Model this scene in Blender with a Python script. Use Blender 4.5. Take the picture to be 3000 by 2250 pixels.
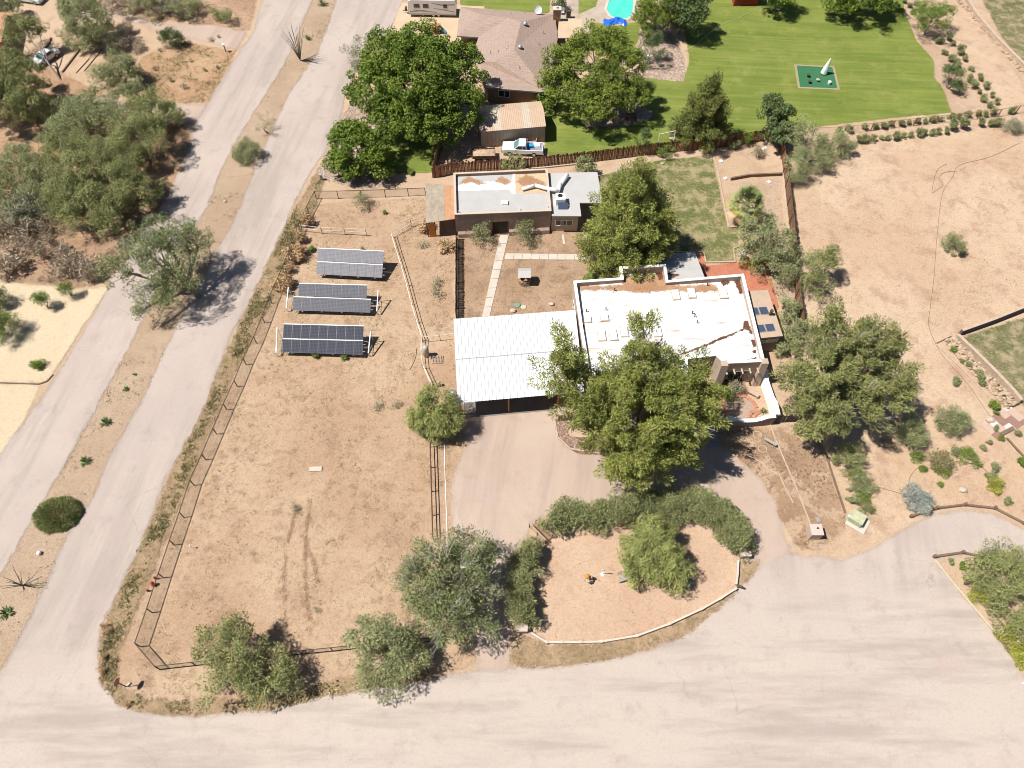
import bpy, bmesh, math, random
import numpy as np
from mathutils import Vector, Matrix

# ------------------------------------------------------------------ clear
for o in list(bpy.data.objects): bpy.data.objects.remove(o)
scene = bpy.context.scene
COL = scene.collection
R = math.radians

# ------------------------------------------------------------------ camera, sky, sun, exposure
CAM_H, FPX, TILT = 67.0, 2150.0, 33.35
cd = bpy.data.cameras.new('camera'); cam = bpy.data.objects.new('camera', cd); COL.objects.link(cam)
cd.sensor_width = 36.0; cd.lens = 36.0*FPX/3000.0
cd.clip_start = 1.0; cd.clip_end = 6000.0
cam.location = (0, 0, CAM_H); cam.rotation_euler = (R(TILT), 0, 0)
scene.camera = cam

SUN_EL = 59.0
SHD = Vector((1.0, 0.12, 0)).normalized()          # direction in which shadows fall
world = bpy.data.worlds.new('World'); scene.world = world; world.use_nodes = True
wn = world.node_tree.nodes; wl = world.node_tree.links
bg = wn['Background']; sky = wn.new('ShaderNodeTexSky'); sky.sky_type = 'NISHITA'
sky.sun_disc = False; sky.sun_elevation = R(SUN_EL)
sky.sun_rotation = math.atan2(-SHD.x, -SHD.y)
sky.altitude = 1200; sky.air_density = 1.0; sky.dust_density = 0.6; sky.ozone_density = 1.0
wl.new(sky.outputs[0], bg.inputs[0]); bg.inputs[1].default_value = 0.05
sd = bpy.data.lights.new('sun', 'SUN'); sun = bpy.data.objects.new('sun', sd); COL.objects.link(sun)
sd.energy = 5.0; sd.angle = R(0.53); sd.color = (1.0, 0.955, 0.89)
ld = Vector((SHD.x*math.cos(R(SUN_EL)), SHD.y*math.cos(R(SUN_EL)), -math.sin(R(SUN_EL))))
sun.rotation_euler = ld.to_track_quat('-Z', 'Y').to_euler()
sun.location = (-60, -10, 120)

scene.view_settings.view_transform = 'Standard'; scene.view_settings.look = 'None'
scene.view_settings.exposure = 0.5; scene.view_settings.gamma = 1.0
scene.view_settings.use_curve_mapping = False
scene.render.engine = 'CYCLES'
scene.cycles.filter_width = 0.95; scene.cycles.max_bounces = 6; scene.cycles.transparent_max_bounces = 16

# ------------------------------------------------------------------ photo pixel -> place on a level plane (surveying only)
_ct, _st = math.cos(R(TILT)), math.sin(R(TILT))
def U(px, py, z=0.0):
    u = (px-1500.0)/FPX; v = (1125.0-py)/FPX
    dx = u; dy = _st + v*_ct; dz = -_ct + v*_st
    t = (CAM_H - z)/(-dz)
    return Vector((dx*t, dy*t, z))
def PX(py, z=0.0):                       # photo pixels per metre across, near row py
    return 1.0/abs(U(1501, py, z).x - U(1500, py, z).x)
def UP(pts, z=0.0): return [U(p[0], p[1], z) for p in pts]

# ------------------------------------------------------------------ objects
def tag(o, label=None, cat=None, group=None, kind=None):
    if label: o['label'] = label
    if cat: o['category'] = cat
    if group: o['group'] = group
    if kind: o['kind'] = kind
    return o
def thing(name, label, cat, loc=(0, 0, 0), rz=0.0, group=None):
    o = bpy.data.objects.new(name, None); COL.objects.link(o)
    o.location = loc; o.rotation_euler = (0, 0, rz); o.empty_display_size = 0.3
    return tag(o, label, cat, group)
def root_loc(p):
    while p.parent is not None: p = p.parent
    return Vector(p.location)

class MB:
    """collects faces in world coordinates (or local ones) for one mesh object"""
    def __init__(s): s.v = []; s.f = []; s.m = []; s.cur = 0
    def quad(s, a, b, c, d): n = len(s.v); s.v += [tuple(a), tuple(b), tuple(c), tuple(d)]; s.f.append((n, n+1, n+2, n+3)); s.m.append(s.cur); return s
    def poly(s, pts): n = len(s.v); s.v += [tuple(p) for p in pts]; s.f.append(tuple(range(n, n+len(pts)))); s.m.append(s.cur); return s
    def hexa(s, b, t):                        # four bottom, four top points (counter-clockwise)
        n = len(s.v); s.v += [tuple(p) for p in b]+[tuple(p) for p in t]
        k = len(b)
        s.f.append(tuple(n+i for i in reversed(range(k)))); s.f.append(tuple(n+k+i for i in range(k)))
        for i in range(k): j = (i+1) % k; s.f.append((n+i, n+j, n+k+j, n+k+i))
        s.m += [s.cur]*(k+2); return s
    def prism(s, pts, z0, z1):
        pts = ccw(pts)
        return s.hexa([(p[0], p[1], z0) for p in pts], [(p[0], p[1], z1) for p in pts])
    def box(s, c, size, rz=0.0):
        hx, hy, hz = size[0]/2, size[1]/2, size[2]/2; ca, sa = math.cos(rz), math.sin(rz)
        q = [(-hx, -hy), (hx, -hy), (hx, hy), (-hx, hy)]
        w = [(c[0]+x*ca-y*sa, c[1]+x*sa+y*ca) for x, y in q]
        return s.hexa([(x, y, c[2]-hz) for x, y in w], [(x, y, c[2]+hz) for x, y in w])
    def bar(s, p0, p1, w, h):                 # rectangular bar from p0 to p1, h upright
        p0 = Vector(p0); p1 = Vector(p1); d = (p1-p0).normalized()
        side = d.cross(Vector((0, 0, 1)))
        if side.length < 1e-4: side = Vector((1, 0, 0))
        side.normalize(); up = side.cross(d); a = side*(w/2); b = up*(h/2)
        n = len(s.v)
        for p in (p0, p1): s.v += [tuple(p-a-b), tuple(p+a-b), tuple(p+a+b), tuple(p-a+b)]
        for i in range(4): j = (i+1) % 4; s.f.append((n+i, n+j, n+4+j, n+4+i))
        s.f += [(n+3, n+2, n+1, n), (n+4, n+5, n+6, n+7)]; s.m += [s.cur]*6; return s
    def cyl(s, p0, p1, r0, r1=None, k=8, cap=True):
        if r1 is None: r1 = r0
        p0 = Vector(p0); p1 = Vector(p1); d = (p1-p0)
        if d.length < 1e-6: return s
        d.normalize(); a = d.orthogonal().normalized(); b = d.cross(a); n = len(s.v)
        for p, r in ((p0, r0), (p1, r1)):
            for i in range(k):
                t = 2*math.pi*i/k; s.v.append(tuple(p+(a*math.cos(t)+b*math.sin(t))*r))
        for i in range(k): j = (i+1) % k; s.f.append((n+i, n+j, n+k+j, n+k+i)); s.m.append(s.cur)
        if cap:
            s.f.append(tuple(n+i for i in reversed(range(k)))); s.f.append(tuple(n+k+i for i in range(k))); s.m += [s.cur]*2
        return s
    def tube(s, pts, rads, k=6):
        for i in range(len(pts)-1): s.cyl(pts[i], pts[i+1], rads[i], rads[i+1], k, cap=(i == 0 or i == len(pts)-2))
        return s
    def lathe(s, c, prof, k=12, axis=None):   # prof: (radius, height) pairs, about z
        n = len(s.v)
        for r, h in prof:
            for i in range(k):
                t = 2*math.pi*i/k; s.v.append((c[0]+r*math.cos(t), c[1]+r*math.sin(t), c[2]+h))
        for q in range(len(prof)-1):
            for i in range(k):
                j = (i+1) % k; s.f.append((n+q*k+i, n+q*k+j, n+(q+1)*k+j, n+(q+1)*k+i)); s.m.append(s.cur)
        s.f.append(tuple(n+i for i in reversed(range(k)))); s.f.append(tuple(n+(len(prof)-1)*k+i for i in range(k))); s.m += [s.cur]*2
        return s
    def ball(s, c, r, k=8, h=5, jit=0.0, rnd=random):
        rx, ry, rz = r if isinstance(r, (tuple, list)) else (r, r, r); n = len(s.v)
        for q in range(1, h):
            ph = math.pi*q/h
            for i in range(k):
                t = 2*math.pi*i/k; j = 1+rnd.uniform(-jit, jit)
                s.v.append((c[0]+rx*j*math.sin(ph)*math.cos(t), c[1]+ry*j*math.sin(ph)*math.sin(t), c[2]+rz*j*math.cos(ph)))
        s.v += [(c[0], c[1], c[2]+rz), (c[0], c[1], c[2]-rz)]; T = len(s.v)-2; B = T+1
        for q in range(h-2):
            for i in range(k): j = (i+1) % k; s.f.append((n+q*k+i, n+(q+1)*k+i, n+(q+1)*k+j, n+q*k+j)); s.m.append(s.cur)
        for i in range(k):
            j = (i+1) % k; s.f += [(T, n+i, n+j), (B, n+(h-2)*k+j, n+(h-2)*k+i)]; s.m += [s.cur]*2
        return s
    def build(s, name, mats, parent=None, smooth=False, local=False):
        me = bpy.data.meshes.new(name)
        off = root_loc(parent) if (parent is not None and not local) else Vector((0, 0, 0))
        me.from_pydata([(x-off.x, y-off.y, z-off.z) for x, y, z in s.v], [], s.f)
        if not isinstance(mats, (list, tuple)): mats = [mats]
        for m in mats: me.materials.append(m)
        if len(mats) > 1: me.polygons.foreach_set('material_index', s.m)
        if smooth: me.polygons.foreach_set('use_smooth', [True]*len(me.polygons))
        me.validate(); me.update()
        o = bpy.data.objects.new(name, me); COL.objects.link(o); o.parent = parent
        return o
def solo(name, mb, mats, label, cat, group=None, loc=None, smooth=False):
    """a thing that is one mesh, with its origin at its base"""
    if loc is None:
        a = np.array(mb.v); loc = Vector((a[:, 0].mean(), a[:, 1].mean(), a[:, 2].min()))
    mb.v = [(x-loc[0], y-loc[1], z-loc[2]) for x, y, z in mb.v]
    o = mb.build(name, mats, None, smooth); o.location = loc
    return tag(o, label, cat, group)
def copy_tree(o, parent=None):
    c = o.copy(); COL.objects.link(c); c.parent = parent
    for ch in [q for q in bpy.data.objects if q.parent == o]: copy_tree(ch, c)
    return c
def ccw(pts):
    a = sum(pts[i][0]*pts[(i+1) % len(pts)][1]-pts[(i+1) % len(pts)][0]*pts[i][1] for i in range(len(pts)))
    return list(pts) if a > 0 else list(reversed(pts))

# ------------------------------------------------------------------ shader helper
def lin(c):                                  # sRGB 0..255 -> linear
    o = []
    for x in c:
        x = x/255.0; o.append(x/12.92 if x <= 0.04045 else ((x+0.055)/1.055)**2.4)
    return (o[0], o[1], o[2], 1.0)
def C4(c): return (c[0], c[1], c[2], 1.0)
class NT:
    def __init__(s, name):
        s.mat = bpy.data.materials.new(name); s.mat.use_nodes = True
        s.t = s.mat.node_tree; s.N = s.t.nodes; s.L = s.t.links
        s.bsdf = s.N['Principled BSDF']; s.out = s.N['Material Output']
        s.pos = None
    def new(s, t, **k):
        n = s.N.new(t)
        for a, b in k.items(): setattr(n, a, b)
        return n
    def put(s, sock, v):
        if hasattr(v, 'is_linked') or hasattr(v, 'links'): s.L.new(v, sock)
        else: sock.default_value = v
    def P(s):
        if s.pos is None: s.pos = s.new('ShaderNodeNewGeometry').outputs['Position']
        return s.pos
    def OC(s): return s.new('ShaderNodeTexCoord').outputs['Object']
    def mapv(s, vec, sc=(1, 1, 1), rot=(0, 0, 0), loc=(0, 0, 0)):
        n = s.new('ShaderNodeMapping'); s.L.new(vec, n.inputs[0]); n.inputs[1].default_value = loc; n.inputs[2].default_value = rot; n.inputs[3].default_value = sc
        return n.outputs[0]
    def noise(s, scale, detail=4, rough=0.55, vec=None, dist=0.0):
        n = s.new('ShaderNodeTexNoise'); s.L.new(vec if vec is not None else s.P(), n.inputs['Vector'])
        n.inputs['Scale'].default_value = scale; n.inputs['Detail'].default_value = detail
        n.inputs['Roughness'].default_value = rough; n.inputs['Distortion'].default_value = dist
        return n.outputs['Fac']
    def vor(s, scale, vec=None, feature='F1', out='Distance', rnd=1.0):
        n = s.new('ShaderNodeTexVoronoi', feature=feature); s.L.new(vec if vec is not None else s.P(), n.inputs['Vector'])
        n.inputs['Scale'].default_value = scale; n.inputs['Randomness'].default_value = rnd
        return n.outputs[out]
    def step(s, v, a, b, lo=0.0, hi=1.0):
        n = s.new('ShaderNodeMapRange', interpolation_type='SMOOTHSTEP'); s.put(n.inputs['Value'], v)
        n.inputs['From Min'].default_value = a; n.inputs['From Max'].default_value = b
        n.inputs['To Min'].default_value = lo; n.inputs['To Max'].default_value = hi
        return n.outputs[0]
    def math(s, op, a, b=0.0):
        n = s.new('ShaderNodeMath', operation=op); s.put(n.inputs[0], a); s.put(n.inputs[1], b); return n.outputs[0]
    def mix(s, f, a, b, blend='MIX'):
        n = s.new('ShaderNodeMix', data_type='RGBA', blend_type=blend); s.put(n.inputs[0], f)
        s.put(n.inputs[6], C4(a) if isinstance(a, tuple) else a); s.put(n.inputs[7], C4(b) if isinstance(b, tuple) else b)
        return n.outputs[2]
    def attr(s, name, out='Fac'):
        n = s.new('ShaderNodeAttribute'); n.attribute_name = name; return n.outputs[out]
    def bump(s, h, strength=0.3, dist=0.05):
        n = s.new('ShaderNodeBump'); s.L.new(h, n.inputs['Height']); n.inputs['Strength'].default_value = strength; n.inputs['Distance'].default_value = dist
        s.L.new(n.outputs[0], s.bsdf.inputs['Normal'])
    def fin(s, col, rough=0.9, spec=0.2, metal=0.0):
        s.put(s.bsdf.inputs['Base Color'], C4(col) if isinstance(col, tuple) else col)
        s.put(s.bsdf.inputs['Roughness'], rough); s.bsdf.inputs['Specular IOR Level'].default_value = spec; s.put(s.bsdf.inputs['Metallic'], metal)
        return s.mat
    def fade(s, amp=0.8, w=0.25, scale=0.7, bias=0.0):   # worn edge of a ground sheet: the ground below shows through
        e = s.attr('edge'); n = s.math('MULTIPLY', s.math('SUBTRACT', s.noise(scale, 5, 0.65), 0.5), amp*2)
        h = s.math('MULTIPLY', s.math('SUBTRACT', s.noise(9.0, 4, 0.8), 0.5), w*5)
        f = s.step(s.math('ADD', s.math('ADD', s.math('ADD', e, n), h), bias), -0.01, 0.01)
        tr = s.new('ShaderNodeBsdfTransparent'); mx = s.new('ShaderNodeMixShader')
        s.L.new(f, mx.inputs[0]); s.L.new(tr.outputs[0], mx.inputs[1]); s.L.new(s.bsdf.outputs[0], mx.inputs[2])
        s.L.new(mx.outputs[0], s.out.inputs[0])

def plain(name, col, rough=0.7, var=0.12, scale=3.0, bump=0.0, bscale=20.0, spec=0.3, metal=0.0, obj=False, grime=None):
    t = NT(name); vec = t.OC() if obj else None
    a = tuple(max(0, x*(1-var)) for x in col[:3]); b = tuple(x*(1+var) for x in col[:3])
    c = t.mix(t.step(t.noise(scale, 5, 0.6, vec), 0.3, 0.7), a, b)
    if grime: c = t.mix(t.step(t.noise(scale*0.45, 6, 0.7, vec), 0.52, 0.75), c, grime)
    if bump: t.bump(t.noise(bscale, 4, 0.6, vec), bump, 0.03)
    return t.fin(c, rough, spec, metal)

def dirt(name, A, B, Cc, D, s1=0.06, s2=0.5, s3=3.0, c_th=(0.5, 0.66), d_th=(0.58, 0.7), fade=None, bump=0.35, d_amt=0.8, c_amt=0.8, stretch=None):
    """broken ground: two base tones, patches of a third, specks of a fourth"""
    t = NT(name); v = t.P()
    if stretch: v = t.mapv(v, stretch[0], (0, 0, stretch[1]))
    c = t.mix(t.step(t.noise(s1, 4, 0.6, v, 0.4), 0.36, 0.64), A, B)
    m = t.math('MULTIPLY', t.step(t.noise(s2, 6, 0.68, v, 0.3), c_th[0], c_th[1]), c_amt)
    c = t.mix(m, c, Cc)
    c = t.mix(t.step(t.noise(s2*2.6, 8, 0.82, v), 0.50, 0.62, 0.0, 0.5*c_amt), c, tuple(x*0.80 for x in Cc))
    sp = t.noise(s3, 5, 0.72)
    gate = t.step(t.noise(s2*0.55, 3, 0.6), 0.38, 0.6, 0.25, 1.0)
    d = t.math('MULTIPLY', t.math('MULTIPLY', t.step(sp, d_th[0], d_th[1]), gate), d_amt)
    c = t.mix(d, c, D)
    fine = t.noise(11.0, 4, 0.85)
    c = t.mix(t.step(fine, 0.40, 0.66, 0.0, 0.55), c, tuple(x*0.62 for x in A))
    c = t.mix(t.step(t.noise(5.0, 3, 0.8), 0.56, 0.68, 0.0, 0.35), c, tuple(min(.85, x*1.22) for x in A))
    gr = t.noise(4.6, 6, 0.92)
    c = t.mix(t.step(gr, 0.36, 0.50, 0.42, 0.0), c, tuple(x*0.50 for x in Cc))
    c = t.mix(t.step(gr, 0.50, 0.66, 0.0, 0.30), c, tuple(min(.85, x*1.25) for x in A))
    t.bump(t.math('ADD', fine, t.math('MULTIPLY', sp, 1.5)), bump, 0.06)
    m = t.fin(c, 0.95, 0.1)
    if fade: t.fade(*fade)
    return m

# ------------------------------------------------------------------ ground sheets
def seg_dist(P, poly):
    P = P[:, None, :]; a = np.array(poly)[None, :, :2]; b = np.roll(a, -1, axis=1)
    ab = b-a; t = np.clip(((P-a)*ab).sum(2)/np.maximum((ab*ab).sum(2), 1e-9), 0, 1)
    return np.sqrt(((P-(a+ab*t[..., None]))**2).sum(2)).min(1)
def inside(P, poly):
    x, y = P[:, 0], P[:, 1]; r = np.zeros(len(P), bool); n = len(poly)
    for i in range(n):
        x0, y0 = poly[i][0], poly[i][1]; x1, y1 = poly[(i+1) % n][0], poly[(i+1) % n][1]
        if y0 == y1: continue
        c = ((y0 > y) != (y1 > y)) & (x < (x1-x0)*(y-y0)/(y1-y0)+x0); r ^= c
    return r
def sheet(name, pts, z, mat, cell=0.6, margin=1.0, px=True, kind='structure', label=None, wob=0.0):
    poly = [(p.x, p.y) for p in UP(pts)] if px else [(p[0], p[1]) for p in pts]
    a = np.array(poly); x0, y0 = a.min(0)-margin; x1, y1 = a.max(0)+margin
    nx = int((x1-x0)/cell)+2; ny = int((y1-y0)/cell)+2
    gx, gy = np.meshgrid(x0+np.arange(nx)*cell, y0+np.arange(ny)*cell); P = np.stack([gx.ravel(), gy.ravel()], 1)
    sd = np.concatenate([seg_dist(q, poly) for q in np.array_split(P, max(1, len(P)//4000))])
    sd = np.where(inside(P, poly), sd, -sd)
    idx = np.arange(nx*ny).reshape(ny, nx)
    q = np.stack([idx[:-1, :-1], idx[:-1, 1:], idx[1:, 1:], idx[1:, :-1]], -1).reshape(-1, 4)
    q = q[(sd[q] > -margin).any(1)]
    used = np.unique(q); re = -np.ones(nx*ny, int); re[used] = np.arange(len(used)); q = re[q]
    V = np.zeros((len(used), 3)); V[:, :2] = P[used]
    me = bpy.data.meshes.new(name); npmesh(me, V, q)
    at = me.attributes.new('edge', 'FLOAT', 'POINT'); at.data.foreach_set('value', sd[used].astype(np.float32))
    me.materials.append(mat)
    o = bpy.data.objects.new(name, me); COL.objects.link(o); o.location = (0, 0, z)
    tag(o, label, None, None, kind); return o
def npmesh(me, V, Q):
    n, k = Q.shape
    me.vertices.add(len(V)); me.vertices.foreach_set('co', V.astype(np.float32).ravel())
    me.loops.add(n*k); me.loops.foreach_set('vertex_index', Q.astype(np.int32).ravel())
    me.polygons.add(n); me.polygons.foreach_set('loop_start', np.arange(0, n*k, k, dtype=np.int32))
    me.update(calc_edges=True)
def slab(name, pts, z0, z1, mat, px=True, label=None, cat=None, kind='structure', group=None):
    w = UP(pts) if px else pts
    o = MB().prism([(p[0], p[1]) for p in w], z0, z1).build(name, mat)
    tag(o, label, cat, group, kind); return o
def sample(poly, n, rng):
    a = np.array(poly); lo = a.min(0); hi = a.max(0); out = []
    tot = 0
    while tot < n:
        P = rng.uniform(lo, hi, (max(64, n*2), 2)); P = P[inside(P, poly)]; out.append(P); tot += len(P)
        if len(out) > 60: break
    return np.concatenate(out)[:n]
# ================================================================== GROUND
DESAT = 0.2
def al(r, g, b, k=0.60):
    c = lin((r, g, b)); y = .3*c[0]+.6*c[1]+.1*c[2]; c = tuple(v+(y-v)*DESAT for v in c[:3]); return (min(c[0]*k, .85), min(c[1]*k*.99, .85), min(c[2]*k*.97, .85))
SAND = dirt('sand', al(240, 205, 168), al(228, 190, 150), al(205, 160, 122), al(150, 122, 92), 0.05, 0.35, 2.6, c_amt=0.55, d_amt=0.6)
# one sheet out to the horizon: a fine middle and a coarse rim
gmb = MB(); gmb.quad((-2500, -600, 0), (2500, -600, 0), (2500, 3500, 0), (-2500, 3500, 0))
tag(gmb.build('ground', SAND), kind='structure')

FIELD = dirt('dry_grass_field', al(234, 198, 158), al(216, 172, 132), al(182, 142, 108), al(132, 110, 80), 0.09, 0.55, 2.2, (0.5, 0.68), (0.56, 0.7), fade=(0.8, 0.4, 0.5), c_amt=0.85, d_amt=0.9)
LOT = dirt('vacant_lot_dirt', al(246, 212, 174), al(234, 192, 152), al(206, 158, 126), al(158, 126, 96), 0.07, 0.38, 1.9, (0.5, 0.66), (0.58, 0.7), fade=(0.8, 0.5, 0.5), c_amt=0.75, d_amt=0.6)
SOIL = dirt('brown_yard_soil', al(218, 180, 142), al(196, 156, 118), al(164, 128, 96), al(112, 88, 66), 0.16, 0.7, 3.2, (0.48, 0.64), (0.55, 0.68), fade=(0.45, 0.25, 0.9))
LITTER = dirt('leaf_litter_soil', al(206, 164, 124), al(182, 142, 106), al(234, 198, 160), al(110, 84, 62), 0.2, 0.30, 3.0, (0.50, 0.56), (0.50, 0.62), fade=(0.9, 0.4, 0.5), c_amt=.95, d_amt=.95)
ISLAND = dirt('reddish_sand', al(242, 204, 168), al(234, 190, 154), al(214, 168, 132), al(168, 136, 104), 0.12, 0.6, 2.6, (0.52, 0.7), (0.62, 0.74), fade=(0.4, 0.3, 0.8), c_amt=0.6, d_amt=0.6)
CREAM = dirt('cream_sand', al(252, 230, 190), al(248, 222, 178), al(238, 206, 162), al(200, 172, 130), 0.08, 0.4, 2.0, (0.55, 0.75), (0.64, 0.74), fade=(0.5, 0.35, 0.7), c_amt=0.5, d_amt=0.4)
MEDIAN = dirt('median_gravel', al(226, 194, 160), al(212, 176, 140), al(190, 156, 122), al(140, 118, 94), 0.12, 0.8, 7.0, (0.52, 0.7), (0.52, 0.62), fade=(0.45, 0.3, 0.9), c_amt=0.6, d_amt=0.8)
VERGE = dirt('weedy_verge', al(214, 178, 134), al(190, 156, 112), al(160, 136, 92), al(112, 98, 62), 0.2, 0.9, 3.0, (0.46, 0.62), (0.5, 0.64), fade=(0.7, 0.4, 0.8))
SCRUB = dirt('scrub_soil', al(230, 190, 150), al(206, 160, 122), al(176, 138, 106), al(124, 100, 80), 0.1, 0.5, 2.2, (0.46, 0.62), (0.5, 0.64), fade=(0.9, 0.5, 0.5))
ORANGE = dirt('orange_leafy_soil', al(228, 184, 140), al(212, 164, 116), al(182, 140, 100), al(112, 88, 62), 0.2, 0.6, 3.0, (0.46, 0.62), (0.5, 0.64), fade=(0.8, 0.5, 0.6))

def road_mat(name, A, B, Cc, direction, fade, cracks=True, turn=None):
    t = NT(name); v = t.mapv(t.P(), (1, 1, 1), (0, 0, -direction))
    c = t.mix(t.step(t.noise(0.10, 4, 0.6, v, 0.3), 0.35, 0.65), A, B)
    st = t.noise(1.0, 5, 0.65, t.mapv(v, (0.035, 0.34, 1.0)))           # wheel-polished streaks along the road
    if turn:                                                            # the street bends: streaks follow the cul-de-sac there
        st2 = t.noise(1.0, 5, 0.65, t.mapv(t.P(), (0.05, 0.34, 1.0), (0, 0, R(-4))))
        sx = t.new('ShaderNodeSeparateXYZ'); t.L.new(t.P(), sx.inputs[0])
        mk = t.step(t.math('ADD', sx.outputs[1], t.math('MULTIPLY', sx.outputs[0], -0.10)), turn[0], turn[1], 1.0, 0.0)
        mm = t.new('ShaderNodeMix'); t.put(mm.inputs[0], mk); t.L.new(st, mm.inputs[2]); t.L.new(st2, mm.inputs[3]); st = mm.outputs[0]
        c = t.mix(t.math('MULTIPLY', mk, 0.7), c, al(233, 215, 200))
    c = t.mix(t.step(st, 0.45, 0.66, 0, 0.8), c, Cc)
    c = t.mix(t.step(t.noise(0.22, 5, 0.65), 0.55, 0.72, 0, 0.55), c, al(224, 194, 188))     # pinkish dust
    c = t.mix(t.step(t.noise(0.45, 6, 0.7, v), 0.52, 0.78, 0, 0.6), c, tuple(x*0.84 for x in Cc))
    fine = t.noise(13, 4, 0.85); gr = t.noise(4.8, 6, 0.92)
    c = t.mix(t.step(gr, 0.36, 0.52, 0.26, 0.0), c, tuple(x*0.62 for x in B))
    c = t.mix(t.step(fine, 0.38, 0.68, 0.0, 0.3), c, tuple(x*0.78 for x in B))
    if cracks:
        w = t.new('ShaderNodeVectorMath', operation='ADD'); t.L.new(t.mapv(t.P(), (1, 1, 1)), w.inputs[0])
        nz = t.new('ShaderNodeTexNoise'); t.L.new(t.P(), nz.inputs['Vector']); nz.inputs['Scale'].default_value = 0.9; nz.inputs['Detail'].default_value = 5
        t.L.new(nz.outputs['Color'], w.inputs[1])
        dd = t.vor(0.16, w.outputs[0], 'DISTANCE_TO_EDGE')
        k = t.math('MULTIPLY', t.step(dd, 0.0, 0.006, 1.0, 0.0), t.step(t.noise(0.12, 3), 0.5, 0.64))
        c = t.mix(t.math('MULTIPLY', k, 0.35), c, tuple(x*0.35 for x in B))
    t.bump(fine, 0.25, 0.03)
    m = t.fin(c, 0.93, 0.15); t.fade(*fade); return m
RDIR = math.atan2(*(lambda d: (d.y, d.x))(U(985, 0)-U(271, 1462)))
ROAD = road_mat('sun_bleached_asphalt', al(228, 209, 196), al(219, 199, 188), al(198, 181, 169), RDIR, (0.55, 0.35, 0.6))
STREET = road_mat('street_asphalt', al(228, 209, 196), al(219, 199, 188), al(198, 181, 169), RDIR, (0.6, 0.4, 0.55), True, (14.0, 24.0))
DRIVE = road_mat('packed_drive', al(230, 204, 182), al(221, 192, 172), al(204, 178, 162), R(80), (0.7, 0.45, 0.6), False)

L_left = [(800, -60), (770, 0), (745, 90), (690, 172), (637, 253), (575, 362), (535, 481), (490, 580), (463, 622), (395, 715), (333, 803), (282, 912), (217, 1020), (137, 1147), (36, 1281), (-60, 1420), (-200, 1620)]
L_right = [(945, -60), (915, 0), (900, 36), (837, 180), (815, 220), (770, 290), (735, 343), (690, 416), (644, 506), (611, 600), (586, 640), (500, 770), (427, 912), (394, 984), (358, 1056), (304, 1150), (235, 1281), (163, 1407), (98, 1516), (25, 1643), (-30, 1735), (-200, 2030)]
R_left = [(1010, -60), (985, 0), (963, 72), (927, 163), (887, 217), (840, 289), (808, 362), (757, 470), (727, 550), (680, 658), (640, 731), (517, 962), (470, 1056), (430, 1150), (394, 1208), (315, 1353), (271, 1462), (195, 1570), (163, 1643), (112, 1758), (76, 1831), (40, 1903), (0, 1975), (-60, 2090), (-200, 2360)]
R_right = [(1200, -60), (1180, 0), (1165, 50), (1120, 120), (1043, 199), (1010, 289), (989, 362), (960, 434), (924, 488), (897, 524), (860, 598), (833, 667), (797, 739), (768, 812), (752, 845), (720, 912), (676, 984), (651, 1056), (628, 1120), (593, 1208), (557, 1281), (514, 1353), (474, 1425), (456, 1498), (423, 1570), (391, 1643), (362, 1700), (322, 1795), (295, 1840), (290, 1880), (295, 1975), (307, 2012), (347, 2062)]
CUL_N = [(416, 2086), (488, 2098), (615, 2091), (800, 2074), (913, 2043), (1057, 2021), (1274, 1985), (1400, 1965), (1550, 1956), (1674, 1946), (1826, 1920), (1909, 1902), (2035, 1841), (2115, 1768), (2173, 1710), (2223, 1667), (2298, 1625), (2356, 1630), (2471, 1640), (2562, 1605), (2634, 1565), (2681, 1532), (2742, 1508), (2822, 1495), (2905, 1505), (2996, 1552), (3150, 1640)]
CUL_E = [(3150, 1690), (3000, 1662), (2909, 1640), (2818, 1625), (2735, 1636), (2858, 1790), (2913, 1858), (2968, 1935), (3020, 2010), (3040, 2120), (3060, 2500)]
ROAD_POLY = L_left + [(-200, 2030)] + list(reversed(L_right))
sheet('left_carriageway', ROAD_POLY, 0.024, ROAD, 0.6, 1.2)
sheet('street', R_left + [(-300, 2500)] + list(reversed(CUL_E)) + list(reversed(CUL_N)) + list(reversed(R_right)), 0.028, STREET, 0.6, 1.2)
drive = [(1343, 1226), (1625, 1196), (1632, 1270), (1650, 1305), (1690, 1318), (1760, 1320), (1850, 1300), (2060, 1290), (2110, 1310), (2200, 1380), (2275, 1470), (2292, 1564), (2330, 1640), (2240, 1690), (2180, 1640), (2190, 1560), (2140, 1480), (2080, 1435), (1900, 1450), (1700, 1480), (1590, 1510), (1555, 1540), (1525, 1610), (1500, 1690), (1490, 1800), (1500, 2000), (1400, 2010), (1390, 1850), (1350, 1700), (1325, 1580), (1322, 1480), (1330, 1390), (1368, 1300)]
sheet('driveway', drive, 0.020, DRIVE, 0.5, 1.0)

# areas of bare ground, each a thin sheet that wears out into the next
med = R_left + list(reversed(L_right))
sheet('median_strip', med, 0.008, MEDIAN, 0.6, 0.8)
field = [(905, 600), (1240, 580), (1330, 700), (1328, 940), (1340, 1180), (1345, 1235), (1365, 1300), (1325, 1400), (1318, 1560), (1330, 1700), (1400, 1950), (1200, 2000), (900, 2055), (600, 2095), (420, 2085), (330, 2050), (300, 1960), (300, 1860), (365, 1720), (430, 1580), (470, 1480), (560, 1300), (640, 1120), (700, 960), (780, 800), (850, 670)]
sheet('dry_field', field, 0.004, FIELD, 0.8, 1.2)
lot = [(2330, 480), (2560, 380), (3000, 330), (3150, 330), (3150, 900), (2830, 985), (2760, 1010), (3000, 1330), (3150, 1480), (3000, 1540), (2900, 1500), (2740, 1500), (2560, 1590), (2440, 1620), (2420, 1400), (2370, 1150), (2350, 960), (2330, 700)]
sheet('vacant_lot', lot, 0.004, LOT, 0.9, 1.4)
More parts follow.
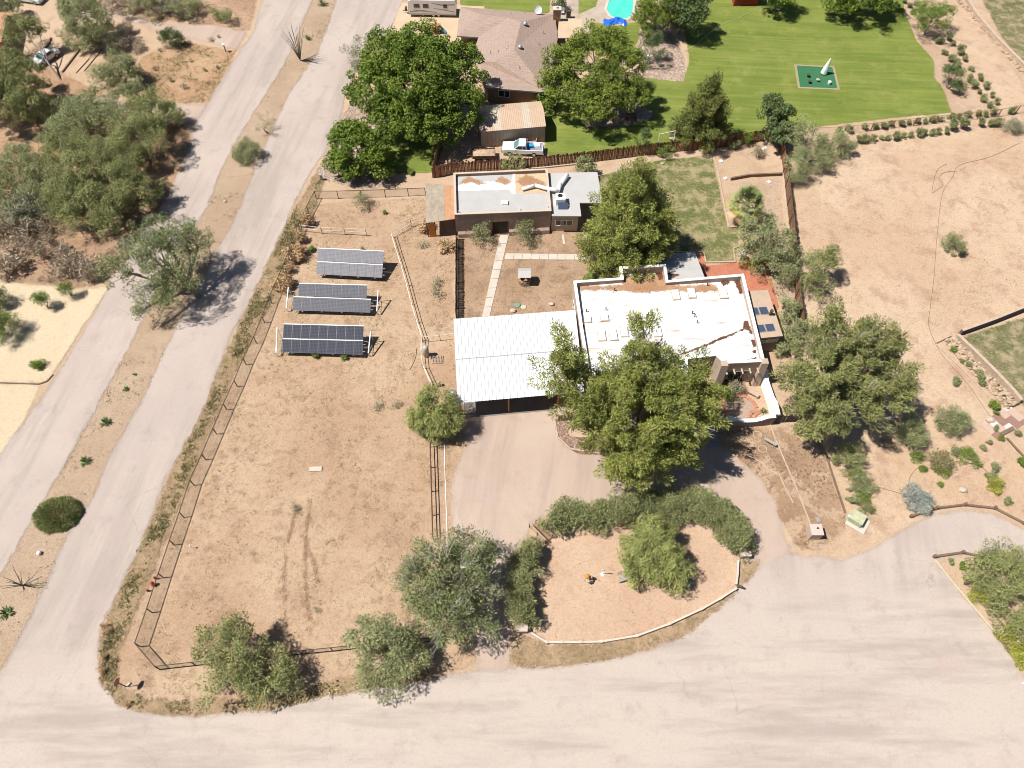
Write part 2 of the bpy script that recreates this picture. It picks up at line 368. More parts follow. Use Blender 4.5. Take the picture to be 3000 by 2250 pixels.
sheet('farm_track', [(2600, 0), (2790, -40), (2860, 60), (3010, 260), (3010, 330), (2700, 370), (2620, 330), (2640, 200)], 0.007, LOT, 0.9, 1.4)
yard = [(1340, 695), (1720, 670), (1790, 760), (1700, 830), (1690, 915), (1340, 935)]
sheet('courtyard_soil', yard, 0.006, SOIL, 0.5, 0.7)
sheet('front_strip', [(2040, 1270), (2390, 1250), (2430, 1390), (2490, 1530), (2400, 1610), (2330, 1600), (2270, 1500), (2225, 1400), (2140, 1320)], 0.010, LITTER, 0.5, 0.8)
sheet('rock_bed', [(1622, 1230), (1660, 1212), (1668, 1278), (1740, 1290), (1900, 1300), (1900, 1340), (1690, 1330), (1635, 1285)], 0.024, dirt('leafy_gravel', al(170, 125, 105), al(150, 105, 84), al(205, 170, 150), al(95, 66, 52), 0.4, 1.6, 7.0, (0.5, 0.6), (0.5, 0.6), fade=(0.2, 0.1, 1.2)), 0.4, 0.4)
island = [(1560, 1540), (1700, 1500), (1900, 1500), (2050, 1500), (2130, 1560), (2150, 1620), (2175, 1660), (2155, 1725), (2050, 1795), (1900, 1850), (1760, 1880), (1600, 1885), (1545, 1860), (1500, 1820), (1500, 1700)]
sheet('planted_island', island, 0.012, ISLAND, 0.5, 0.8)
sheet('island_verge', [(1500, 1900), (1530, 1856), (1600, 1890), (1760, 1888), (1950, 1840), (2080, 1785), (2160, 1728), (2180, 1650), (2230, 1640), (2210, 1680), (2110, 1780), (2000, 1865), (1850, 1915), (1650, 1955), (1500, 1950)], 0.036, VERGE, 0.5, 0.6)
sheet('cream_lot', [(-150, 815), (260, 848), (320, 838), (290, 890), (230, 980), (150, 1105), (125, 1122), (0, 1122), (-150, 1122)], 0.036, CREAM, 0.5, 0.6)
sheet('cream_apron', [(-150, 1126), (120, 1126), (60, 1250), (0, 1370), (-150, 1500)], 0.005, CREAM, 0.6, 0.8)
sheet('road_verge', [(897, 560), (930, 500), (950, 530), (930, 590), (880, 680), (840, 770), (800, 870), (740, 1000), (690, 1090), (640, 1210), (590, 1330), (530, 1470), (490, 1570), (440, 1690), (390, 1810), (350, 1900), (345, 2000), (420, 2050), (640, 2060), (840, 2040), (1000, 1990), (1260, 1950), (1280, 1985), (1057, 2021), (800, 2077), (500, 2098), (350, 2066), (300, 2000), (290, 1880), (322, 1795), (391, 1643), (456, 1498), (514, 1353), (593, 1208), (651, 1056), (720, 912), (768, 812), (833, 667)], 0.034, VERGE, 0.5, 0.6)
scrub = [(-150, 600), (450, 600), (480, 640), (330, 810), (240, 845), (-150, 810)]
sheet('scrub_ground', scrub, 0.006, SCRUB, 0.6, 1.0)
sheet('shaded_scrub', [(-120, 150), (150, 200), (250, 250), (420, 330), (545, 370), (560, 420), (480, 600), (440, 660), (300, 720), (-120, 660)], 0.008, ORANGE, 0.7, 1.2)
sheet('corner_scrub', [(240, 0), (760, -30), (730, 90), (640, 90), (560, 60), (420, 55), (340, 30)], 0.004, SCRUB, 0.6, 1.0)
sheet('tan_knoll', [(410, 170), (520, 120), (690, 150), (680, 180), (610, 300), (450, 300), (400, 230)], 0.008, dirt('tan_weeds', al(232, 190, 140), al(220, 170, 122), al(190, 140, 104), al(134, 106, 76), 0.15, 0.8, 2.6, (0.48, 0.62), (0.5, 0.66), fade=(0.7, 0.5, 0.7)), 0.6, 1.0)
sheet('track', [(270, 20), (360, 35), (460, 70), (640, 75), (720, 95), (690, 150), (640, 130), (520, 105), (440, 80), (340, 50), (200, 70), (180, 0), (260, -10)], 0.012, DRIVE, 0.6, 0.8)
sheet('track_south', [(200, 280), (330, 290), (430, 300), (620, 310), (590, 375), (440, 330), (300, 330), (180, 320)], 0.011, DRIVE, 0.6, 0.8)

# ---- lawns
def lawn_mat(name, A, B, Cc, D, stripe, fade, dry=0.0):
    t = NT(name); v = t.mapv(t.P(), (1, 1, 1), (0, 0, -stripe))
    c = t.mix(t.step(t.noise(0.09, 4, 0.6), 0.36, 0.64), A, B)
    st = t.noise(1.0, 4, 0.6, t.mapv(v, (0.03, 0.5, 1)))
    c = t.mix(t.step(st, 0.44, 0.62, 0, 0.5), c, Cc)
    c = t.mix(t.step(t.noise(0.3, 6, 0.7), 0.5, 0.68, 0, 0.55), c, D)
    c = t.mix(t.step(t.noise(0.8, 6, 0.75), 0.54, 0.7, 0, 0.5), c, tuple(x*.8 for x in Cc))
    st2 = t.noise(1.0, 4, 0.6, t.mapv(v, (0.08, 1.6, 1)))
    c = t.mix(t.step(st2, 0.45, 0.7, 0, 0.45), c, D)
    fine = t.noise(11, 4, 0.8)
    c = t.mix(t.step(fine, 0.3, 0.72, 0.0, 0.5), c, tuple(x*0.55 for x in A))
    if dry:
        c = t.mix(t.math('MULTIPLY', t.step(t.noise(0.55, 6, 0.72), 0.5-dry*0.1, 0.62), 0.9), c, al(196, 176, 128))
        c = t.mix(t.math('MULTIPLY', t.step(t.noise(4.5, 5, 0.75), 0.52, 0.66), 0.55), c, al(214, 194, 150))
    t.bump(fine, 0.5, 0.06); m = t.fin(c, 0.9, 0.12); t.fade(*fade); return m
LAWN = lawn_mat('mown_lawn', al(134, 156, 26), al(160, 174, 44), al(110, 140, 18), al(182, 186, 78), R(-4), (0.35, 0.2, 1.0))
BLAWN = lawn_mat('patchy_lawn', al(112, 128, 54), al(134, 138, 66), al(98, 122, 42), al(150, 146, 84), R(10), (0.4, 0.2, 1.0), dry=0.6)
SLAWN = lawn_mat('fading_lawn', al(128, 128, 74), al(158, 146, 100), al(92, 116, 42), al(170, 156, 110), R(20), (0.6, 0.4, 0.5), dry=0.5)
lawn = [(1600, 300), (1900, 225), (2000, 240), (2020, 180), (2005, 80), (2050, 0), (2100, -60), (2640, -60), (2650, 30), (2685, 120), (2735, 175), (2745, 230), (2770, 260), (2790, 330), (2620, 345), (2390, 372), (2290, 400), (2235, 400), (2120, 410), (1930, 430), (1770, 455), (1605, 455), (1598, 440)]
sheet('neighbour_lawn', lawn, 0.012, LAWN, 0.5, 0.6)
sheet('front_lawn', [(1095, 380), (1150, 350), (1290, 350), (1300, 420), (1270, 505), (1150, 510), (1110, 480)], 0.012, LAWN, 0.5, 0.6)
sheet('garden_lawn', [(1350, 16), (1340, -60), (1612, -60), (1610, 38), (1550, 40)], 0.012, LAWN, 0.5, 0.4)
sheet('pool_lawn', [(1690, -60), (1760, -60), (1745, 20), (1725, 40), (1692, 40)], 0.012, LAWN, 0.5, 0.3)
sheet('terrace_lawn', [(1725, 64), (1800, 75), (1880, 62), (1870, 120), (1850, 150), (1725, 150)], 0.012, LAWN, 0.5, 0.3)
sheet('side_lawn', [(1885, -60), (1925, -60), (1900, 60), (1880, 60)], 0.012, LAWN, 0.5, 0.3)
sheet('back_lawn', [(1740, 520), (1930, 470), (2085, 455), (2095, 500), (2133, 668), (2165, 660), (2160, 725), (2150, 770), (2070, 770), (2060, 740), (1900, 745), (1800, 760), (1730, 650)], 0.014, BLAWN, 0.5, 0.4)
sheet('far_lawn', [(2860, -40), (3150, -40), (3150, 230), (3010, 205), (2930, 100)], 0.014, SLAWN, 0.6, 0.8)
sheet('east_lawn', [(2815, 990), (2990, 935), (3150, 890), (3150, 1260), (3000, 1190), (2900, 1100)], 0.014, SLAWN, 0.6, 0.5)
sheet('lawn_border', [(2640, -40), (2720, -40), (2800, 120), (2830, 250), (2920, 310), (2900, 345), (2790, 335), (2765, 262), (2735, 225), (2740, 180), (2690, 120), (2655, 40)], 0.016, dirt('bark_border', al(236, 200, 166), al(222, 180, 146), al(196, 156, 124), al(140, 112, 88), 0.2, 0.7, 3.0, (0.5, 0.66), (0.56, 0.7), fade=(0.5, 0.3, 0.9)), 0.5, 0.6)
# ---- gravel beds, patio, paving
def gravel_mat(name, A, B, Cc, scale, fade):
    t = NT(name); col = t.vor(scale, None, 'F1', 'Color'); sep = t.new('ShaderNodeSeparateColor'); t.L.new(col, sep.inputs[0])
    c = t.mix(sep.outputs[0], A, B); c = t.mix(t.step(sep.outputs[1], 0.7, 0.75), c, Cc)
    e = t.vor(scale, None, 'DISTANCE_TO_EDGE'); c = t.mix(t.step(e, 0.0, 0.12, 0.75, 0.0), c, tuple(x*0.35 for x in A))
    t.bump(e, 0.8, 0.08); m = t.fin(c, 0.9, 0.15); t.fade(*fade); return m
GRAV = gravel_mat('river_gravel', al(214, 184, 160), al(186, 150, 128), al(236, 220, 204), 4.2, (0.5, 0.2, 1.0))
sheet('street_gravel', [(1010, 330), (1075, 240), (1120, 330), (1100, 370), (1110, 480), (1160, 530), (1080, 560), (940, 525), (925, 500), (965, 440)], 0.010, GRAV, 0.5, 0.6)
sheet('pool_bed', [(1875, 60), (1930, 60), (1985, 120), (2005, 190), (2003, 240), (1885, 228), (1870, 150)], 0.018, GRAV, 0.4, 0.3)
sheet('shade_bed', [(1700, 350), (1760, 320), (1860, 300), (1915, 330), (1905, 350), (1840, 370), (1720, 372)], 0.018, GRAV, 0.4, 0.3)
PATIO = dirt('terracotta_patio', al(236, 138, 96), al(226, 150, 116), al(216, 118, 76), al(170, 104, 76), 0.25, 0.8, 3.0, (0.5, 0.66), (0.6, 0.72), bump=0.15)
slab('terracotta_terrace', [(2030, 745), (2062, 745), (2068, 780), (2200, 765), (2260, 815), (2282, 900), (2240, 960), (2190, 900), (2170, 800), (2060, 830), (2035, 830)], 0, 0.05, PATIO)
CONC = plain('pale_concrete', al(236, 222, 205), 0.85, 0.06, 0.8, 0.15, 25, grime=al(214, 192, 168))
BUFF = plain('buff_concrete', al(238, 204, 164), 0.85, 0.06, 0.5, 0.12, 25, grime=al(224, 186, 146))
DECK = plain('pool_concrete', al(214, 194, 172), 0.85, 0.1, 0.5, 0.12, 25, grime=al(176, 156, 134))
SLATE = plain('grey_concrete', al(172, 168, 164), 0.85, 0.08, 0.8, 0.12, 25)
slab('neighbour_driveway', [(1178, 8), (1420, 20), (1390, 130), (1300, 160), (1130, 130)], 0, 0.06, BUFF)
slab('pool_deck', [(1700, 40), (1745, 20), (1765, -20), (1875, -20), (1872, 40), (1830, 72), (1800, 78), (1729, 60)], 0, 0.045, DECK)
slab('back_patio', [(1625, 0), (1695, -10), (1695, 50), (1730, 45), (1725, 120), (1640, 150)], 0, 0.04, DECK)
slab('entry_slab', [(2062, 1251), (2098, 1252), (2110, 1310), (2050, 1312)], 0, 0.04, SLATE)
slab('garage_floor', [(1362, 1226), (1620, 1202), (1690, 1000), (1345, 1010)], 0, 0.03, plain('garage_concrete', al(150, 140, 132), 0.9, 0.1, 0.6))
slab('ac_pad', [(1850, 860), (1940, 850), (1935, 790), (1840, 800)], 0, 0.04, SLATE)

RUT = dirt('wheel_rut', al(196, 152, 116), al(180, 138, 102), al(168, 130, 98), al(130, 104, 76), 0.3, 1.0, 3.0, fade=(0.35, 0.3, 0.8, -0.1))
for i, pts in enumerate(([(862, 1480), (880, 1480), (842, 1620), (838, 1780), (850, 1850), (836, 1850), (824, 1700), (838, 1580)], [(905, 1460), (918, 1460), (905, 1560), (902, 1700), (918, 1820), (900, 1820), (886, 1690), (890, 1560)], [(880, 1560), (892, 1560), (930, 1650), (940, 1720), (928, 1720), (912, 1650)])):
    sheet('wheel_rut', pts, 0.0085+i*.0012, RUT, 0.25, 0.4)
# ================================================================== VEGETATION
def leaf_mat(name, A, B, dry=None, trans=0.2, dry_amt=0.0):
    A = tuple(x*1.5 for x in A); B = tuple(x*1.95 for x in B)
    t = NT(name); rn = t.new('ShaderNodeNewGeometry').outputs['Random Per Island']
    c = t.mix(t.attr('tint'), A, B)
    c = t.mix(t.step(rn, 0.0, 1.0, 0.0, 0.45), c, tuple(x*0.62 for x in A))
    if dry: c = t.mix(t.step(rn, 1-dry_amt-0.02, 1-dry_amt+0.02), c, dry)
    t.fin(c, 0.62, 0.22)
    tr = t.new('ShaderNodeBsdfTranslucent'); t.L.new(c, tr.inputs[0]); mx = t.new('ShaderNodeMixShader'); mx.inputs[0].default_value = trans
    t.L.new(t.bsdf.outputs[0], mx.inputs[1]); t.L.new(tr.outputs[0], mx.inputs[2]); t.L.new(mx.outputs[0], t.out.inputs[0])
    return t.mat
LEAF = {
 'pine':  leaf_mat('pine_needles', (.135, .155, .036), (.212, .224, .058), (.20, .16, .09), 0.2, 0.05),
 'pine_dark': leaf_mat('dark_pine_needles', (.095, .110, .030), (.160, .172, .046), (.16, .13, .08), 0.2, 0.05),
 'pine_grey': leaf_mat('grey_pine_needles', (.135, .152, .052), (.218, .222, .082), (.22, .18, .12), 0.2, 0.08),
 'ash':   leaf_mat('ash_leaves', (.070, .112, .016), (.125, .168, .024), None, 0.2),
 'locust': leaf_mat('locust_leaves', (.080, .120, .020), (.165, .185, .032), None, 0.2),
 'olive': leaf_mat('olive_leaves', (.150, .170, .075), (.225, .238, .112), (.26, .22, .15), 0.2, 0.08),
 'mesq':  leaf_mat('mesquite_leaves', (.140, .155, .058), (.205, .215, .086), (.24, .20, .11), 0.2, 0.05),
 'yellow': leaf_mat('yellow_green_leaves', (.170, .180, .035), (.270, .265, .050), None, 0.2),
 'elm':   leaf_mat('elm_leaves', (.105, .125, .050), (.165, .185, .078), (.20, .18, .12), 0.2, 0.05),
 'dark':  leaf_mat('dark_leaves', (.060, .090, .032), (.100, .130, .045), None, 0.2),
 'grey':  leaf_mat('grey_green_leaves', (.175, .180, .115), (.250, .250, .165), (.28, .23, .17), 0.2, 0.15),
 'brown': leaf_mat('dry_scrub_leaves', (.215, .180, .130), (.280, .235, .175), (.34, .28, .20), 0.2, 0.2),
 'oleander': leaf_mat('oleander_leaves', (.150, .165, .068), (.235, .245, .112), (.24, .2, .14), 0.2, 0.04),
 'willow': leaf_mat('willow_leaves', (.150, .170, .055), (.235, .245, .082), (.24, .2, .11), 0.2, 0.04),
 'silver': leaf_mat('silver_leaves', (.20, .215, .19), (.27, .28, .25), None, 0.2),
 'green': leaf_mat('fresh_leaves', (.085, .130, .025), (.150, .195, .038), None, 0.2),
 'straw': leaf_mat('straw_blades', (.36, .27, .15), (.48, .37, .22), (.20, .18, .09), 0.2, 0.15),
 'weed':  leaf_mat('weed_blades', (.200, .180, .085), (.290, .245, .130), (.13, .13, .05), 0.2, 0.2),
 'tumble': leaf_mat('tumbleweed_stems', (.300, .210, .115), (.380, .270, .160), None, 0.2),
 'frond': leaf_mat('palm_fronds', (.130, .160, .060), (.220, .235, .105), None, 0.2),
 'blue':  leaf_mat('blue_green_blades', (.120, .170, .110), (.180, .230, .150), None, 0.2),
}
BARK = plain('grey_bark', (.22, .18, .14), 0.9, 0.25, 6, 0.5, 14)
TWIG = plain('bleached_twigs', (.46, .42, .37), 0.9, 0.15, 6)
DTWIG = plain('dark_twigs', (.16, .125, .095), 0.9, 0.2, 6)

KIND = {  # clump radius, leaves per clump, leaf length, leaf width, clump spacing, droop, shell, spread
 'pine':   dict(cr=.86, k=262, ll=.40, lw=.085, sp=1.006, droop=-.12, shell=.60, rad=.8, flat=.85, stretch=.75),
 'ash':    dict(cr=.85, k=100,  ll=.30, lw=.21, sp=0.819, droop=.1, shell=.60, rad=.35, flat=.8),
 'locust': dict(cr=.85, k=131, ll=.34, lw=.13, sp=0.842, droop=.2, shell=.55, rad=.5, flat=.7),
 'mesq':   dict(cr=.75, k=131, ll=.26, lw=.085, sp=0.772, droop=.15, shell=.5, rad=.5, flat=.8),
 'willow': dict(cr=.70, k=150, ll=.42, lw=.07, sp=0.725, droop=.75, shell=.55, rad=.5, flat=1.0),
 'elm':    dict(cr=.80, k=97,  ll=.26, lw=.10, sp=0.936, droop=.1, shell=.45, rad=.4, flat=.9),
 'shrub':  dict(cr=.42, k=93,  ll=.20, lw=.075, sp=0.398, droop=.0, shell=.5, rad=.6, flat=.9),
 'oleander': dict(cr=.48, k=118, ll=.26, lw=.07, sp=0.468, droop=-.3, shell=.6, rad=.7, flat=1.0),
 'wispy':  dict(cr=.45, k=40,  ll=.22, lw=.06, sp=.46, droop=-.2, shell=.35, rad=.5, flat=1.0),
}
def norm(a): return a/np.maximum(np.linalg.norm(a, axis=1, keepdims=True), 1e-9)
def leaves_mesh(name, Pc, D, N, ll, lw, tint, mat):
    """one rhombic leaf per row"""
    S = norm(np.cross(D, N)); n = len(Pc); ll = ll.reshape(-1, 1); lw = lw.reshape(-1, 1)
    V = np.empty((n, 4, 3)); V[:, 0] = Pc-D*ll*.5; V[:, 1] = Pc+S*lw*.5+D*ll*.08; V[:, 2] = Pc+D*ll*.5; V[:, 3] = Pc-S*lw*.5+D*ll*.08
    me = bpy.data.meshes.new(name); npmesh(me, V.reshape(-1, 3), np.arange(n*4).reshape(-1, 4))
    at = me.attributes.new('tint', 'FLOAT', 'POINT'); at.data.foreach_set('value', np.repeat(tint, 4).astype(np.float32))
    me.materials.append(mat); return me
def crown_mesh(name, lobes, kd, mat, seed, dens=1.0, gap=0.0):
    rng = np.random.default_rng(seed); lob = np.array(lobes, float)           # x y z rx ry rz
    area = (lob[:, 3]*lob[:, 4]+lob[:, 3]*lob[:, 5]+lob[:, 4]*lob[:, 5])/3*4*math.pi*0.75
    ld_n = lob[:, 6] if lob.shape[1] > 6 else 1.0
    nc = np.maximum(4, (area/(math.pi*kd['sp']**2)*dens*ld_n)).astype(int)
    C, CN = [], []
    for L, n in zip(lob, nc):
        d = rng.normal(size=(n*2, 3)); d[:, 2] += 0.25; d = norm(d); d = d[d[:, 2] > -0.55][:n]
        f = kd['shell']+(1.0-kd['shell'])*rng.random(len(d))**0.6
        f *= 1+0.14*np.sin(d[:, 0]*5.1+L[0])*np.sin(d[:, 1]*4.3+L[1])+rng.normal(0, .05, len(d))
        C.append(L[:3]+d*L[3:6]*f[:, None]); CN.append(d)
        m_ = max(2, int(len(d)*.22)); C.append(L[:3]+d[:m_]*L[3:6]*(.42+.2*rng.random((m_, 1)))); CN.append(d[:m_])   # sparse inner foliage
    C = np.concatenate(C); CN = np.concatenate(CN)
    keep = np.ones(len(C), bool)                                              # drop clumps buried inside other lobes
    for L in lob: keep &= (((C-L[:3])/L[3:6])**2).sum(1) > 0.16
    keep &= C[:, 2] > 0.12
    if gap: keep &= rng.random(len(C)) > gap
    C, CN = C[keep], CN[keep]; m = len(C); k = kd['k']
    q = rng.normal(size=(m, k, 3)); q /= np.linalg.norm(q, axis=2, keepdims=True)
    r = kd['cr']*(0.45+0.55*rng.random((m, k, 1))**0.6)*(0.7+0.6*rng.random((m, 1, 1)))
    off = q*r; off[:, :, 2] *= kd['flat']
    st_ = kd.get('stretch', 0.0)
    if st_:
        ax = norm(CN+np.array([0, 0, .35]))[:, None, :]; off = off*.82+ax*(off*ax).sum(2, keepdims=True)*st_
    P = C[:, None, :]+off
    D = q*kd['rad']+rng.normal(0, .55, (m, k, 3))+CN[:, None, :]*0.35; D[:, :, 2] -= kd['droop']*1.6
    D = norm(D.reshape(-1, 3)); N = norm((q*1.0+CN[:, None, :]*0.4+np.array([0, 0, .45])+rng.normal(0, .42, (m, k, 3))).reshape(-1, 3))
    tint = np.clip(rng.random((m, 1))*0.7+0.15+rng.normal(0, .15, (m, k)), 0, 1).ravel()
    P = P.reshape(-1, 3); ok = P[:, 2] > 0.03
    ll = kd['ll']*(0.65+0.7*rng.random(len(P))); lw = kd['lw']*(0.7+0.6*rng.random(len(P)))
    return leaves_mesh(name, P[ok], D[ok], N[ok], ll[ok], lw[ok], tint[ok], mat), C
def limb(mb, a, b, r0, r1, rnd, n=4, sag=0.12, k=5):
    a = Vector(a); b = Vector(b); L = (b-a).length; pts = [a]; rr = [r0]
    for i in range(1, n):
        t = i/n; p = a.lerp(b, t); p += Vector((rnd.uniform(-1, 1), rnd.uniform(-1, 1), rnd.uniform(-.2, 1)))*L*sag*math.sin(t*math.pi)*.6
        pts.append(p); rr.append(r0+(r1-r0)*t)
    pts.append(b); rr.append(r1); mb.tube(pts, rr, k); return pts
TSEED = [100]
def make_tree(name, label, kind, leaf, base, lobes, cat='tree', group=None, dens=1.0, tr=0.22, gap=0.0, stems=1, twigs=0, twigmat=None, scale=1.0):
    TSEED[0] += 7; sd = TSEED[0]; rnd = random.Random(sd)
    kd = dict(KIND[kind])
    for q in ('cr', 'sp'): kd[q] *= scale
    base = Vector((base[0], base[1], 0)); root = thing(name, label, cat, base, 0, group)
    me, C = crown_mesh('crown', [(l[0]-base.x, l[1]-base.y, l[2], l[3], l[4], l[5], l[6] if len(l) > 6 else 1.0) for l in lobes], kd, LEAF[leaf], sd, dens, gap)
    cr = bpy.data.objects.new('crown', me); COL.objects.link(cr); cr.parent = root
    mb = MB(); lo = [Vector((l[0]-base.x, l[1]-base.y, l[2])) for l in lobes]
    low = min(l[2]-l[5] for l in lobes); top = max(l[2] for l in lobes)
    cx = sum(l.x for l in lo)/len(lo); cy = sum(l.y for l in lo)/len(lo)
    fork = Vector((cx*.35, cy*.35, max(0.5, low*0.75+0.4)))
    order = list(range(len(C))); rnd.shuffle(order); nb = min(len(order), int(26+5*len(lobes)))
    for s_ in range(stems):
        o = Vector((rnd.uniform(-.06, .06), rnd.uniform(-.06, .06), -0.1)) if stems > 1 else Vector((0, 0, -.1))
        fk = fork+Vector((rnd.uniform(-.5, .5), rnd.uniform(-.5, .5), 0))*(1 if stems > 1 else 0)
        limb(mb, o, fk, tr, tr*.8, rnd, 3, .06, 7)
        for i, c in enumerate(lo):
            if i % stems == s_: limb(mb, fk, c, tr*.62, tr*.28, rnd, 4, .1, 6)
    for j in order[:nb]:
        c = Vector(C[j]); near = min(lo, key=lambda q: (q-c).length)
        st = near.lerp(fork, rnd.uniform(0, .35)); limb(mb, st, c, tr*.2, .015, rnd, 3, .12, 4)
    mb.build('trunk', BARK, root, local=True)
    if twigs:
        tb = MB()
        for j in order[nb:nb+twigs]:
            c = Vector(C[j]); near = min(lo, key=lambda q: (q-c).length); d = (c-near).normalized()
            p0 = near+(c-near)*.7
            for _ in range(7):
                e = c+(d+Vector((rnd.uniform(-.9, .9), rnd.uniform(-.9, .9), rnd.uniform(-.2, .8)))).normalized()*rnd.uniform(.7, 1.7)
                pts = limb(tb, p0, e, .03, .008, rnd, 3, .08, 3)
                for _2 in range(2):
                    m = pts[rnd.choice((1, 2))]; tb.cyl(m, m+(e-p0)*.35+Vector((rnd.uniform(-.4, .4), rnd.uniform(-.4, .4), rnd.uniform(-.1, .4))), .012, .005, 3, False)
        tag(tb.build('dead_twigs', twigmat or TWIG, root, local=True), kind='stuff')
    return root
def LB(px, py, z, r, rz=None, dn=1.0):
    p = U(px, py, z); return (p.x, p.y, z, r, r, rz or r*.8, dn)
def ptree(name, label, kind, leaf, lobes, base=None, **kw):
    """lobes surveyed as (photo x, photo y, height, radius[, vertical radius])"""
    L = [LB(*l) for l in lobes]
    if base: b = U(*base)
    else:
        w = sum(l[3]**2 for l in L); b = Vector((sum(l[0]*l[3]**2 for l in L)/w, sum(l[1]*l[3]**2 for l in L)/w, 0))
    return make_tree(name, label, kind, leaf, b, L, **kw)
def conifer_lobes(base, H, r, z0, seed, n=5, lean=(0, 0)):
    rnd = random.Random(seed); L = []
    for i in range(n):
        t = i/(n-1); z = z0+(H-z0)*(0.12+0.80*t); rr = r*(1-.78*t**1.15)
        m = 4 if t < .65 else 2 if t < .9 else 1
        for j in range(m):
            a = 2*math.pi*(j+rnd.random()*.6)/m+i; q = rr*.5 if m > 1 else 0
            L.append((base.x+math.cos(a)*q+lean[0]*t, base.y+math.sin(a)*q+lean[1]*t, z+rnd.uniform(-.4, .4), rr*.62+.35, rr*.62+.35, (H-z0)/n*.8))
    return L
# ---- the large pines
ptree('pine_tree', 'huge spreading olive-green pine shading the driveway in front of the white-roofed house', 'pine', 'pine',
      [(1850, 1230, 6.8, 5.0, 4.2), (1740, 1165, 7.0, 3.6, 3.2), (1640, 1095, 9.0, 2.1, 2.8, .7), (1655, 1015, 11.5, 1.6, 1.9, .5), (1890, 1085, 9.6, 2.8, 2.6), (1880, 1000, 12.4, 2.3, 1.9, .55), (1815, 1085, 9.8, 1.8, 1.6, .35), (2010, 1110, 8.4, 2.4, 2.8), (2040, 1195, 6.6, 2.5, 2.6), (1965, 1210, 7.6, 3.4, 3.2), (1880, 1350, 4.2, 3.6, 2.4), (1790, 1285, 4.8, 2.9, 2.4), (1990, 1305, 4.0, 2.6, 2.0), (1960, 1140, 9.0, 2.2, 2.2)],
      base=(1850, 1360), dens=1.12, tr=.38, stems=3, twigs=10)
b = U(1832, 762); make_tree('pine_tree', 'tall dense pine between the grey-roofed guest house and the patchy back lawn', 'pine', 'pine', b,
      conifer_lobes(b, 14.5, 5.4, 0.8, 3, 6)+[(b.x-1.8, b.y-1.2, 3.2, 3.0, 3.0, 2.4), (b.x+1.8, b.y+1.2, 5, 3.0, 3.0, 2.8)], dens=.95, tr=.4, twigs=8)
ptree('pine_tree', 'leaning many-topped grey-green pine at the end of the dark board fence', 'pine', 'pine_grey',
      [(2425, 1155, 6.0, 3.4, 2.6), (2520, 1095, 7.0, 3.3, 2.8), (2478, 1000, 9.2, 1.8, 2.6), (2565, 1010, 8.8, 2.0, 2.4), (2400, 1070, 7.2, 2.6, 2.8), (2600, 1150, 6.4, 2.2, 1.9), (2365, 1215, 4.6, 2.0, 1.5), (2500, 1190, 5.6, 2.6, 1.8), (2610, 1090, 7.4, 1.7, 1.8), (2440, 1110, 7.8, 2.4, 2.6), (2340, 1110, 5.4, 1.8, 2.2), (2395, 985, 8.2, 1.0, 2.2), (2440, 950, 10.2, .9, 2.0), (2520, 960, 10.0, 1.0, 2.2), (2600, 1010, 8.6, 1.0, 1.8), (2630, 1120, 6.4, 1.2, 1.4)],
      base=(2420, 1320), dens=1.05, tr=.36, stems=2, twigs=14)
b = U(2048, 412); make_tree('pine_tree', 'slim upright pine standing alone on the neighbour lawn by the board fence', 'pine', 'pine_dark', b, conifer_lobes(b, 9.6, 3.0, 0.6, 9, 6), dens=1.05, tr=.26)
# ---- broadleaf trees round the neighbour house
ptree('ash_tree', 'very large round dark green shade tree beside the neighbour driveway', 'ash', 'ash',
      [(1215, 235, 7.2, 6.4, 4.8), (1110, 260, 5.6, 4.4, 3.6), (1130, 170, 7.6, 4.0, 3.4), (1240, 150, 8.6, 4.2, 3.2), (1330, 210, 6.8, 4.2, 3.6), (1340, 300, 5.0, 3.8, 3.2), (1230, 340, 4.6, 4.6, 3.4), (1130, 330, 4.0, 3.2, 2.6), (1300, 370, 3.4, 2.8, 2.2)], base=(1235, 400), dens=.95, tr=.45)
ptree('locust_tree', 'wide two-tiered yellow-green shade tree over the rock bed beside the neighbour house', 'locust', 'locust',
      [(1740, 165, 7.4, 5.0, 3.0), (1660, 190, 6.2, 3.4, 2.8), (1640, 255, 4.6, 2.8, 2.6), (1820, 200, 6.4, 3.6, 2.6), (1760, 285, 4.6, 3.8, 2.6), (1690, 295, 4.0, 3.0, 2.4), (1845, 270, 4.4, 2.6, 2.2), (1790, 125, 7.8, 2.6, 2.0)], base=(1755, 330), dens=.9, tr=.35, stems=2)
ptree('mulberry_tree', 'medium dark green bushy tree on gravel by the street and the strip of lawn', 'ash', 'ash',
      [(1050, 440, 3.2, 3.4, 2.8), (1025, 395, 4.0, 2.4, 2.2), (1095, 470, 2.4, 2.8, 2.2), (1020, 480, 2.0, 2.4, 1.9), (1105, 415, 2.8, 2.0, 1.8)], base=(1070, 510), dens=1.0, tr=.22, stems=3)
ptree('olive_shrub', 'pale grey shrub at the street side of the very large shade tree', 'mesq', 'grey', [(1068, 150, 2.2, 2.6, 2.1), (1055, 200, 1.6, 1.6, 1.5)], dens=.6, tr=.1, stems=3, cat='shrub')
ptree('pecan_tree', 'yellowish green tree growing at the pool edge', 'locust', 'locust', [(1930, 20, 4.6, 3.4, 2.8), (1905, 60, 2.8, 2.4, 2.0), (1950, -40, 5.4, 3.2, 2.4)], dens=.9)
ptree('oak_tree', 'dark round tree casting shade on the lawn near the pool', 'ash', 'dark', [(2005, 10, 5.0, 3.8, 3.2), (2025, 45, 3.2, 2.8, 2.4), (1985, 40, 3.0, 2.6, 2.2)], dens=.95)
